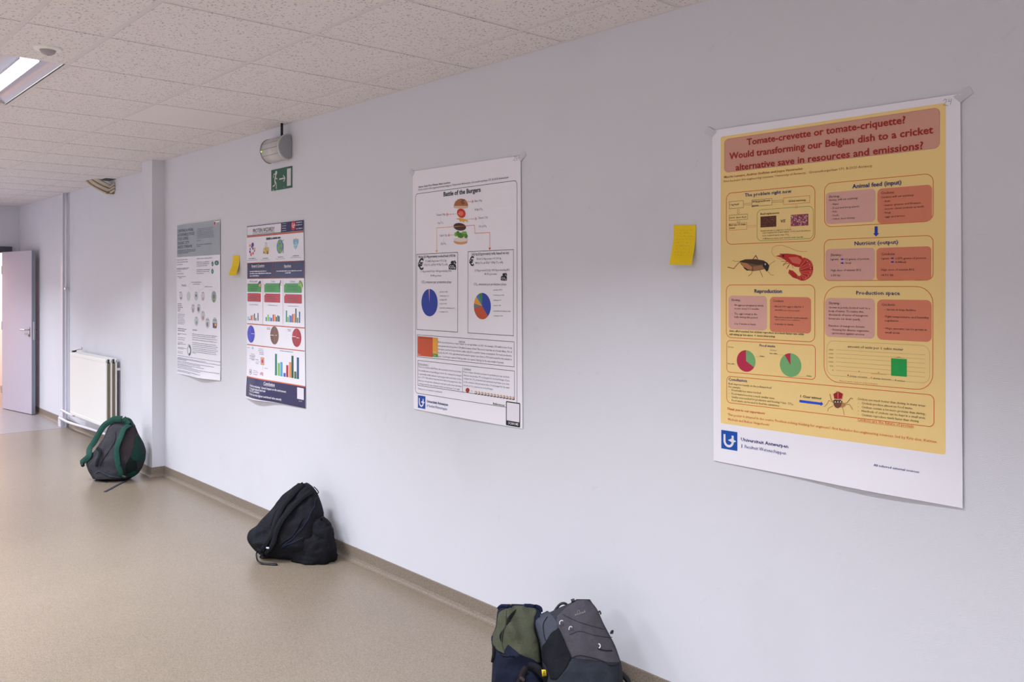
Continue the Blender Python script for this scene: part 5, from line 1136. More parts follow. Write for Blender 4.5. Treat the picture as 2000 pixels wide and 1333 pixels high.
('p',12,((0.5424,1.0919),(0.5407,1.0945),(0.5369,1.0954),(0.5338,1.094),(0.5338,1.0913),(0.5369,1.0893),(0.5407,1.0896)),(240,232,230),4),
('p',12,((0.5713,1.0892),(0.5692,1.0932),(0.5639,1.0957),(0.5579,1.0956),(0.5539,1.0928),(0.5539,1.0887),(0.5579,1.0852),(0.5639,1.084),(0.5692,1.0855)),(205,170,140),3),
('p',12,((0.5706,1.0945),(0.5686,1.098),(0.5638,1.1003),(0.5583,1.1002),(0.5546,1.0978),(0.5546,1.0942),(0.5583,1.0911),(0.5638,1.09),(0.5686,1.0913)),(95,65,50),3),
('p',12,((0.5651,1.092),(0.5634,1.0946),(0.5596,1.0955),(0.5566,1.0941),(0.5566,1.0915),(0.5596,1.0895),(0.5634,1.0897)),(240,232,230),4),
('p',12,((0.5937,1.0893),(0.5917,1.0933),(0.5864,1.0959),(0.5804,1.0957),(0.5765,1.093),(0.5765,1.0889),(0.5804,1.0854),(0.5864,1.0842),(0.5917,1.0857)),(205,170,140),3),
('p',12,((0.593,1.0946),(0.5911,1.0982),(0.5863,1.1004),(0.5808,1.1003),(0.5772,1.0979),(0.5772,1.0943),(0.5808,1.0912),(0.5863,1.0901),(0.5911,1.0914)),(95,65,50),3),
('p',12,((0.5876,1.0921),(0.5859,1.0947),(0.5821,1.0957),(0.5791,1.0943),(0.5791,1.0916),(0.5821,1.0896),(0.5859,1.0899)),(240,232,230),4),
('p',12,((0.616,1.0895),(0.614,1.0935),(0.6087,1.096),(0.6028,1.0958),(0.5989,1.0931),(0.5989,1.0891),(0.6028,1.0856),(0.6087,1.0843),(0.614,1.0859)),(205,170,140),3),
('p',12,((0.6153,1.0948),(0.6134,1.0983),(0.6086,1.1005),(0.6032,1.1004),(0.5996,1.098),(0.5996,1.0945),(0.6032,1.0914),(0.6086,1.0903),(0.6134,1.0916)),(95,65,50),3),
('p',12,((0.6099,1.0923),(0.6082,1.0948),(0.6045,1.0958),(0.6015,1.0944),(0.6015,1.0917),(0.6045,1.0898),(0.6082,1.09)),(240,232,230),4),
('p',12,((0.6381,1.0896),(0.636,1.0936),(0.6309,1.0961),(0.625,1.096),(0.6212,1.0932),(0.6212,1.0892),(0.625,1.0858),(0.6309,1.0845),(0.636,1.086)),(205,170,140),3),
('p',12,((0.6374,1.0949),(0.6355,1.0984),(0.6308,1.1006),(0.6254,1.1005),(0.6218,1.0981),(0.6218,1.0946),(0.6254,1.0915),(0.6308,1.0904),(0.6355,1.0917)),(95,65,50),3),
('p',12,((0.632,1.0924),(0.6304,1.095),(0.6267,1.0959),(0.6237,1.0945),(0.6237,1.0919),(0.6267,1.0899),(0.6304,1.0902)),(240,232,230),4),
('p',12,((0.66,1.0898),(0.658,1.0937),(0.6528,1.0962),(0.647,1.0961),(0.6432,1.0934),(0.6432,1.0894),(0.647,1.0859),(0.6528,1.0847),(0.658,1.0862)),(205,170,140),3),
('p',12,((0.6593,1.095),(0.6574,1.0985),(0.6527,1.1007),(0.6474,1.1006),(0.6439,1.0983),(0.6439,1.0947),(0.6474,1.0917),(0.6527,1.0906),(0.6574,1.0919)),(95,65,50),3),
('p',12,((0.654,1.0926),(0.6523,1.0951),(0.6487,1.096),(0.6457,1.0947),(0.6457,1.092),(0.6487,1.0901),(0.6523,1.0903)),(240,232,230),4),
('p',12,((0.6817,1.0899),(0.6797,1.0939),(0.6746,1.0964),(0.6688,1.0962),(0.665,1.0935),(0.665,1.0895),(0.6688,1.0861),(0.6746,1.0848),(0.6797,1.0864)),(205,170,140),3),
('p',12,((0.681,1.0951),(0.6791,1.0986),(0.6745,1.1008),(0.6692,1.1007),(0.6657,1.0984),(0.6657,1.0948),(0.6692,1.0918),(0.6745,1.0907),(0.6791,1.092)),(95,65,50),3),
('p',12,((0.6757,1.0927),(0.6741,1.0952),(0.6705,1.0962),(0.6676,1.0948),(0.6676,1.0922),(0.6705,1.0902),(0.6741,1.0905)),(240,232,230),4),
('p',12,((0.7032,1.0901),(0.7013,1.094),(0.6962,1.0965),(0.6905,1.0963),(0.6867,1.0936),(0.6867,1.0897),(0.6905,1.0862),(0.6962,1.085),(0.7013,1.0865)),(205,170,140),3),
('p',12,((0.7025,1.0953),(0.7007,1.0987),(0.6961,1.1009),(0.6908,1.1008),(0.6874,1.0985),(0.6874,1.095),(0.6908,1.092),(0.6961,1.0908),(0.7007,1.0922)),(95,65,50),3),
('p',12,((0.6973,1.0928),(0.6957,1.0954),(0.6921,1.0963),(0.6892,1.0949),(0.6892,1.0923),(0.6921,1.0904),(0.6957,1.0906)),(240,232,230),4),
('p',12,((0.7246,1.0902),(0.7226,1.0941),(0.7176,1.0966),(0.7119,1.0965),(0.7082,1.0938),(0.7082,1.0898),(0.7119,1.0864),(0.7176,1.0852),(0.7226,1.0867)),(205,170,140),3),
('p',12,((0.7239,1.0954),(0.7221,1.0988),(0.7175,1.101),(0.7123,1.1009),(0.7089,1.0986),(0.7089,1.0951),(0.7123,1.0921),(0.7175,1.091),(0.7221,1.0923)),(95,65,50),3),
('p',12,((0.7187,1.093),(0.7171,1.0955),(0.7136,1.0964),(0.7107,1.0951),(0.7107,1.0924),(0.7136,1.0905),(0.7171,1.0908)),(240,232,230),4),
('p',12,((0.7458,1.0904),(0.7438,1.0943),(0.7389,1.0967),(0.7332,1.0966),(0.7295,1.0939),(0.7295,1.09),(0.7332,1.0866),(0.7389,1.0853),(0.7438,1.0868)),(205,170,140),3),
('p',12,((0.7451,1.0955),(0.7433,1.099),(0.7388,1.1011),(0.7336,1.101),(0.7302,1.0987),(0.7302,1.0952),(0.7336,1.0922),(0.7388,1.0911),(0.7433,1.0924)),(95,65,50),3),
('p',12,((0.74,1.0931),(0.7384,1.0956),(0.7348,1.0965),(0.732,1.0952),(0.732,1.0926),(0.7348,1.0907),(0.7384,1.0909)),(240,232,230),4),
('p',12,((0.7668,1.0905),(0.7649,1.0944),(0.76,1.0968),(0.7544,1.0967),(0.7507,1.094),(0.7507,1.0901),(0.7544,1.0867),(0.76,1.0855),(0.7649,1.087)),(205,170,140),3),
('p',12,((0.7661,1.0956),(0.7643,1.0991),(0.7598,1.1012),(0.7547,1.1011),(0.7513,1.0988),(0.7513,1.0954),(0.7547,1.0924),(0.7598,1.0913),(0.7643,1.0926)),(95,65,50),3),
('p',12,((0.761,1.0932),(0.7595,1.0957),(0.756,1.0967),(0.7531,1.0953),(0.7531,1.0927),(0.756,1.0908),(0.7595,1.0911)),(240,232,230),4),
('p',12,((0.7877,1.0907),(0.7857,1.0945),(0.7809,1.097),(0.7753,1.0968),(0.7717,1.0942),(0.7717,1.0902),(0.7753,1.0869),(0.7809,1.0857),(0.7857,1.0872)),(205,170,140),3),
('p',12,((0.787,1.0958),(0.7852,1.0992),(0.7807,1.1013),(0.7757,1.1013),(0.7723,1.0989),(0.7723,1.0955),(0.7757,1.0925),(0.7807,1.0914),(0.7852,1.0927)),(95,65,50),3),
('p',12,((0.7819,1.0934),(0.7804,1.0959),(0.7769,1.0968),(0.7741,1.0954),(0.7741,1.0928),(0.7769,1.091),(0.7804,1.0912)),(240,232,230),4),
('t', 0, 'Thank you to our supervisor Lena Bamalia!', 0.049, 0.2563, 1.1176, 0.0078, (90, 90, 130), 0, 0, 6),
('r',13,0.0492,1.1484,0.1137,1.2122,(20,75,170),0,3),
('l',13,((0.0627,1.1612),(0.0627,1.1835),(0.0627,1.1841),(0.0634,1.1888),(0.0654,1.1931),(0.0685,1.1967),(0.0725,1.1992),(0.0771,1.2005),(0.0819,1.2005),(0.0865,1.1992),(0.0905,1.1967),(0.0936,1.1931),(0.0956,1.1888),(0.0963,1.1841),(0.0956,1.1624)),0.0084,(236,232,242),5),
('p',13,((0.0763,1.1803),(0.0918,1.1726),(0.1105,1.1803),(0.0956,1.188),(0.0879,1.1841)),(236,232,242),5),
('r',13,0.129,1.188,0.1329,1.1994,(20,60,150),0,3),
('t', 0, 'Universiteit Antwerpen', 0.1275, 0.3051, 1.1768, 0.0126, (38, 48, 120), 1, 0, 6),
('t', 0, 'Faculteit Wetenschappen', 0.1433, 0.2993, 1.1983, 0.0126, (60, 75, 145), 0, 0, 6),
('t', 0, 'References:', 0.6417, 0.7231, 1.1349, 0.0094, (35, 35, 42), 1, 0, 6),
('r',14,0.7301,1.1102,0.824,1.2187,(22,22,26),0.0047,3),
('r',14,0.7357,1.1149,0.8193,1.1963,(236,232,242),0.0023,4),
('t', 0, 'SCAN ME', 0.7479, 0.8144, 1.2119, 0.0107, (236, 232, 242), 1, 0, 6),
('l',15,((0.7814,0.0125),(0.7871,0.01),(0.7922,0.013),(0.7896,0.0196),(0.7794,0.0287),(0.7835,0.0285),(0.7917,0.0311)),0.0011,(90,90,105),6),
('l',15,((0.7958,0.0117),(0.8045,0.0109),(0.7983,0.0188),(0.806,0.0231),(0.8019,0.0295),(0.7958,0.0288)),0.0011,(90,90,105),6)]),
'22': dict(x0=-5.6151, z0=1.9574, corners=((0.0, 0.0), (0.8007, -0.0018), (0.004, 1.1696), (0.8265, 1.1495)), parts=['lettering', 'printed_header', 'logo', 'cell_picture', 'cheese_picture', 'globe_picture', 'hands_picture', 'printed_band', 'printed_table', 'seed_picture', 'cricket_picture', 'soybean_picture', 'bar_chart', 'bar_chart', 'bar_chart', 'printed_stripe', 'pie_chart', 'pie_chart', 'pie_chart', 'process_diagram', 'bar_chart', 'printed_footer'], els=[
('r',1,0.0064,-0.0004,0.8007,0.0644,(38,36,86),0,1),
('r',1,0.0112,0.0041,0.507,0.0607,(236,232,242),0.007,2),
('t', 0, 'PROTEIN WIZARDY', 0.1011, 0.4186, 0.0476, 0.0256, (35, 35, 42), 0, 0, 6),
('l',0,((0.1011,0.054),(0.4186,0.054)),0.0023,(35,35,42),6),
('r',1,0.0064,0.0654,0.8007,0.0759,(196,98,62),0,1),
('c',2,0.6723,0.0278,0.0298,((0,360,(205,45,50)),),3),
('l',2,((0.6581,0.0078),(0.6581,0.0295),(0.6662,0.0395),(0.6803,0.0378),(0.6823,0.0115)),0.0051,(236,232,242),5),
('l',2,((0.6702,0.0267),(0.6944,0.0251)),0.0064,(236,232,242),5),
('g',0,0.7074,0.7864,0.0138,0.0083,(190,190,210),6),
('g',0,0.7074,0.7835,0.0296,0.0083,(190,190,210),6),
('g',0,0.7074,0.7932,0.0526,0.0083,(190,190,210),6),
('g',0,0.523,0.5803,0.0103,0.0059,(190,190,210),6),
('g',0,0.523,0.5803,0.025,0.0059,(190,190,210),6),
('g',0,0.523,0.5803,0.0407,0.0059,(190,190,210),6),
('g',0,0.523,0.5803,0.0554,0.0059,(190,190,210),6),
('g',0,0.3012,0.4998,0.1006,0.0148,(35,35,42),6),
('l',2,((0.3012,0.1027),(0.4998,0.1001)),0.0017,(35,35,42),3),
('p',3,((0.1152,0.1285),(0.1114,0.1374),(0.1014,0.1427),(0.089,0.1423),(0.079,0.1363),(0.0751,0.1271),(0.079,0.1181),(0.089,0.1128),(0.1014,0.1133),(0.1114,0.1193)),(105,50,160),3),
('p',3,((0.096,0.1408),(0.0936,0.1464),(0.0873,0.1497),(0.0796,0.1495),(0.0733,0.1457),(0.0709,0.14),(0.0733,0.1343),(0.0796,0.131),(0.0873,0.1313),(0.0936,0.135)),(130,70,180),3),
('p',3,((0.0665,0.132),(0.0641,0.1376),(0.0578,0.1409),(0.0499,0.1407),(0.0436,0.1369),(0.0412,0.1311),(0.0436,0.1255),(0.0499,0.1221),(0.0578,0.1224),(0.0641,0.1262)),(230,150,60),3),
('p',3,((0.0675,0.1555),(0.0656,0.16),(0.0606,0.1627),(0.0543,0.1625),(0.0492,0.1595),(0.0473,0.1548),(0.0492,0.1503),(0.0543,0.1476),(0.0606,0.1479),(0.0656,0.1508)),(150,80,170),3),
('p',3,((0.1111,0.1543),(0.1092,0.1587),(0.1042,0.1614),(0.098,0.1612),(0.093,0.1582),(0.0911,0.1536),(0.093,0.1491),(0.098,0.1465),(0.1042,0.1467),(0.1092,0.1496)),(100,40,140),3),
('p',3,((0.1404,0.1552),(0.138,0.1608),(0.1318,0.1641),(0.1242,0.1639),(0.1179,0.1602),(0.1155,0.1544),(0.1179,0.1488),(0.1242,0.1455),(0.1318,0.1457),(0.138,0.1494)),(240,180,130),3),
('p',3,((0.0665,0.1737),(0.0641,0.1793),(0.0578,0.1827),(0.0499,0.1825),(0.0436,0.1788),(0.0412,0.173),(0.0436,0.1673),(0.0499,0.1639),(0.0578,0.1642),(0.0641,0.1679)),(120,60,150),3),
('p',3,((0.088,0.1925),(0.0849,0.1998),(0.0767,0.2042),(0.0666,0.204),(0.0584,0.1992),(0.0552,0.1916),(0.0584,0.1843),(0.0666,0.1799),(0.0767,0.1802),(0.0849,0.185)),(235,140,90),3),
('p',3,((0.1171,0.1855),(0.1147,0.1911),(0.1085,0.1945),(0.1007,0.1943),(0.0945,0.1906),(0.0921,0.1848),(0.0945,0.1792),(0.1007,0.1759),(0.1085,0.1761),(0.1147,0.1798)),(220,60,130),3),
('p',3,((0.1332,0.1705),(0.1315,0.1744),(0.1272,0.1767),(0.1218,0.1766),(0.1174,0.174),(0.1158,0.1699),(0.1174,0.166),(0.1218,0.1637),(0.1272,0.1639),(0.1315,0.1664)),(200,60,110),3),
('p',4,((0.262,0.1591),(0.2901,0.1473),(0.34,0.1515),(0.3489,0.1668),(0.3433,0.1943),(0.3068,0.1959),(0.2564,0.1919)),(215,195,120),3),
('p',4,((0.2815,0.185),(0.2791,0.1902),(0.2733,0.1922),(0.2675,0.1899),(0.265,0.1846),(0.2675,0.1794),(0.2733,0.1774),(0.2791,0.1797)),(190,90,60),4),
('p',4,((0.3316,0.1814),(0.3292,0.1866),(0.3235,0.1886),(0.3177,0.1862),(0.3153,0.1809),(0.3177,0.1758),(0.3235,0.1738),(0.3292,0.1761)),(150,120,60),4),
('p',4,((0.3038,0.1654),(0.3014,0.1706),(0.2957,0.1726),(0.2899,0.1703),(0.2875,0.1649),(0.2899,0.1598),(0.2957,0.1578),(0.3014,0.1601)),(190,165,80),4),
('p',4,((0.3338,0.1916),(0.3314,0.1967),(0.3257,0.1987),(0.3199,0.1964),(0.3175,0.1911),(0.3199,0.1859),(0.3257,0.1839),(0.3314,0.1863)),(120,90,50),4),
('p',4,((0.2871,0.1725),(0.2847,0.1777),(0.2789,0.1797),(0.2731,0.1774),(0.2707,0.172),(0.2731,0.1668),(0.2789,0.1648),(0.2847,0.1672)),(235,220,150),4),
('l',4,((0.2845,0.1471),(0.2901,0.122),(0.3068,0.1201),(0.3146,0.1456)),0.0024,(140,130,130),3),
('p',5,((0.5408,0.1542),(0.5387,0.1683),(0.5324,0.1808),(0.5227,0.1907),(0.5104,0.1968),(0.4967,0.1987),(0.4829,0.1961),(0.4705,0.1892),(0.4606,0.1787),(0.4542,0.1656),(0.452,0.1512),(0.4542,0.137),(0.4606,0.1244),(0.4705,0.1145),(0.4829,0.1085),(0.4967,0.1068),(0.5104,0.1096),(0.5227,0.1165),(0.5324,0.127),(0.5387,0.14)),(80,150,205),3),
('p',5,((0.4868,0.1317),(0.4841,0.14),(0.4774,0.1443),(0.4698,0.1425),(0.4648,0.1354),(0.4648,0.1264),(0.4698,0.1196),(0.4774,0.1184),(0.4841,0.1231)),(150,185,80),4),
('p',5,((0.5107,0.1203),(0.5075,0.1265),(0.4991,0.1295),(0.4896,0.128),(0.4834,0.1226),(0.4834,0.1158),(0.4896,0.1109),(0.4991,0.1101),(0.5075,0.1138)),(150,185,80),4),
('p',5,((0.5304,0.148),(0.5274,0.1584),(0.52,0.1637),(0.5115,0.1615),(0.5059,0.1527),(0.5059,0.1415),(0.5115,0.1331),(0.52,0.1315),(0.5274,0.1374)),(150,185,80),4),
('p',5,((0.4981,0.1715),(0.4948,0.1841),(0.4864,0.1906),(0.4769,0.1879),(0.4706,0.1774),(0.4706,0.1639),(0.4769,0.1537),(0.4864,0.1517),(0.4948,0.1587)),(150,185,80),4),
('p',5,((0.5265,0.1822),(0.5232,0.1905),(0.5149,0.1947),(0.5055,0.1929),(0.4993,0.1859),(0.4993,0.1769),(0.5055,0.1702),(0.5149,0.1689),(0.5232,0.1737)),(150,185,80),4),
('p',5,((0.5012,0.1519),(0.4989,0.1603),(0.4931,0.1646),(0.4864,0.1628),(0.4821,0.1557),(0.4821,0.1467),(0.4864,0.14),(0.4931,0.1387),(0.4989,0.1434)),(150,185,80),4),
('p',5,((0.4786,0.161),(0.4767,0.1673),(0.4716,0.1705),(0.4659,0.1692),(0.4621,0.1639),(0.4621,0.1571),(0.4659,0.152),(0.4716,0.151),(0.4767,0.1546)),(150,185,80),4),
('l',5,((0.523,0.1183),(0.5492,0.1119)),0.0033,(110,110,115),4),
('l',5,((0.5408,0.1336),(0.544,0.1974)),0.0058,(190,60,60),4),
('p',6,((0.693,0.1296),(0.6905,0.1418),(0.6842,0.1482),(0.677,0.1456),(0.6722,0.1354),(0.6722,0.1222),(0.677,0.1123),(0.6842,0.1104),(0.6905,0.1172)),(130,190,220),3),
('p',6,((0.7379,0.1313),(0.7354,0.1435),(0.7291,0.1498),(0.722,0.1472),(0.7173,0.1371),(0.7173,0.124),(0.722,0.1142),(0.7291,0.1122),(0.7354,0.1189)),(130,190,220),3),
('p',6,((0.7144,0.1208),(0.712,0.1269),(0.7061,0.1299),(0.6994,0.1286),(0.695,0.1234),(0.695,0.1168),(0.6994,0.112),(0.7061,0.1111),(0.712,0.1146)),(150,205,230),3),
('p',6,((0.725,0.1547),(0.7197,0.1668),(0.7063,0.1729),(0.691,0.1701),(0.681,0.1597),(0.681,0.1466),(0.691,0.1369),(0.7063,0.1352),(0.7197,0.1422)),(130,190,220),3),
('p',6,((0.7077,0.1445),(0.7046,0.1547),(0.6967,0.1599),(0.6877,0.1576),(0.6818,0.1491),(0.6818,0.1381),(0.6877,0.1299),(0.6967,0.1284),(0.7046,0.1341)),(175,220,238),3),
('p',6,((0.7306,0.1429),(0.7275,0.1531),(0.7197,0.1582),(0.7107,0.156),(0.7049,0.1475),(0.7049,0.1366),(0.7107,0.1284),(0.7197,0.1269),(0.7275,0.1326)),(175,220,238),3),
('p',6,((0.7144,0.1687),(0.7116,0.1747),(0.7045,0.1778),(0.6964,0.1764),(0.6911,0.1712),(0.6911,0.1646),(0.6964,0.1598),(0.7045,0.1589),(0.7116,0.1624)),(175,220,238),3),
('p',6,((0.711,0.1135),(0.7091,0.118),(0.7044,0.1197),(0.6997,0.1176),(0.6977,0.113),(0.6997,0.1086),(0.7044,0.1069),(0.7091,0.1089)),(240,190,130),4),
('g',0,0.036,0.1478,0.2225,0.007,(90,90,100),6),
('g',0,0.0061,0.1766,0.2334,0.0046,(150,150,160),6),
('g',0,0.2564,0.3367,0.226,0.0068,(90,90,100),6),
('g',0,0.2281,0.3642,0.2366,0.0044,(150,150,160),6),
('g',0,0.4755,0.5461,0.2232,0.0066,(90,90,100),6),
('g',0,0.4488,0.5721,0.2334,0.0043,(150,150,160),6),
('g',0,0.6672,0.7441,0.2201,0.0064,(90,90,100),6),
('g',0,0.6419,0.7688,0.2301,0.0042,(150,150,160),6),
('o',7,0.0096,0.2482,0.8085,0.3584,(196,98,62),0,0.0035,2),
('r',7,0.0096,0.2482,0.8085,0.3584,(38,36,86),0,1),
('l',7,((0.408,0.25),(0.408,0.363)),0.0027,(196,98,62),3),
('t', 0, 'Research Questions', 0.0811, 0.2845, 0.2782, 0.016, (236, 232, 242), 1, 1, 6),
('l',0,((0.0811,0.2822),(0.2845,0.2822)),0.0014,(236,232,242),6),
('t', 0, 'Hypothesis', 0.5575, 0.65, 0.2857, 0.0149, (236, 232, 242), 1, 1, 6),
('l',0,((0.5575,0.2894),(0.65,0.2894)),0.0013,(236,232,242),6),
('g',0,0.0539,0.3179,0.3117,0.0091,(225,222,238),6),
('g',0,0.0539,0.3806,0.3258,0.0091,(225,222,238),6),
('g',0,0.0539,0.1996,0.3414,0.009,(225,222,238),6),
('g',0,0.4541,0.7835,0.3138,0.0086,(225,222,238),6),
('g',0,0.57,0.652,0.3259,0.0084,(225,222,238),6),
('l',8,((0.2578,0.3622),(0.2578,0.6604)),0.0024,(200,80,70),2),
('l',8,((0.5406,0.3637),(0.5406,0.6509)),0.0023,(200,80,70),2),
('t', 0, 'African seeds', 0.0503, 0.1743, 0.3811, 0.0132, (120, 120, 130), 0, 0, 6),
('t', 0, 'Crickets', 0.3763, 0.4327, 0.382, 0.0127, (120, 120, 130), 0, 0, 6),
('t', 0, 'Soybeans', 0.6368, 0.7004, 0.3827, 0.0122, (120, 120, 130), 0, 0, 6),
('o',8,0.016,0.3899,0.2306,0.4465,(30,50,50),0.0052,0.0017,3),
('r',8,0.016,0.3899,0.2306,0.4465,(60,165,60),0.0052,2),
('g',0,0.0558,0.1888,0.4108,0.0052,(25,70,40),6),
('g',0,0.0558,0.1915,0.4234,0.0052,(25,70,40),6),
('g',0,0.0558,0.1689,0.4359,0.0052,(25,70,40),6),
('o',8,0.2787,0.3893,0.5021,0.4478,(30,50,50),0.0051,0.0017,3),
('r',8,0.2787,0.3893,0.5021,0.4478,(60,165,60),0.0051,2),
('g',0,0.3159,0.4496,0.4096,0.0051,(25,70,40),6),
('g',0,0.3159,0.4297,0.4217,0.0051,(25,70,40),6),
('g',0,0.3159,0.4449,0.4338,0.0051,(25,70,40),6),
('o',8,0.5566,0.3898,0.7792,0.4481,(30,50,50),0.0049,0.0016,3),
('r',8,0.5566,0.3898,0.7792,0.4481,(60,165,60),0.0049,2),
('g',0,0.5911,0.7221,0.4093,0.0049,(25,70,40),6),
('g',0,0.5911,0.7258,0.421,0.0049,(25,70,40),6),
('g',0,0.5911,0.7315,0.4326,0.0048,(25,70,40),6),
('o',8,0.016,0.4553,0.2246,0.5116,(30,50,50),0.0053,0.0018,3),
('r',8,0.016,0.4553,0.2246,0.5116,(200,45,55),0.0053,2),
('g',0,0.0558,0.1782,0.4759,0.0052,(100,25,35),6),
('g',0,0.0558,0.184,0.4884,0.0052,(100,25,35),6),
('g',0,0.0558,0.1853,0.5009,0.0052,(100,25,35),6),
('o',8,0.2787,0.4562,0.5021,0.513,(30,50,50),0.005,0.0017,3),
('r',8,0.2787,0.4562,0.5021,0.513,(200,45,55),0.005,2),
('g',0,0.3159,0.4252,0.4762,0.0051,(100,25,35),6),
('g',0,0.3159,0.4581,0.4883,0.0051,(100,25,35),6),
('g',0,0.3159,0.4425,0.5004,0.0051,(100,25,35),6),
('o',8,0.5587,0.4582,0.7805,0.5145,(30,50,50),0.0049,0.0017,3),
('r',8,0.5587,0.4582,0.7805,0.5145,(200,45,55),0.0049,2),
('g',0,0.5932,0.7316,0.4774,0.0049,(100,25,35),6),
('g',0,0.5932,0.7357,0.489,0.0048,(100,25,35),6),
('g',0,0.5932,0.7432,0.5007,0.0049,(100,25,35),6),
('p',8,((0.2997,0.3904),(0.2969,0.3956),(0.2901,0.3978),(0.2832,0.3956),(0.2804,0.3903),(0.2832,0.3851),(0.2901,0.3829),(0.2969,0.3851)),(240,240,240),5),
('p',8,((0.5717,0.3908),(0.5691,0.3959),(0.5627,0.398),(0.5564,0.3959),(0.5537,0.3908),(0.5564,0.3857),(0.5627,0.3836),(0.5691,0.3857)),(240,240,240),5),
('p',8,((0.2975,0.4587),(0.2947,0.4639),(0.2878,0.4662),(0.281,0.4641),(0.2781,0.4588),(0.281,0.4535),(0.2878,0.4513),(0.2947,0.4534)),(250,220,225),5),
('p',8,((0.5738,0.4615),(0.5712,0.4666),(0.5648,0.4687),(0.5584,0.4667),(0.5558,0.4617),(0.5584,0.4566),(0.5648,0.4544),(0.5712,0.4565)),(250,220,225),5),
('p',9,((0.2221,0.3909),(0.2167,0.3956),(0.2102,0.3995),(0.2032,0.4023),(0.1964,0.4036),(0.1905,0.4034),(0.186,0.4016),(0.1834,0.3985),(0.1829,0.3943),(0.1847,0.3895),(0.1885,0.3844),(0.1939,0.3797),(0.2004,0.3758),(0.2074,0.3731),(0.2142,0.3718),(0.2201,0.372),(0.2246,0.3738),(0.2271,0.3769),(0.2276,0.3811),(0.2259,0.3859)),(70,75,85),5),
('p',9,((0.2394,0.4005),(0.2383,0.4036),(0.2351,0.4065),(0.2301,0.4087),(0.2238,0.4102),(0.2167,0.4107),(0.2097,0.4102),(0.2033,0.4088),(0.1983,0.4065),(0.195,0.4036),(0.1939,0.4005),(0.195,0.3973),(0.1983,0.3944),(0.2033,0.3922),(0.2097,0.3907),(0.2167,0.3903),(0.2238,0.3908),(0.2301,0.3922),(0.2351,0.3945),(0.2383,0.3973)),(225,175,140),6),
('l',10,((0.5125,0.3686),(0.4988,0.3932),(0.4967,0.4227)),0.0059,(90,45,45),5),
('l',10,((0.4808,0.3882),(0.523,0.403)),0.0023,(90,45,45),5),
('l',10,((0.523,0.3785),(0.484,0.4079)),0.0023,(90,45,45),5),
('p',11,((0.7904,0.3907),(0.7939,0.3979),(0.7953,0.4045),(0.7944,0.4102),(0.7912,0.4141),(0.7862,0.4161),(0.7797,0.4159),(0.7724,0.4135),(0.7651,0.4091),(0.7583,0.4032),(0.7529,0.3963),(0.7493,0.3891),(0.748,0.3824),(0.7489,0.3767),(0.7521,0.3727),(0.7572,0.3708),(0.7637,0.3711),(0.771,0.3735),(0.7783,0.3779),(0.785,0.3839)),(120,165,60),5),
('p',11,((0.7846,0.4015),(0.7871,0.4062),(0.7884,0.4106),(0.7883,0.4143),(0.7869,0.4169),(0.7843,0.4181),(0.7807,0.4178),(0.7766,0.4161),(0.7722,0.4131),(0.7681,0.4091),(0.7647,0.4045),(0.7622,0.3997),(0.7609,0.3953),(0.761,0.3916),(0.7624,0.3891),(0.765,0.3879),(0.7686,0.3882),(0.7727,0.3899),(0.7771,0.3929),(0.7812,0.3969)),(160,200,90),6),
('p',11,((0.7619,0.3935),(0.7613,0.3974),(0.7596,0.4009),(0.757,0.4037),(0.7537,0.4055),(0.7501,0.4062),(0.7464,0.4055),(0.7431,0.4037),(0.7405,0.4009),(0.7388,0.3974),(0.7382,0.3935),(0.7388,0.3895),(0.7405,0.386),(0.7431,0.3832),(0.7464,0.3814),(0.7501,0.3808),(0.7537,0.3814),(0.757,0.3832),(0.7596,0.386),(0.7613,0.3896)),(170,190,100),5),
('r',12,0.0139,0.6153,0.0294,0.6389,(170,210,180),0,2),
('r',12,0.0282,0.6149,0.0438,0.639,(175,210,240),0,2),
('r',12,0.0438,0.6302,0.0592,0.6391,(40,80,190),0,2),
('r',12,0.0675,0.606,0.0829,0.6389,(175,45,35),0,2),
('r',12,0.0935,0.6017,0.1087,0.6386,(245,145,35),0,2),
('r',12,0.1192,0.5918,0.1344,0.6389,(25,85,60),0,2),
('r',12,0.1425,0.6211,0.1576,0.6387,(75,115,45),0,2),
('r',12,0.1749,0.5868,0.1899,0.6382,(45,85,130),0,2),
('g',0,0.0503,0.1881,0.5347,0.0053,(110,110,150),6),
('r',13,0.2984,0.6102,0.3151,0.6375,(40,140,110),0,2),
('r',13,0.3262,0.5933,0.3428,0.6371,(120,195,80),0,2),
('r',13,0.3516,0.6087,0.3681,0.6364,(75,165,225),0,2),
('r',13,0.3735,0.6131,0.3899,0.6362,(40,80,190),0,2),
('r',13,0.3997,0.5914,0.4159,0.6354,(175,45,35),0,2),
('r',13,0.4224,0.5899,0.4386,0.6352,(245,145,35),0,2),
('r',13,0.4429,0.6052,0.4589,0.635,(25,85,60),0,2),
('r',13,0.4643,0.5943,0.4802,0.6349,(75,115,45),0,2),
('r',13,0.4824,0.5992,0.4983,0.6348,(45,85,130),0,2),
('g',0,0.3367,0.4701,0.5339,0.0051,(110,110,150),6),
('r',14,0.5798,0.5611,0.5953,0.6347,(40,140,110),0,2),
('r',14,0.6005,0.6019,0.6159,0.6345,(120,195,80),0,2),
('r',14,0.621,0.5902,0.6363,0.6343,(75,165,225),0,2),
('r',14,0.6393,0.5927,0.6546,0.6342,(40,80,190),0,2),
('r',14,0.6596,0.582,0.6748,0.6345,(175,45,35),0,2),
('r',14,0.6808,0.5796,0.6959,0.6343,(245,145,35),0,2),
('r',14,0.7009,0.5465,0.7159,0.6342,(25,85,60),0,2),
('r',14,0.7228,0.6034,0.7377,0.6344,(75,115,45),0,2),
('r',14,0.7456,0.5647,0.7604,0.6342,(45,85,130),0,2),
('g',0,0.6092,0.7451,0.534,0.0048,(110,110,150),6),
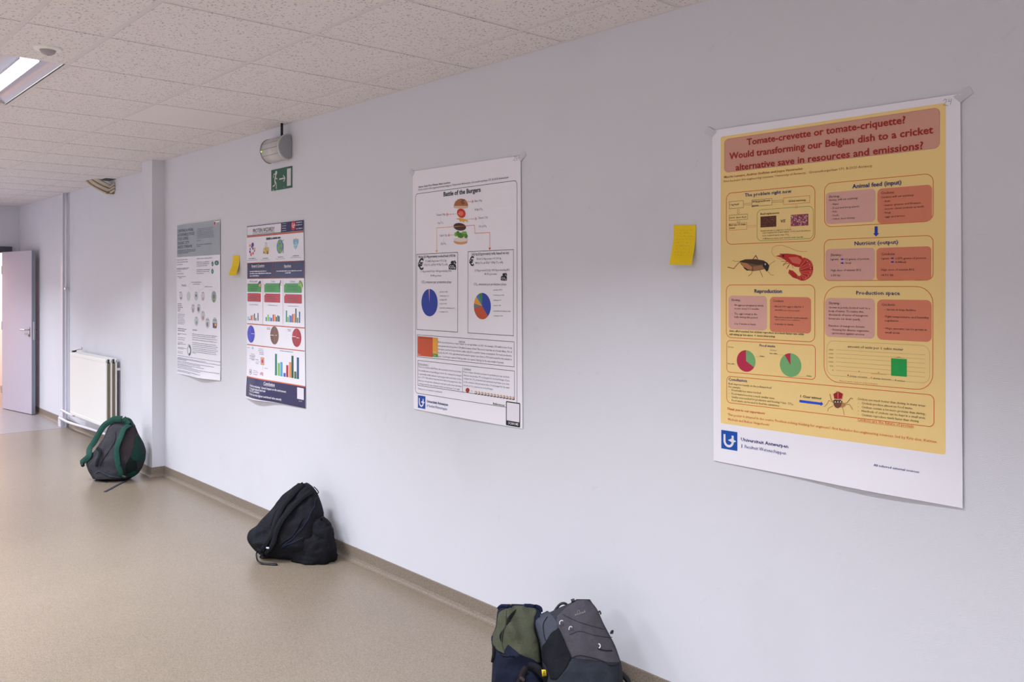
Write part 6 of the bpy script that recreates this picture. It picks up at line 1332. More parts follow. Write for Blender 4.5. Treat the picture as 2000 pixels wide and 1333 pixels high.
('r',15,0.008,0.6604,0.8149,0.6674,(196,98,62),0,2),
('r',15,0.008,0.8025,0.8149,0.8088,(196,98,62),0,2),
('c',16,0.0716,0.732,0.0587,((0,180,(38,42,190)),(180,360,(60,64,200))),3),
('c',17,0.4251,0.7261,0.0583,((0,180,(125,82,52)),(180,360,(115,74,48))),3),
('l',17,((0.4251,0.6674),(0.4251,0.7843)),0.0012,(220,210,200),4),
('c',18,0.7174,0.7278,0.0576,((0,200,(178,32,42)),(200,275,(165,28,40)),(275,360,(180,35,45))),3),
('l',18,((0.7154,0.6705),(0.7174,0.7278),(0.6924,0.7673)),0.0009,(220,180,180),4),
('l',18,((0.6622,0.7231),(0.7174,0.7278)),0.001,(220,180,180),4),
('g',0,0.6622,0.7104,0.7236,0.0064,(240,220,220),6),
('g',0,0.7203,0.752,0.7301,0.0064,(240,220,220),6),
('g',0,0.373,0.4165,0.7284,0.0067,(230,220,210),6),
('g',0,0.438,0.4669,0.7265,0.0066,(230,220,210),6),
('g',0,0.0775,0.128,0.7307,0.0069,(200,200,240),6),
('g',0,0.3179,0.3675,0.6828,0.005,(120,120,130),6),
('g',0,0.3179,0.3675,0.6904,0.0051,(120,120,130),6),
('g',0,0.601,0.652,0.683,0.0048,(120,120,130),6),
('g',0,0.6112,0.647,0.6914,0.0049,(120,120,130),6),
('o',19,0.2247,0.8803,0.2766,0.9288,(160,50,50),0,0.0017,3),
('r',19,0.2247,0.8803,0.2766,0.9288,(235,170,130),0,2),
('p',19,((0.2643,0.9033),(0.2636,0.9075),(0.2617,0.9114),(0.2587,0.9146),(0.2549,0.9168),(0.2508,0.9177),(0.2466,0.9173),(0.2428,0.9157),(0.2398,0.9129),(0.2379,0.9092),(0.2372,0.905),(0.2379,0.9008),(0.2398,0.8969),(0.2428,0.8937),(0.2466,0.8915),(0.2508,0.8906),(0.2549,0.891),(0.2587,0.8927),(0.2617,0.8955),(0.2636,0.8991)),(200,60,120),4),
('p',19,((0.107,0.8244),(0.1065,0.8272),(0.1052,0.8298),(0.1031,0.8319),(0.1005,0.8333),(0.0976,0.8339),(0.0947,0.8336),(0.092,0.8325),(0.09,0.8306),(0.0886,0.8282),(0.0882,0.8254),(0.0886,0.8226),(0.09,0.82),(0.092,0.8179),(0.0947,0.8165),(0.0976,0.8159),(0.1005,0.8162),(0.1031,0.8173),(0.1052,0.8192),(0.1065,0.8216)),(120,190,220),3),
('c',19,0.0681,0.9891,0.0209,((20,160,(45,50,110)),(200,340,(45,50,110))),2),
('p',19,((0.0854,0.9878),(0.0846,0.9928),(0.0821,0.9974),(0.0783,1.0012),(0.0735,1.0039),(0.0681,1.0051),(0.0627,1.0047),(0.0579,1.0028),(0.054,0.9995),(0.0516,0.9953),(0.0507,0.9904),(0.0516,0.9854),(0.054,0.9807),(0.0579,0.9769),(0.0627,0.9743),(0.0681,0.9731),(0.0735,0.9735),(0.0783,0.9754),(0.0821,0.9787),(0.0846,0.9829)),(236,232,242),3),
('p',19,((0.076,0.9885),(0.0756,0.9909),(0.0745,0.9931),(0.0727,0.9949),(0.0705,0.9962),(0.0681,0.9967),(0.0657,0.9965),(0.0635,0.9956),(0.0617,0.994),(0.0606,0.992),(0.0602,0.9897),(0.0606,0.9873),(0.0617,0.9851),(0.0635,0.9832),(0.0657,0.982),(0.0681,0.9814),(0.0705,0.9816),(0.0727,0.9826),(0.0745,0.9841),(0.0756,0.9862)),(190,40,80),4),
('p',19,((0.2729,0.9839),(0.2716,0.9871),(0.268,0.9903),(0.2624,0.9929),(0.2553,0.9949),(0.2474,0.996),(0.2394,0.9962),(0.2323,0.9953),(0.2266,0.9934),(0.2229,0.9909),(0.2217,0.9878),(0.2229,0.9846),(0.2266,0.9814),(0.2323,0.9788),(0.2394,0.9768),(0.2474,0.9757),(0.2553,0.9756),(0.2624,0.9765),(0.268,0.9783),(0.2716,0.9809)),(225,160,165),3),
('l',19,((0.2281,0.995),(0.2281,1.0026)),0.0034,(225,160,165),3),
('l',19,((0.2677,0.9919),(0.2699,1.0009)),0.0047,(50,45,60),3),
('l',19,((0.107,0.9888),(0.1996,0.9854)),0.0018,(190,60,80),3),
('l',19,((0.142,0.9164),(0.2133,0.9133)),0.0013,(150,60,80),3),
('l',19,((0.2598,0.929),(0.2598,0.9671)),0.001,(170,120,140),3),
('g',0,0.0121,0.0539,0.8279,0.0052,(130,130,165),6),
('g',0,0.0716,0.1245,0.868,0.0052,(130,130,165),6),
('g',0,0.0479,0.142,0.8793,0.0052,(130,130,165),6),
('g',0,0.0539,0.1303,0.8883,0.0052,(130,130,165),6),
('g',0,0.0479,0.1361,0.9002,0.0052,(130,130,165),6),
('g',0,0.0834,0.1245,0.9073,0.0052,(130,130,165),6),
('g',0,0.1939,0.2564,0.8274,0.0052,(130,130,165),6),
('g',0,0.1881,0.2677,0.839,0.0052,(130,130,165),6),
('g',0,0.2053,0.2733,0.8503,0.0051,(130,130,165),6),
('g',0,0.2053,0.2677,0.8611,0.0052,(130,130,165),6),
('g',0,0.1478,0.1939,0.9021,0.0051,(130,130,165),6),
('g',0,0.1478,0.1939,0.9264,0.0052,(130,130,165),6),
('g',0,0.2845,0.3345,0.9501,0.0051,(130,130,165),6),
('g',0,0.1187,0.1824,0.9786,0.0052,(130,130,165),6),
('g',0,0.1187,0.1881,1.0008,0.0051,(130,130,165),6),
('r',20,0.4321,0.8436,0.4611,0.9832,(40,140,110),0,2),
('r',20,0.4717,0.9006,0.5004,0.9826,(120,195,80),0,2),
('r',20,0.5067,0.8923,0.5351,0.9833,(75,165,225),0,2),
('r',20,0.5487,0.959,0.5767,0.9825,(40,80,190),0,2),
('r',20,0.584,0.9067,0.6118,0.9822,(175,45,35),0,2),
('r',20,0.621,0.8848,0.6485,0.9826,(245,145,35),0,2),
('r',20,0.6515,0.8432,0.6788,0.9826,(25,85,60),0,2),
('r',20,0.6868,0.9395,0.7139,0.9836,(75,115,45),0,2),
('r',20,0.7188,0.8496,0.7456,0.9834,(45,85,130),0,2),
('g',0,0.502,0.6773,0.8222,0.0055,(110,110,150),6),
('r',21,0.0104,1.027,0.824,1.1568,(38,36,86),0,2),
('r',21,0.0104,1.02,0.824,1.027,(215,100,55),0,2),
('t', 0, 'Conclusion', 0.2957, 0.438, 1.0545, 0.0188, (236, 232, 242), 1, 0, 6),
('l',0,((0.2957,1.0592),(0.438,1.0592)),0.0017,(236,232,242),6),
('t', 0, 'Cricket production:  lowest impact on the environment', 0.0858, 0.5855, 1.0829, 0.0139, (236, 232, 242), 1, 0, 6),
('t', 0, '+ Less agricultural land use', 0.0858, 0.329, 1.1011, 0.0139, (236, 232, 242), 1, 0, 6),
('t', 0, '+ Less CO₂ emissions', 0.0858, 0.2564, 1.1167, 0.0139, (236, 232, 242), 1, 0, 6),
('t', 0, 'Crickets have the highest nutritional value naturally', 0.0858, 0.5262, 1.1385, 0.0138, (236, 232, 242), 1, 0, 6),
('r',21,0.724,1.0355,0.8059,1.1071,(236,232,242),0.0025,3),
('t', 0, 'SCAN ME', 0.7441, 0.7844, 1.1209, 0.0063, (236, 232, 242), 0, 0, 6)]),
'21': dict(x0=-6.8811, z0=2.0299, corners=((0.0, 0.0), (0.8255, 0.0057), (-0.0108, 1.1751), (0.8344, 1.1625)), parts=['lettering', 'printed_header', 'logo', 'bottle_picture', 'process_diagram', 'ring_chart'], els=[
('r',1,0.0022,0.0001,0.8246,0.252,(166,174,182),0,1),
('t', 0, 'CREATING A MORE', 0.0124, 0.3324, 0.0568, 0.0227, (70, 84, 98), 0, 0, 6),
('t', 0, 'SUSTAINABLE FOOD', 0.0124, 0.3594, 0.088, 0.0227, (70, 84, 98), 0, 0, 6),
('t', 0, 'CYCLE USING', 0.0124, 0.2366, 0.1193, 0.0227, (70, 84, 98), 0, 0, 6),
('t', 0, 'ORGANIC CITY', 0.0124, 0.2531, 0.1538, 0.0227, (70, 84, 98), 0, 0, 6),
('t', 0, 'WASTE STREAMS', 0.0124, 0.312, 0.1839, 0.0227, (70, 84, 98), 0, 0, 6),
('g',0,0.0124,0.3903,0.2031,0.0081,(90,100,112),6),
('g',0,0.0124,0.3863,0.2141,0.0081,(90,100,112),6),
('g',0,0.0124,0.2366,0.225,0.0081,(90,100,112),6),
('g',0,0.4129,0.7147,0.051,0.0078,(110,120,132),6),
('g',0,0.4129,0.7023,0.0625,0.0078,(110,120,132),6),
('g',0,0.4129,0.7147,0.074,0.0077,(110,120,132),6),
('g',0,0.4129,0.7209,0.0856,0.0078,(110,120,132),6),
('g',0,0.4129,0.7147,0.0971,0.0078,(110,120,132),6),
('g',0,0.4129,0.7296,0.1086,0.0077,(110,120,132),6),
('g',0,0.4129,0.7333,0.1201,0.0077,(110,120,132),6),
('g',0,0.4129,0.4855,0.139,0.0078,(110,120,132),6),
('g',0,0.4063,0.6961,0.1702,0.0093,(95,105,118),6),
('g',0,0.4196,0.492,0.1822,0.0078,(95,105,118),6),
('r',2,0.7209,0.0067,0.8249,0.0355,(240,240,245),0,2),
('r',2,0.7246,0.0115,0.7555,0.0337,(195,55,60),0,3),
('g',0,0.7665,0.8188,0.0218,0.0056,(90,90,100),6),
('g',0,0.7665,0.8188,0.0283,0.0055,(90,90,100),6),
('g',0,0.7665,0.8188,0.0349,0.0056,(90,90,100),6),
('g',0,0.0022,0.2296,0.2769,0.0077,(135,135,148),6),
('g',0,0.0051,0.2324,0.2945,0.0077,(135,135,148),6),
('g',0,0.0051,0.1315,0.3142,0.0077,(135,135,148),6),
('g',0,0.0022,0.2504,0.3427,0.0077,(135,135,148),6),
('g',0,0.0022,0.2269,0.3509,0.0077,(135,135,148),6),
('g',0,0.0022,0.0888,0.3647,0.0078,(135,135,148),6),
('g',0,0.0095,0.1485,0.3856,0.0077,(135,135,148),6),
('g',0,0.0095,0.1948,0.4086,0.0077,(135,135,148),6),
('g',0,0.0457,0.1102,0.4187,0.0077,(135,135,148),6),
('g',0,0.4169,0.6998,0.2754,0.0074,(135,135,148),6),
('g',0,0.4089,0.646,0.3024,0.0073,(135,135,148),6),
('g',0,0.4089,0.6422,0.3161,0.0074,(135,135,148),6),
('g',0,0.4089,0.6016,0.3302,0.0074,(135,135,148),6),
('g',0,0.4089,0.6523,0.3601,0.0074,(135,135,148),6),
('g',0,0.4089,0.6422,0.3737,0.0073,(135,135,148),6),
('g',0,0.4089,0.5439,0.3879,0.0074,(135,135,148),6),
('g',0,0.3052,0.5051,0.4532,0.0075,(135,135,148),6),
('g',0,0.3324,0.4724,0.4681,0.0075,(135,135,148),6),
('g',0,0.1031,0.199,0.4744,0.0077,(135,135,148),6),
('g',0,0.1102,0.2046,0.4825,0.0076,(135,135,148),6),
('g',0,0.5633,0.7023,0.4873,0.0073,(135,135,148),6),
('p',3,((0.7225,0.3177),(0.7215,0.323),(0.7187,0.3278),(0.7142,0.3315),(0.7086,0.3338),(0.7023,0.3346),(0.696,0.3336),(0.6904,0.3311),(0.6859,0.3272),(0.683,0.3223),(0.682,0.317),(0.683,0.3116),(0.6859,0.3069),(0.6904,0.3031),(0.696,0.3008),(0.7023,0.3001),(0.7086,0.301),(0.7142,0.3036),(0.7187,0.3075),(0.7215,0.3124)),(60,120,105),3),
('p',3,((0.8069,0.3118),(0.8052,0.3172),(0.8004,0.3221),(0.7928,0.3259),(0.7832,0.3283),(0.7726,0.329),(0.762,0.3279),(0.7523,0.3252),(0.7447,0.3211),(0.7397,0.316),(0.738,0.3104),(0.7397,0.3049),(0.7447,0.3),(0.7523,0.2962),(0.762,0.2939),(0.7726,0.2932),(0.7832,0.2943),(0.7928,0.2971),(0.8004,0.3012),(0.8052,0.3062)),(60,120,105),3),
('p',3,((0.721,0.3723),(0.7199,0.3776),(0.7169,0.3824),(0.7123,0.3861),(0.7064,0.3885),(0.6998,0.3893),(0.6933,0.3884),(0.6873,0.3859),(0.6826,0.382),(0.6796,0.3771),(0.6786,0.3718),(0.6796,0.3664),(0.6826,0.3616),(0.6873,0.3579),(0.6933,0.3555),(0.6998,0.3548),(0.7064,0.3557),(0.7123,0.3582),(0.7169,0.3621),(0.7199,0.3669)),(60,120,105),3),
('l',3,((0.7023,0.292),(0.7023,0.3036)),0.006,(60,120,105),3),
('l',3,((0.6998,0.3477),(0.6998,0.3594)),0.006,(60,120,105),3),
('p',3,((0.7081,0.32),(0.7057,0.3258),(0.6998,0.3281),(0.694,0.3256),(0.6915,0.3197),(0.694,0.3139),(0.6998,0.3116),(0.7057,0.3141)),(150,190,180),4),
('p',3,((0.7808,0.3138),(0.7784,0.3195),(0.7726,0.3218),(0.7668,0.3193),(0.7644,0.3135),(0.7668,0.3077),(0.7726,0.3054),(0.7784,0.3079)),(150,190,180),4),
('p',3,((0.7106,0.3722),(0.7082,0.378),(0.7023,0.3803),(0.6964,0.3778),(0.694,0.372),(0.6964,0.3661),(0.7023,0.3638),(0.7082,0.3663)),(150,190,180),4),
('c',4,0.086,0.5586,0.0362,((0,360,(218,216,226)),),2),
('c',4,0.2435,0.5599,0.0356,((0,360,(205,214,205)),),2),
('c',4,0.3969,0.5558,0.035,((0,360,(200,206,212)),),2),
('c',4,0.5245,0.5572,0.0345,((0,360,(218,212,220)),),2),
('c',4,0.7209,0.5579,0.0431,((0,360,(160,176,180)),),2),
('c',4,0.3351,0.6514,0.0352,((0,360,(208,210,216)),),2),
('c',4,0.4461,0.6518,0.0348,((0,360,(208,210,216)),),2),
('c',4,0.5245,0.702,0.0384,((0,360,(205,206,212)),),2),
('c',4,0.3996,0.7472,0.0369,((0,360,(200,208,210)),),2),
('c',4,0.6105,0.7535,0.0398,((0,360,(205,207,212)),),2),
('c',4,0.737,0.7494,0.0411,((0,360,(188,196,202)),),2),
('p',4,((0.1029,0.5748),(0.0997,0.5795),(0.0912,0.5825),(0.0807,0.5827),(0.0722,0.5798),(0.069,0.5751),(0.0722,0.5704),(0.0807,0.5673),(0.0912,0.5672),(0.0997,0.5701)),(165,110,150),3),
('p',4,((0.4088,0.552),(0.4065,0.5589),(0.4006,0.5632),(0.3933,0.5632),(0.3873,0.559),(0.3851,0.5522),(0.3873,0.5453),(0.3933,0.541),(0.4006,0.541),(0.4065,0.5452)),(90,100,115),3),
('p',4,((0.5389,0.5751),(0.5362,0.5819),(0.529,0.5862),(0.5201,0.5863),(0.5129,0.5822),(0.5101,0.5755),(0.5129,0.5687),(0.5201,0.5644),(0.529,0.5643),(0.5362,0.5684)),(200,150,150),3),
('p',4,((0.7429,0.5476),(0.7387,0.552),(0.7277,0.5548),(0.7141,0.5549),(0.7031,0.5523),(0.6989,0.5479),(0.7031,0.5435),(0.7141,0.5407),(0.7277,0.5406),(0.7387,0.5432)),(140,90,55),3),
('p',4,((0.741,0.5627),(0.7372,0.5693),(0.7272,0.5735),(0.7147,0.5737),(0.7046,0.5697),(0.7007,0.5631),(0.7046,0.5565),(0.7147,0.5523),(0.7272,0.5522),(0.7372,0.5562)),(110,120,60),3),
('p',4,((0.7368,0.5855),(0.7333,0.5921),(0.7241,0.5963),(0.7128,0.5965),(0.7036,0.5925),(0.7001,0.5859),(0.7036,0.5793),(0.7128,0.5751),(0.7241,0.5749),(0.7333,0.5789)),(110,145,50),3),
('p',4,((0.3451,0.6644),(0.3432,0.6748),(0.3382,0.6813),(0.332,0.6815),(0.327,0.6752),(0.3251,0.6648),(0.327,0.6544),(0.332,0.6479),(0.3382,0.6478),(0.3432,0.6541)),(150,150,120),3),
('p',4,((0.4616,0.6541),(0.4579,0.6644),(0.4481,0.6709),(0.4361,0.6712),(0.4262,0.6651),(0.4225,0.6549),(0.4262,0.6446),(0.4361,0.6381),(0.4481,0.6378),(0.4579,0.644)),(110,118,122),3),
('p',4,((0.5406,0.717),(0.538,0.7261),(0.5313,0.7318),(0.523,0.7321),(0.5163,0.7267),(0.5137,0.7178),(0.5163,0.7087),(0.523,0.7029),(0.5313,0.7027),(0.538,0.7081)),(200,130,125),3),
('p',4,((0.422,0.757),(0.419,0.7653),(0.4112,0.7706),(0.4014,0.771),(0.3935,0.7661),(0.3905,0.758),(0.3935,0.7497),(0.4014,0.7444),(0.4112,0.7441),(0.419,0.7489)),(140,155,158),3),
('p',4,((0.6224,0.7633),(0.6192,0.7746),(0.6107,0.7818),(0.6002,0.7821),(0.5917,0.7755),(0.5885,0.7645),(0.5917,0.7532),(0.6002,0.746),(0.6107,0.7457),(0.6192,0.7523)),(120,125,130),3),
('r',4,0.7023,0.7495,0.7677,0.786,(75,35,70),0,4),
('p',4,((0.7626,0.7611),(0.7619,0.7646),(0.7599,0.7678),(0.7566,0.7704),(0.7526,0.7721),(0.7481,0.7728),(0.7436,0.7724),(0.7395,0.771),(0.7363,0.7686),(0.7342,0.7656),(0.7335,0.7621),(0.7342,0.7586),(0.7363,0.7554),(0.7395,0.7528),(0.7436,0.7511),(0.7481,0.7504),(0.7526,0.7508),(0.7566,0.7523),(0.7599,0.7546),(0.7619,0.7577)),(245,165,60),5),
('g',0,0.0529,0.1102,0.5317,0.0065,(110,112,122),6),
('g',0,0.3796,0.4196,0.5323,0.0063,(110,112,122),6),
('g',0,0.5051,0.5504,0.5314,0.0061,(110,112,122),6),
('g',0,0.6961,0.7518,0.5327,0.006,(110,112,122),6),
('g',0,0.312,0.3661,0.6307,0.0063,(110,112,122),6),
('g',0,0.4262,0.4724,0.6234,0.0062,(110,112,122),6),
('g',0,0.5051,0.5504,0.6791,0.0061,(110,112,122),6),
('g',0,0.3796,0.4196,0.7215,0.0062,(110,112,122),6),
('g',0,0.5825,0.6397,0.7313,0.0061,(110,112,122),6),
('g',0,0.7023,0.7702,0.7277,0.006,(110,112,122),6),
('g',0,0.7085,0.764,0.7351,0.006,(110,112,122),6),
('l',4,((0.3052,0.4532),(0.2366,0.4717),(0.2984,0.5062)),0.0012,(175,180,190),2),
('l',4,((0.5051,0.4563),(0.5633,0.4873),(0.4461,0.5266)),0.0012,(175,180,190),2),
('l',4,((0.6523,0.5025),(0.7023,0.515)),0.0012,(175,180,190),2),
('g',0,0.0197,0.1031,0.6237,0.0089,(110,110,120),6),
('g',0,0.0197,0.1102,0.6374,0.0089,(110,110,120),6),
('g',0,0.0197,0.1245,0.6511,0.0089,(110,110,120),6),
('g',0,0.0197,0.0817,0.6648,0.0089,(110,110,120),6),
('g',0,0.0197,0.0673,0.6785,0.0089,(110,110,120),6),
('g',0,0.0197,0.1738,0.7042,0.0064,(150,150,160),6),
('g',0,0.0197,0.1668,0.7168,0.0065,(150,150,160),6),
('g',0,0.0197,0.1386,0.7294,0.0065,(150,150,160),6),
('g',0,0.0197,0.1527,0.742,0.0065,(150,150,160),6),
('g',0,0.0197,0.1738,0.7546,0.0065,(150,150,160),6),
('g',0,0.0197,0.1738,0.7672,0.0065,(150,150,160),6),
('g',0,0.0197,0.1527,0.7798,0.0065,(150,150,160),6),
('g',0,0.0197,0.2046,0.8192,0.0097,(110,110,120),6),
('g',0,0.0197,0.1738,0.834,0.0097,(110,110,120),6),
('g',0,0.3256,0.4196,0.8183,0.0094,(110,110,120),6),
('g',0,0.0168,0.2046,0.8577,0.0065,(140,140,152),6),
('g',0,0.0168,0.0601,0.8632,0.0065,(140,140,152),6),
('g',0,0.0168,0.1809,0.8878,0.0065,(140,140,152),6),
('g',0,0.0168,0.1668,0.9031,0.0065,(140,140,152),6),
('g',0,0.0168,0.1315,0.9261,0.0064,(140,140,152),6),
('g',0,0.0168,0.1879,0.9371,0.0065,(140,140,152),6),
('g',0,0.0168,0.0601,0.9426,0.0065,(140,140,152),6),
('g',0,0.0168,0.2088,0.9672,0.0065,(140,140,152),6),
('g',0,0.0168,0.1457,0.9754,0.0065,(140,140,152),6),
('g',0,0.0168,0.1315,0.9973,0.0064,(140,140,152),6),
('g',0,0.0168,0.1245,1.0094,0.0065,(140,140,152),6),
('g',0,0.3229,0.7763,0.8481,0.0067,(130,130,146),6),
('g',0,0.3229,0.7518,0.8602,0.0066,(130,130,146),6),
('g',0,0.3229,0.7763,0.8751,0.0067,(130,130,146),6),
('g',0,0.3229,0.7702,0.892,0.0067,(130,130,146),6),
('g',0,0.3229,0.764,0.9142,0.0066,(130,130,146),6),
('g',0,0.3229,0.7909,0.9275,0.0067,(130,130,146),6),
('g',0,0.3229,0.764,0.9407,0.0066,(130,130,146),6),
('g',0,0.3229,0.7885,0.9555,0.0066,(130,130,146),6),
('g',0,0.3229,0.7579,0.9688,0.0067,(130,130,146),6),
('g',0,0.3229,0.764,0.982,0.0067,(130,130,146),6),
('g',0,0.3229,0.3929,0.9926,0.0067,(130,130,146),6),
('c',5,0.2573,0.9756,0.0414,((0,190,(90,102,100)),(190,360,(185,192,196))),3),
('c',5,0.2573,0.9756,0.0237,((0,360,(236,232,242)),),4),
('g',0,0.2366,0.2875,0.9367,0.0071,(110,110,120),6),
('g',0,0.0095,0.8369,1.0307,0.0061,(140,140,160),6),
('g',0,0.0095,0.5889,1.0471,0.0061,(140,140,160),6),
('g',0,0.0095,0.8309,1.0542,0.0061,(140,140,160),6),
('g',0,0.0095,0.2018,1.0608,0.0061,(140,140,160),6),
('g',0,0.0095,0.7333,1.0745,0.0061,(140,140,160),6),
('g',0,0.0095,0.4985,1.0844,0.0061,(140,140,160),6),
('g',0,0.0095,0.5761,1.0964,0.0061,(140,140,160),6),
('g',0,0.0095,0.3392,1.1047,0.0061,(140,140,160),6),
('g',0,0.0095,0.8249,1.1156,0.0061,(140,140,160),6),
('g',0,0.0095,0.531,1.1266,0.0061,(140,140,160),6),
('g',0,0.0095,0.5375,1.1458,0.0061,(140,140,160),6),
('g',0,0.0095,0.2984,1.154,0.0061,(140,140,160),6)])}
make_poster(DATA['24'], 'yellow poster with red heading banner, cricket and shrimp pictures, largest and nearest on the wall',
            lambda u, w: .0025*sin(pi*u)*w+.013*math.exp(-((u-.70)/.24)**2)*sst((w-.90)/.1)+.003*sst((u-.8)/.2)*sst((w-.3)/.3)*(1-sst((w-.8)/.2)), M_PAPER, .5)
make_poster(DATA['23'], 'white poster with burger picture and two boxed pie charts, between the yellow notes',
            lambda u, w: .002*sin(pi*u)*w+.004*math.exp(-((u-.5)/.3)**2)*sst((w-.9)/.1), M_PAPER, .5)
make_poster(DATA['22'], 'glossy poster with navy bands and coloured bar charts, under the green exit sign',
            lambda u, w: .006*sin(pi*u)*sst(w*2)+.030*math.exp(-((u-.25)/.22)**2)*sst((w-.80)/.2)+.004*sin(pi*u)*math.exp(-((w-.2)/.12)**2), M_GLOSS, .2)
make_poster(DATA['21'], 'pale poster with grey heading block and round diagram icons, farthest along the wall',
            lambda u, w: .004*sin(pi*u)*sst(w*2)+.028*math.exp(-((u-.62)/.25)**2)*sst((w-.88)/.12)+.005*(sin(9*u)**2)*math.exp(-((w-.15)/.2)**2), M_GLOSS, .22)

# exit sign
ex = empty('exit_sign', (-5.249, 0, 2.307), 'green running-man exit sign with arrow and white door on the wall', 'sign')
M_SG = mat('sign_green', (26, 92, 66), .4); M_SW = mat('sign_white', (212, 206, 212), .45)
o = wbox('sign_plate', 0, .281, -.004, 0, -.1365, 0, M_SG, ex)
def spart(name, V_, F_): newobj(name, [(q[0], -.0045-(q[2]*.00008 if len(q) > 2 else 0), -q[1]) for q in V_], F_, M_SW, ex)
sv = []
def catm2(p): return [(q.x, q.y) for q in catmull([(a, b, 0) for a, b in p], 10)] if len(p) > 2 else p
V_, F_ = thick_line(catm2([(0.0686, 0.031), (0.0606, 0.0452), (0.0541, 0.0595), (0.0517, 0.0798)]), 0.0139); sv.append((V_, F_))
V_, F_ = thick_line(catm2([(0.067, 0.032), (0.0444, 0.0298), (0.0338, 0.037), (0.0314, 0.0536)]), 0.0075); sv.append((V_, F_))
V_, F_ = thick_line(catm2([(0.0622, 0.0434), (0.0662, 0.0576), (0.0863, 0.0643)]), 0.0075); sv.append((V_, F_))
V_, F_ = thick_line(catm2([(0.0525, 0.0762), (0.0719, 0.0947), (0.0719, 0.1237)]), 0.0087); sv.append((V_, F_))
V_, F_ = thick_line(catm2([(0.0517, 0.0761), (0.0557, 0.0951), (0.0419, 0.104), (0.0216, 0.1083)]), 0.0087); sv.append((V_, F_))
V_, F_ = thick_line(catm2([(0.1143, 0.0688), (0.1861, 0.0684)]), 0.0087); sv.append((V_, F_))
V_, F_ = thick_line(catm2([(0.1673, 0.0486), (0.1799, 0.0582), (0.1916, 0.0685), (0.183, 0.0806), (0.172, 0.0888)]), 0.0075); sv.append((V_, F_))
V_, F_ = thick_line(catm2([(0.015, 0.1366), (0.0314, 0.1305), (0.0395, 0.1375)]), 0.0029); sv.append((V_, F_))
V_, F_ = thick_line(catm2([(0.0743, 0.1321), (0.0863, 0.1376)]), 0.0029); sv.append((V_, F_))
V_, F_ = thick_line(catm2([(0.1799, 0.1189), (0.1814, 0.13)]), 0.0023); sv.append((V_, F_))
V_, F_ = thick_line(catm2([(0.0256, 0.1206), (0.0297, 0.1284)]), 0.0017); sv.append((V_, F_))
V_, F_ = thick_line(catm2([(0.0622, 0.1244), (0.0863, 0.1257)]), 0.0017); sv.append((V_, F_))
n = 16; sv.append(([(0.0727+.0125*cos(2*pi*i/n)*1.15, 0.0232+.0125*sin(2*pi*i/n)) for i in range(n)], [tuple(range(n))]))
spart('door_symbol', [(0.2188, 0.0126), (0.2703, 0.0126), (0.2703, 0.1222), (0.2188, 0.1222)], [(0, 1, 2, 3)])
VV, FF = [], []
for nm, rng in (('running_man', (0, 1, 2, 3, 4, 12)), ('arrow_symbol', (5, 6)), ('scratches', (7, 8, 9, 10, 11))):
    VV, FF = [], []
    for i in rng:
        n_ = len(VV); VV += [(p_[0], p_[1], i) for p_ in sv[i][0]]; FF += [tuple(q+n_ for q in f_) for f_ in sv[i][1]]
    spart(nm, VV, FF)
# ------------------------------------------------------------------ sticky notes
def note(corners, lift, label, mk_):
    x0 = corners[0][0]; z0 = corners[0][1]; e = empty('sticky_note', (x0, 0, z0), label, 'sticky note', 'yellow sticky notes between posters')
    NU, NV = 8, 12; V = []; F = []
    for j in range(NV+1):
        w = j/NV
        for i in range(NU+1):
            u = i/NU; c = corners
            x = (1-w)*((1-u)*c[0][0]+u*c[1][0])+w*((1-u)*c[3][0]+u*c[2][0]); z = (1-w)*((1-u)*c[0][1]+u*c[1][1])+w*((1-u)*c[3][1]+u*c[2][1])
            V.append((x-x0, -.002-lift*sst((w-.1)/.9)*w, z-z0))
    for j in range(NV):
        for i in range(NU): q = j*(NU+1)+i; F.append((q, q+1, q+NU+2, q+NU+1))
    sh = newobj('paper_sheet', V, F, mat('yellow_note_paper', (250, 212, 10), .6), e, True)
    # faint pencil strokes
    r = random.Random(mk_)
    vv, ff = [], []
    for k in range(9):
        w = .12+.08*k; c = corners
        for h in range(5):
            u = .12+.15*h+r.uniform(0, .05); le = r.uniform(.05, .11)
            for s in (0, 1):
                uu = u+le*s; x = (1-w)*((1-uu)*c[0][0]+uu*c[1][0])+w*((1-uu)*c[3][0]+uu*c[2][0]); z = (1-w)*((1-uu)*c[0][1]+uu*c[1][1])+w*((1-uu)*c[3][1]+uu*c[2][1])
                y = -.0034-lift*sst((w-.1)/.9)*w
                vv += [(x-x0, y, z-z0+r.uniform(-.001, .001)), (x-x0, y, z-z0-.0008)]
            n = len(vv); ff.append((n-4, n-2, n-1, n-3))
    newobj('pencil_writing', vv, ff, mat('pencil', (205, 168, 20), .6), e)
note([(-1.9901, 1.7789), (-1.891, 1.7746), (-1.8928, 1.6286), (-1.9931, 1.6323)], .022, 'yellow sticky note left of the large yellow poster', 3)
note([(-5.8424, 1.7654), (-5.7376, 1.7662), (-5.7244, 1.6254), (-5.8507, 1.6265)], .030, 'small yellow sticky note between the pale poster and the navy-banded poster', 5)
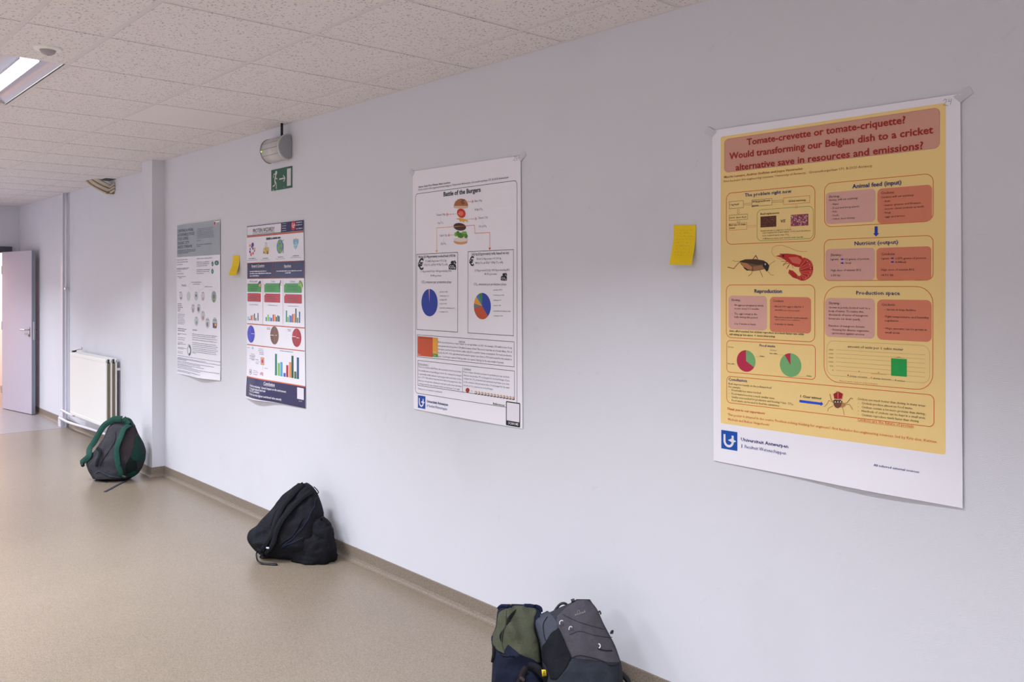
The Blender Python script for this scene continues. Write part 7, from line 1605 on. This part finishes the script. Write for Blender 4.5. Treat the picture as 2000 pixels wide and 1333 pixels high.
# ------------------------------------------------------------------ backpacks
class Bag:
    def __init__(s, d, root, fold=.006, seed=1.0):
        s.B = Vector(d['B']); yw, le = d['yaw'], d['lean']; s.R = Vector((cos(yw), sin(yw), 0)); Nh = Vector((sin(yw), -cos(yw), 0)); up = Vector((0, 0, 1))
        s.U = up*cos(le)-Nh*sin(le); s.N = Nh*cos(le)+up*sin(le); s.D = d['D']; s.p = d['p']; s.root = root; s.fold = fold; s.seed = seed; s.ymax = d['ymax']
        s.Lp = sorted([(q[1], q[0]) for q in d['left']]); s.Rp = sorted([(q[1], q[0]) for q in d['right']]); s.top = max(s.Lp[-1][0], s.Rp[-1][0])
    def ip(s, T, u):
        if u <= T[0][0]: return T[0][1]
        for (a, b), (c, d_) in zip(T, T[1:]):
            if u <= c: return b+(d_-b)*(u-a)/max(1e-6, c-a)
        return T[-1][1]
    def edges(s, u):
        h = .007; l = sum(s.ip(s.Lp, u+k*h) for k in (-2, -1, 0, 1, 2))/5; r = sum(s.ip(s.Rp, u+k*h) for k in (-2, -1, 0, 1, 2))/5; return l, r
    def disp(s, r, u):
        q = Vector((r*9, u*9, s.seed)); v = noise.noise(q)*1.0+noise.noise(q*2.3)*.5
        q2 = Vector((r*16+u*7, u*5-r*4, s.seed+5)); v += (1-abs(noise.noise(q2))*2.6)*.8
        q3 = Vector((r*9-u*14, u*9+r*5, s.seed+9)); v += (1-abs(noise.noise(q3))*3)*.5
        return v*s.fold
    def pt(s, r, u, off=0):
        l, rr_ = s.edges(u); c = (l+rr_)/2; w = max(1e-4, (rr_-l)/2); t = min(1, abs((r-c)/w)); D = s.ip(s.D, max(0, min(1, u/s.top)))
        g = max(0, 1-t**s.p)**(1/s.p); n = D*g+s.disp(r, u)*min(1, g*2)
        P = s.B+s.R*r+s.U*u+s.N*(n+off)
        if P.z < .002: P.z = .002+.1*max(-.01, P.z)*0
        return P
    def out(s, name, V, F, m, thick=0):
        o = newobj(name, V, F, m, None, True); attach(o, s.root)
        if thick: md = o.modifiers.new('t', 'SOLIDIFY'); md.thickness = thick; md.offset = -1
        return o
    def body(s, m, name='body'):
        V = []; F = []; NU = 46; K = 56; us = [s.top*(1-(1-i/NU)**1.6) for i in range(NU+1)]
        for u in us:
            l, r_ = s.edges(u); c = (l+r_)/2; w = max(.002, (r_-l)/2); D = s.ip(s.D, max(0, min(1, u/s.top)))
            for j in range(K):
                a = 2*pi*j/K; ca, sa = cos(a), sin(a); e = 2/s.p
                r = c+w*math.copysign(abs(ca)**e, ca); n = D*math.copysign(abs(sa)**e, sa)*(1 if sa > 0 else .75)
                n += s.disp(r, u)*min(1, abs(sa)*2)*(1 if sa > 0 else .3)
                P = s.B+s.R*r+s.U*u+s.N*n
                if P.z < .002: P.z = .002
                if P.y > s.ymax: P.y = s.ymax
                V.append(P)
        for i in range(NU):
            for j in range(K): F.append((i*K+j, i*K+(j+1) % K, (i+1)*K+(j+1) % K, (i+1)*K+j))
        F.append(tuple(range(K))[::-1]); F.append(tuple(NU*K+j for j in range(K)))
        return s.out(name, V, F, m)
    def patch(s, name, Lp, Rp, m, off):
        A_ = catmull([(q[0], q[1], 0) for q in Lp], 40); B_ = catmull([(q[0], q[1], 0) for q in Rp], 40); V = []; F = []; M = 18
        for i in range(41):
            for j in range(M+1):
                q = A_[i].lerp(B_[i], j/M); V.append(s.pt(q.x, q.y, off))
        for i in range(40):
            for j in range(M): k = i*(M+1)+j; F.append((k, k+M+1, k+M+2, k+1))
        return s.out(name, V, F, m, .004)
    def rib(s, name, pts, w, m, off):
        P = catmull([(q[0], q[1], 0) for q in pts], 36); V = []; F = []; M = 6
        if w > .018:
            ns = [(s.pt(q.x, q.y, off)-s.B).dot(s.N) for q in P]
            for _ in range(10): ns = [ns[0]]+[(ns[i-1]+2*ns[i]+ns[i+1])/4 for i in range(1, 36)]+[ns[36]]
            Q = [s.B+s.R*q.x+s.U*q.y+s.N*n_ for q, n_ in zip(P, ns)]
            for q in Q: q.z = max(q.z, .006)
        else: Q = [s.pt(q.x, q.y, off) for q in P]
        for i, q in enumerate(Q):
            d = (Q[min(i+3, 36)]-Q[max(i-3, 0)]).normalized(); n = s.N; sd = d.cross(n).normalized()
            for j in range(M+1):
                t = j/M*2-1; V.append(q+sd*w/2*t+n*(-abs(t)**3*min(.006, w*.18)+.0015*(w > .02)*cos(t*6)))
        for i in range(36):
            for j in range(M): k = i*(M+1)+j; F.append((k, k+1, k+M+2, k+M+1))
        return s.out(name, V, F, m, min(.004, max(.0012, w*.12)))
    def tube(s, name, pts, r, m, off):
        P = []
        for q in pts:
            o_ = q[2] if len(q) > 2 else off; p = s.B+s.R*q[0]+s.U*q[1]+s.N*o_
            if p.z < r+.001: p.z = r+.001
            if p.y > -.008: p.y = -.008
            P.append(p)
        return tube(name, P, r, m, s.root, 20, 8)
def fab(c, r=.8): return mat('fabric_%d_%d_%d' % tuple(c), tuple(c), r, .25, build=b_fab)
def make_bag(key, name, label, bodycol, fold, seed, group='school bags on the floor along the wall'):
    d = BAGS[key]; root = empty(name, d['B'], label, 'backpack', group); bg = Bag(d, root, fold, seed)
    bg.body(fab(bodycol))
    for it in d['items']:
        if it[0] == 'patch': bg.patch(it[1], it[2], it[3], fab(it[4]), it[5])
        elif it[0] == 'rib': bg.rib(it[1], it[2], it[3], fab(it[4]), it[5])
        else: bg.tube(it[1], it[2], it[3], mat('hard_%d_%d_%d' % tuple(it[4]), tuple(it[4]), .45), it[5])
    return bg
BAGS = {'grey': {'B': (-2.2, -0.3, 0.0), 'yaw': 0.8, 'lean': 0.3, 'left': [(0.0134, 0.3808), (-0.0255, 0.3684), (-0.0624, 0.3479), (-0.0875, 0.333), (-0.1108, 0.3344), (-0.1513, 0.3157), (-0.159, 0.2957), (-0.1511, 0.2635), (-0.1375, 0.228), (-0.1297, 0.1749), (-0.1258, 0.0963), (-0.1106, 0.0206)], 'right': [(0.0482, 0.3814), (0.0673, 0.3643), (0.0824, 0.3427), (0.099, 0.3033), (0.1156, 0.273), (0.1432, 0.2237), (0.1539, 0.1938), (0.1662, 0.1571), (0.1705, 0.1015), (0.1592, 0.0257)], 'D': [(0, 0.1), (0.25, 0.115), (0.6, 0.09), (0.85, 0.055), (1, 0.015)], 'p': 2.6, 'items': [('patch', 'front_panel', [(0.0049, 0.3788), (-0.0262, 0.362), (-0.0535, 0.3405), (-0.0721, 0.3223), (-0.0706, 0.2923), (-0.0545, 0.2538), (-0.029, 0.2041), (-0.0211, 0.1866)], [(0.0381, 0.3807), (0.0615, 0.366), (0.0777, 0.3444), (0.0955, 0.3069), (0.1108, 0.2737), (0.1232, 0.2497), (0.1467, 0.2012), (0.1615, 0.1667)], (74, 71, 79), 0.003),
 ('patch', 'front_pocket', [(-0.0202, 0.1861), (-0.0294, 0.1718), (-0.0424, 0.1509), (-0.0747, 0.1142), (-0.0812, 0.069)], [(0.1619, 0.1661), (0.1624, 0.1531), (0.1626, 0.1356), (0.1612, 0.1128), (0.1549, 0.0689)], (42, 46, 55), 0.005),
 ('patch', 'side_panel', [(-0.1087, 0.3389), (-0.1476, 0.3177), (-0.1556, 0.294), (-0.1436, 0.2609), (-0.1318, 0.2274), (-0.1284, 0.214)], [(-0.0969, 0.3312), (-0.0771, 0.3102), (-0.069, 0.2863), (-0.0872, 0.2648), (-0.1069, 0.2428), (-0.1251, 0.2147)], (68, 72, 84), 0.003),
 ('patch', 'side_pocket', [(-0.0674, 0.284), (-0.0938, 0.2676), (-0.1152, 0.236), (-0.1301, 0.212), (-0.1303, 0.1744), (-0.1135, 0.154), (-0.0972, 0.112)], [(-0.0657, 0.284), (-0.0512, 0.2539), (-0.0385, 0.2247), (-0.0227, 0.1881), (-0.0293, 0.1747), (-0.0424, 0.1509), (-0.0747, 0.1142)], (18, 20, 28), 0.006),
 ('rib', 'seam', [(-0.1087, 0.3211), (-0.1236, 0.2967), (-0.1218, 0.2662), (-0.1152, 0.2391)], 0.003, (20, 22, 28), 0.006),
 ('rib', 'seam', [(-0.0536, 0.3315), (-0.0076, 0.3114), (0.0417, 0.2967), (0.1058, 0.28)], 0.002, (60, 60, 68), 0.006),
 ('rib', 'seam', [(-0.0282, 0.2632), (0.0114, 0.2757), (0.0572, 0.2641), (0.1339, 0.25)], 0.002, (60, 60, 68), 0.006),
 ('rib', 'pocket_zip', [(0.0736, 0.2186), (0.0884, 0.2146), (0.1082, 0.2112), (0.1288, 0.21)], 0.0035, (35, 35, 42), 0.008),
 ('rib', 'seam', [(-0.0202, 0.1861), (-0.0, 0.1947), (0.0291, 0.1934), (0.0871, 0.179), (0.1196, 0.1637), (0.1619, 0.1661)], 0.003, (32, 34, 42), 0.008),
 ('tube', 'handle', [(-0.0884, 0.3266), (-0.0766, 0.3442), (-0.063, 0.3603), (-0.0494, 0.3662), (-0.0376, 0.3632), (-0.0342, 0.3575)], 0.005, (30, 30, 36), 0),
 ('tube', 'attachment_loop', [(-0.0626, 0.2968), (-0.0635, 0.3045), (-0.0576, 0.3107), (-0.0504, 0.3093)], 0.0019, (205, 205, 215), 0.083),
 ('tube', 'attachment_loop', [(-0.0294, 0.279), (-0.0284, 0.2873), (-0.0234, 0.2913), (-0.0179, 0.2883)], 0.0019, (205, 205, 215), 0.091),
 ('tube', 'attachment_loop', [(0.0767, 0.2345), (0.0822, 0.2316), (0.083, 0.2241), (0.0787, 0.2195)], 0.0021, (225, 225, 232), 0.094),
 ('tube', 'attachment_loop', [(0.1261, 0.2624), (0.1303, 0.2718), (0.1356, 0.2728), (0.1321, 0.2625)], 0.003, (35, 35, 42), 0.02),
 ('tube', 'attachment_loop', [(-0.0721, 0.3191), (-0.0697, 0.3235), (-0.0654, 0.3207)], 0.0019, (150, 150, 160), 0.05),
 ('tube', 'attachment_loop', [(0.0835, 0.3367), (0.0869, 0.3415), (0.0909, 0.3353), (0.0901, 0.3296)], 0.003, (50, 50, 56), 0.02),
 ('tube', 'top_buckle', [(-0.0186, 0.3744), (-0.0125, 0.3764), (-0.0057, 0.3778)], 0.0075, (35, 36, 42), 0.015),
 ('tube', 'bottom_strap', [(0.1625, 0.1274, 0), (0.1738, 0.1169, 0), (0.1866, 0.1035, 0), (0.1926, 0.0825, 0)], 0.011, (18, 18, 24), 0.02)], 'ymax': -0.012},
'olive': {'B': (-2.505, -0.52, 0.0), 'yaw': 0.8, 'lean': 0.18, 'left': [(0.0875, 0.3392), (0.0729, 0.3278), (0.0692, 0.3055), (0.0649, 0.2536), (0.0458, 0.2201), (0.0539, 0.1908), (0.0547, 0.1214), (0.0515, 0.0632), (0.0562, -0.0087)], 'right': [(0.197, 0.3409), (0.2342, 0.3321), (0.24, 0.3118), (0.2381, 0.2803), (0.2362, 0.2434), (0.2402, 0.2031), (0.248, 0.1393), (0.2673, 0.0672), (0.2788, -0.0045)], 'D': [(0, 0.09), (0.3, 0.095), (0.7, 0.07), (0.9, 0.045), (1, 0.012)], 'p': 2.6, 'items': [('patch', 'olive_cover', [(0.1389, 0.3388), (0.1071, 0.3309), (0.081, 0.3183), (0.074, 0.3006), (0.0702, 0.2681), (0.0595, 0.2432), (0.0479, 0.2204), (0.0573, 0.2051), (0.0744, 0.1906)], [(0.1739, 0.3415), (0.2031, 0.3376), (0.2193, 0.3269), (0.2186, 0.3149), (0.2124, 0.3004), (0.2156, 0.2585), (0.2328, 0.2128), (0.2372, 0.1707), (0.2387, 0.1488)], (74, 77, 61), 0.006),
 ('patch', 'navy_panel', [(0.115, 0.212), (0.1051, 0.1971), (0.0983, 0.1757), (0.079, 0.1836), (0.0676, 0.144), (0.0592, 0.0744)], [(0.1178, 0.2121), (0.1423, 0.1972), (0.1766, 0.1781), (0.2162, 0.1605), (0.2444, 0.1283), (0.2587, 0.0773)], (18, 24, 44), 0.009),
 ('patch', 'cover_opening', [(0.1423, 0.3282), (0.1226, 0.3125), (0.1129, 0.2998), (0.1076, 0.279)], [(0.144, 0.3282), (0.1371, 0.3128), (0.1246, 0.2977), (0.109, 0.2791)], (10, 10, 14), 0.009),
 ('patch', 'cover_opening', [(0.0963, 0.2628), (0.085, 0.2465), (0.084, 0.2342), (0.0927, 0.2172)], [(0.0984, 0.2625), (0.0969, 0.2454), (0.0959, 0.2303), (0.095, 0.2174)], (10, 12, 20), 0.009),
 ('rib', 'seam', [(0.1423, 0.3282), (0.1225, 0.3148), (0.1086, 0.297), (0.1048, 0.2737), (0.0964, 0.2603), (0.0927, 0.2376), (0.0939, 0.2147), (0.1023, 0.1916)], 0.003, (60, 64, 48), 0.011),
 ('rib', 'seam', [(0.1072, 0.3285), (0.1066, 0.3119), (0.1062, 0.2969)], 0.0025, (60, 64, 48), 0.011),
 ('rib', 'shoulder_strap', [(0.1854, 0.1423), (0.1715, 0.1247), (0.1661, 0.107), (0.155, 0.0857)], 0.022, (32, 26, 28), 0.03),
 ('rib', 'side_compression_strap', [(0.062, 0.2012), (0.0622, 0.1736), (0.0575, 0.1439)], 0.012, (14, 16, 22), 0.012),
 ('tube', 'buckle', [(0.1631, 0.1145), (0.1701, 0.1095), (0.1785, 0.1031)], 0.007, (58, 50, 46), 0.135),
 ('rib', 'collar_fold', [(0.0724, 0.3255), (0.0855, 0.3383), (0.1066, 0.3405), (0.1273, 0.3362)], 0.01, (24, 34, 66), 0.012),
 ('rib', 'collar_fold', [(0.1739, 0.3415), (0.2029, 0.34), (0.2323, 0.332), (0.2381, 0.3168)], 0.014, (22, 30, 58), 0.012)], 'ymax': -0.012},
'black': {'B': (-4.5153, -0.2701, 0.0), 'yaw': 0.62, 'lean': 0.35, 'left': [(0.0035, 0.4213), (-0.0398, 0.3897), (-0.0707, 0.3617), (-0.1038, 0.3102), (-0.139, 0.2529), (-0.1934, 0.1776), (-0.2444, 0.1371), (-0.2501, 0.091), (-0.205, 0.0342), (-0.1535, 0.001), (-0.0924, -0.0173)], 'right': [(0.0488, 0.4221), (0.0899, 0.408), (0.1156, 0.3889), (0.1372, 0.3551), (0.16, 0.3129), (0.1799, 0.268), (0.1863, 0.2085), (0.1873, 0.1436), (0.1847, 0.1013), (0.1751, 0.045), (0.1252, 0.0056)], 'D': [(0, 0.05), (0.15, 0.12), (0.45, 0.12), (0.8, 0.07), (1, 0.012)], 'p': 2.4, 'items': [('rib', 'shoulder_strap', [(0.0523, 0.4167), (0.0244, 0.382), (0.0057, 0.3361), (-0.0198, 0.2882), (-0.0315, 0.2371), (-0.038, 0.183), (-0.046, 0.1307), (-0.0618, 0.0942), (-0.0929, 0.0537), (-0.1338, 0.0111)], 0.034, (17, 19, 26), 0.018),
 ('rib', 'shoulder_strap', [(0.1134, 0.3782), (0.0825, 0.3432), (0.0496, 0.3003), (0.0238, 0.2568), (0.0037, 0.2099), (-0.0117, 0.1646), (-0.0223, 0.1243), (-0.0285, 0.0844), (-0.052, 0.0505), (-0.0973, 0.0202)], 0.034, (18, 20, 28), 0.022),
 ('rib', 'seam', [(0.1392, 0.3446), (0.1476, 0.2882), (0.1406, 0.233), (0.1262, 0.1826), (0.0903, 0.1322), (0.0524, 0.0899), (0.0112, 0.0524)], 0.005, (30, 36, 62), 0.006),
 ('rib', 'seam', [(0.1298, 0.1161), (0.0919, 0.093), (0.0473, 0.0719), (0.0207, 0.0549)], 0.005, (30, 36, 62), 0.006),
 ('rib', 'seam', [(-0.0334, 0.3527), (-0.0502, 0.3), (-0.0692, 0.2483), (-0.0672, 0.1856), (-0.0709, 0.1412)], 0.004, (34, 36, 48), 0.004),
 ('rib', 'seam', [(0.0419, 0.3559), (0.0127, 0.3025), (-0.0092, 0.2466), (-0.0206, 0.188), (-0.034, 0.1394)], 0.003, (10, 10, 14), 0.042),
 ('rib', 'webbing', [(-0.147, 0.0364), (-0.1178, 0.0303), (-0.1113, 0.0121), (-0.1546, -0.0038)], 0.016, (14, 14, 18), 0.025),
 ('patch', 'lower_pocket', [(-0.1253, 0.1588), (-0.1922, 0.1262), (-0.1971, 0.0841), (-0.1719, 0.0467), (-0.1479, 0.0253)], [(-0.0564, 0.1381), (-0.049, 0.1226), (-0.0409, 0.1034), (-0.0913, 0.0575), (-0.1432, 0.0236)], (20, 23, 32), 0.006),
 ('tube', 'webbing_loop', [(-0.138, 0.0275, 0.1), (-0.1274, 0.0035, 0.12), (-0.1105, -0.0266, 0.12), (-0.0734, -0.0338, 0.12), (-0.0292, -0.0327, 0.12), (-0.0007, -0.0308, 0.12), (-0.0012, -0.0405, 0.12), (-0.0893, -0.0438, 0.12)], 0.0045, (16, 17, 22), 0.1),
 ('tube', 'pull_cord', [(0.0409, 0.4203, 0), (0.0517, 0.4247, 0), (0.0715, 0.4164, 0), (0.0948, 0.4009, 0), (0.1037, 0.3888, 0)], 0.0045, (14, 14, 18), 0.0),
 ('tube', 'pull_cord', [(0.1006, 0.4074, 0), (0.1189, 0.3938, 0), (0.133, 0.3779, 0), (0.1272, 0.3713, 0), (0.1119, 0.3809, 0)], 0.003, (14, 14, 18), 0.0),
 ('tube', 'pull_cord', [(0.1826, 0.2674, 0), (0.1869, 0.2269, 0), (0.1942, 0.1869, 0), (0.1971, 0.1629, 0)], 0.0025, (14, 14, 18), 0.0),
 ('tube', 'strap_buckle', [(-0.0732, 0.0482, 0.12), (-0.064, 0.0468, 0.12), (-0.0553, 0.0482, 0.12)], 0.006, (190, 195, 215), 0.12),
 ('tube', 'strap_buckle', [(-0.1139, 0.0784, 0.1), (-0.1023, 0.0891, 0.1), (-0.096, 0.1034, 0.1)], 0.007, (52, 56, 70), 0.1)], 'ymax': -0.012},
'green': {'B': (-7.27, -0.35, 0.0), 'yaw': 0.7, 'lean': 0.22, 'left': [(-0.0158, 0.4799), (-0.0802, 0.4578), (-0.1125, 0.3995), (-0.131, 0.3088), (-0.1819, 0.2259), (-0.2279, 0.1717), (-0.247, 0.1184), (-0.2207, 0.0626), (-0.1875, 0.0193), (-0.1562, -0.0119)], 'right': [(0.0513, 0.4813), (0.1021, 0.4372), (0.1326, 0.3765), (0.1872, 0.3005), (0.22, 0.2366), (0.2225, 0.1681), (0.2051, 0.0993), (0.1764, 0.0504), (0.1402, 0.0253), (0.0989, 0.0041)], 'D': [(0, 0.11), (0.3, 0.14), (0.6, 0.12), (0.85, 0.07), (1, 0.012)], 'p': 2.5, 'items': [('patch', 'back_panel', [(-0.035, 0.4644), (-0.063, 0.4089), (-0.0682, 0.3584), (-0.0887, 0.275), (-0.1087, 0.1982), (-0.1376, 0.1327), (-0.1663, 0.0999), (-0.1321, 0.042), (-0.1005, -0.0052)], [(0.0279, 0.4628), (0.0729, 0.4122), (0.0836, 0.3451), (0.0863, 0.2789), (0.0834, 0.2139), (0.1, 0.15), (0.1104, 0.0971), (0.1173, 0.0495), (0.0993, 0.0065)], (58, 57, 64), 0.004),
 ('rib', 'padding_seam', [(0.006, 0.3707), (0.0266, 0.3046), (0.0054, 0.2279), (-0.0315, 0.1568), (-0.0581, 0.1027)], 0.006, (38, 38, 46), 0.008),
 ('patch', 'side_panel', [(0.1485, 0.3553), (0.167, 0.3106), (0.178, 0.2501), (0.1713, 0.1848), (0.1982, 0.1513)], [(0.1687, 0.3297), (0.2004, 0.2756), (0.2199, 0.2215), (0.2271, 0.1778), (0.2189, 0.142)], (18, 56, 48), 0.005),
 ('patch', 'mesh_pocket', [(0.1677, 0.1793), (0.1579, 0.1467), (0.1453, 0.0931), (0.1389, 0.0503)], [(0.1982, 0.1486), (0.205, 0.1391), (0.1998, 0.0956), (0.1823, 0.0574)], (12, 26, 26), 0.006),
 ('patch', 'base_trim', [(0.185, 0.0709), (0.1607, 0.0511), (0.1221, 0.0205)], [(0.1891, 0.0683), (0.1715, 0.0411), (0.1337, 0.021)], (20, 80, 64), 0.008),
 ('patch', 'back_padding', [(0.1091, 0.412), (0.0964, 0.3625), (0.0986, 0.3068), (0.1039, 0.2469), (0.1178, 0.1828), (0.1438, 0.1196)], [(0.1186, 0.4111), (0.1459, 0.361), (0.1705, 0.2994), (0.1798, 0.2502), (0.1713, 0.1848), (0.1483, 0.1198)], (58, 50, 54), 0.006),
 ('rib', 'shoulder_strap', [(0.038, 0.4748), (-0.0353, 0.4739), (-0.0715, 0.4554), (-0.122, 0.4222), (-0.1567, 0.3659), (-0.1843, 0.3043), (-0.2109, 0.2374), (-0.1765, 0.1698), (-0.2839, 0.1146)], 0.05, (30, 72, 63), 0.06),
 ('rib', 'shoulder_strap', [(0.0998, 0.4344), (0.084, 0.3957), (0.0886, 0.3453), (0.0891, 0.2899), (0.0863, 0.241), (0.0946, 0.182), (0.1081, 0.1237), (0.1231, 0.0657), (0.1187, 0.0231)], 0.046, (32, 76, 66), 0.05),
 ('rib', 'shoulder_strap', [(0.0193, 0.4772), (0.0559, 0.4521), (0.0829, 0.43)], 0.06, (30, 72, 63), 0.02),
 ('rib', 'strap_edge', [(0.1105, 0.4149), (0.1067, 0.3915), (0.1052, 0.3405), (0.1072, 0.2796), (0.1055, 0.2254), (0.1186, 0.1613), (0.1299, 0.1031), (0.1363, 0.0396)], 0.01, (22, 22, 28), 0.046),
 ('rib', 'waist_strap', [(-0.1065, 0.2419), (-0.0681, 0.2207), (-0.0613, 0.1776), (-0.071, 0.1343), (-0.0798, 0.0968)], 0.026, (20, 24, 32), 0.03),
 ('rib', 'waist_strap', [(0.0687, 0.1758), (0.0902, 0.1765)], 0.035, (24, 22, 26), 0.012),
 ('rib', 'lower_webbing', [(-0.096, 0.0483), (-0.0577, 0.0601), (0.0134, 0.0303), (0.065, 0.0213), (0.1065, 0.02)], 0.014, (52, 60, 70), 0.012),
 ('tube', 'buckle', [(-0.2387, 0.1006, 0.1), (-0.2268, 0.109, 0.1)], 0.014, (24, 24, 30), 0.1),
 ('tube', 'buckle', [(0.1404, 0.0288, 0.13), (0.1707, 0.0218, 0.13)], 0.014, (20, 20, 26), 0.1),
 ('tube', 'handle', [(-0.0033, 0.4844, 0), (0.0326, 0.488, 0), (0.0645, 0.4764, 0), (0.0897, 0.4465, 0), (0.1111, 0.422, 0)], 0.007, (28, 70, 62), 0.0)], 'ymax': -0.112}}
g = make_bag('grey', 'backpack', 'mottled grey backpack with dark lower panel leaning on the wall, nearest of the bags', (52, 54, 63), .007, 1.3)
V_, F_ = text_jobs([('nomad', 0, 0, 1)])[0]; ax0, ax1 = Vector((-0.0057, 0.3259)), Vector((0.033, 0.338))
mw = max(v[0] for v in V_); dd = ax1-ax0; nr = Vector((-dd.y, dd.x)).normalized()
VV = []
for a_, b_ in V_:
    q = ax0+dd*(a_/mw)+nr*(b_*.0072/CAPH*1.1); VV.append(g.pt(q.x, q.y, .0065))
g.out('logo_lettering', VV, F_, mat('pale_grey_print', (140, 132, 130), .6))
g.rib('logo_arc', [(0.0036, 0.3356), (0.0041, 0.3416), (0.0072, 0.3453), (0.0105, 0.3432), (0.012, 0.3381)], .0016, mat('pale_grey_print'), .0065)
ol = make_bag('olive', 'backpack', 'navy backpack with a slumped olive-green cover, left of the grey backpack', (20, 27, 48), .012, 4.1)
SP = [(0.1914, 0.1459), (0.2112, 0.146), (0.2282, 0.1395), (0.2422, 0.1253), (0.2561, 0.1125), (0.2672, 0.0944)]
PP = catmull([ol.B+ol.R*a_+ol.U*b_+ol.N*n_ for (a_, b_), n_ in zip(SP, (.10, .11, .12, .12, .12, .11))], 24)
VV, FF = [], []
for i, q in enumerate(PP):
    d_ = (PP[min(i+2, 24)]-PP[max(i-2, 0)]).normalized(); s_ = d_.cross(ol.N).normalized()*.013
    VV += [q+s_-ol.N*.002, q-s_-ol.N*.002]
ol.out('shoulder_strap', VV, [(2*i, 2*i+1, 2*i+3, 2*i+2) for i in range(24)], fab((18, 19, 27)), .004)
VV = [ol.B+ol.R*a_+ol.U*b_+ol.N*.125 for a_, b_ in [(0.2408, 0.1391), (0.2561, 0.1394), (0.2594, 0.119), (0.2436, 0.1166)]]
ol.out('yellow_label', VV, [(0, 1, 2, 3)], mat('yellow_tag', (235, 205, 40), .5), .003)
q0, q1, q3 = VV[0], VV[1], VV[3]; e1 = (q1-q0); e2 = (q3-q0); nn_ = ol.N*.006
V_, F_ = text_jobs([('NG', 1, 0, 1)])[0]; mw = max(v[0] for v in V_)
ol.out('label_lettering', [q0+e2*(.12+.78*a_/mw)+e1*(.2+.55*b_/CAPH)+nn_ for a_, b_ in V_], F_, M_BLACK)
VV = [ol.B+ol.R*a_+ol.U*b_+ol.N*n_ for (a_, b_), n_ in zip([(0.1227, 0.3451), (0.1192, 0.3341), (0.1273, 0.3357)], (.0, .012, .012))]
ol.out('yellow_tab', VV, [(0, 1, 2)], mat('yellow_tag'), .003)
bk = make_bag('black', 'backpack', 'black backpack with two padded shoulder straps, alone below the navy-banded poster', (17, 18, 26), .009, 7.7)
# soft heap of black cloth slumped against its right side
def heap(name, cx, cy, rx, ry, h, m, root, seed, ang=0):
    V = []; F = []; NU, K = 26, 44
    for i in range(NU+1):
        ph = i/NU*pi/2
        for j in range(K):
            a = 2*pi*j/K; rad = cos(ph)**.55; z = h*sin(ph)**.9
            x, y = rx*rad*cos(a), ry*rad*sin(a); q = Vector((x*14, y*14, z*14+seed)); dn = noise.noise(q)*.022+(1-abs(noise.noise(q*1.7))*2)*.012
            k = 1+dn/max(.05, math.hypot(x, y, z))
            X = cx+(x*cos(ang)-y*sin(ang))*k; Y = cy+(x*sin(ang)+y*cos(ang))*k; Z = max(.002, z*k)
            V.append((X, min(Y, -.035), Z))
    for i in range(NU):
        for j in range(K): F.append((i*K+j, i*K+(j+1) % K, (i+1)*K+(j+1) % K, (i+1)*K+j))
    F.append(tuple(range(K))[::-1]); F.append(tuple(NU*K+j for j in range(K)))
    o = newobj(name, V, F, m, None, True); attach(o, root); return o
heap('slumped_cloth', -4.415, -.155, .135, .105, .150, fab((15, 16, 23)), bk.root, 3.3, .30)
heap('slumped_cloth', -4.375, -.12, .080, .070, .215, fab((17, 18, 26)), bk.root, 6.1, .2)
tube('cloth_loop', [(-4.39, -.12, .17), (-4.37, -.13, .232), (-4.345, -.125, .238), (-4.33, -.115, .18)], .006, fab((17, 18, 26)), bk.root, 12)
bk.rib('fold_ridge', [(-.02, .06), (.03, .09), (.08, .14), (.11, .22)], .012, fab((15, 16, 23)), .004)

gr = make_bag('green', 'backpack', 'charcoal backpack with dark green shoulder straps standing by the column', (46, 46, 54), .006, 2.9)
def web(name, pts, w):
    P_ = catmull(pts, 20); V = []; F = []
    for i, q in enumerate(P_):
        d = (P_[min(i+1, 20)]-P_[max(i-1, 0)]).normalized(); s_ = Vector((-d.y, d.x, 0)).normalized()*w/2
        V += [q+s_+Vector((0, 0, .004)), q-s_+Vector((0, 0, .004))]
    gr.out(name, V, [(2*i, 2*i+1, 2*i+3, 2*i+2) for i in range(20)], fab((58, 62, 72)), .003)
web('loose_webbing', [(-7.152, -0.3044, 0.0), (-7.0848, -0.3725, 0.0), (-6.9787, -0.4612, 0.0), (-6.8814, -0.545, 0.0)], .022)
web('loose_webbing', [(-7.3335, -0.4787, 0.0), (-7.2784, -0.4534, 0.0), (-7.2034, -0.4343, 0.0)], .02)
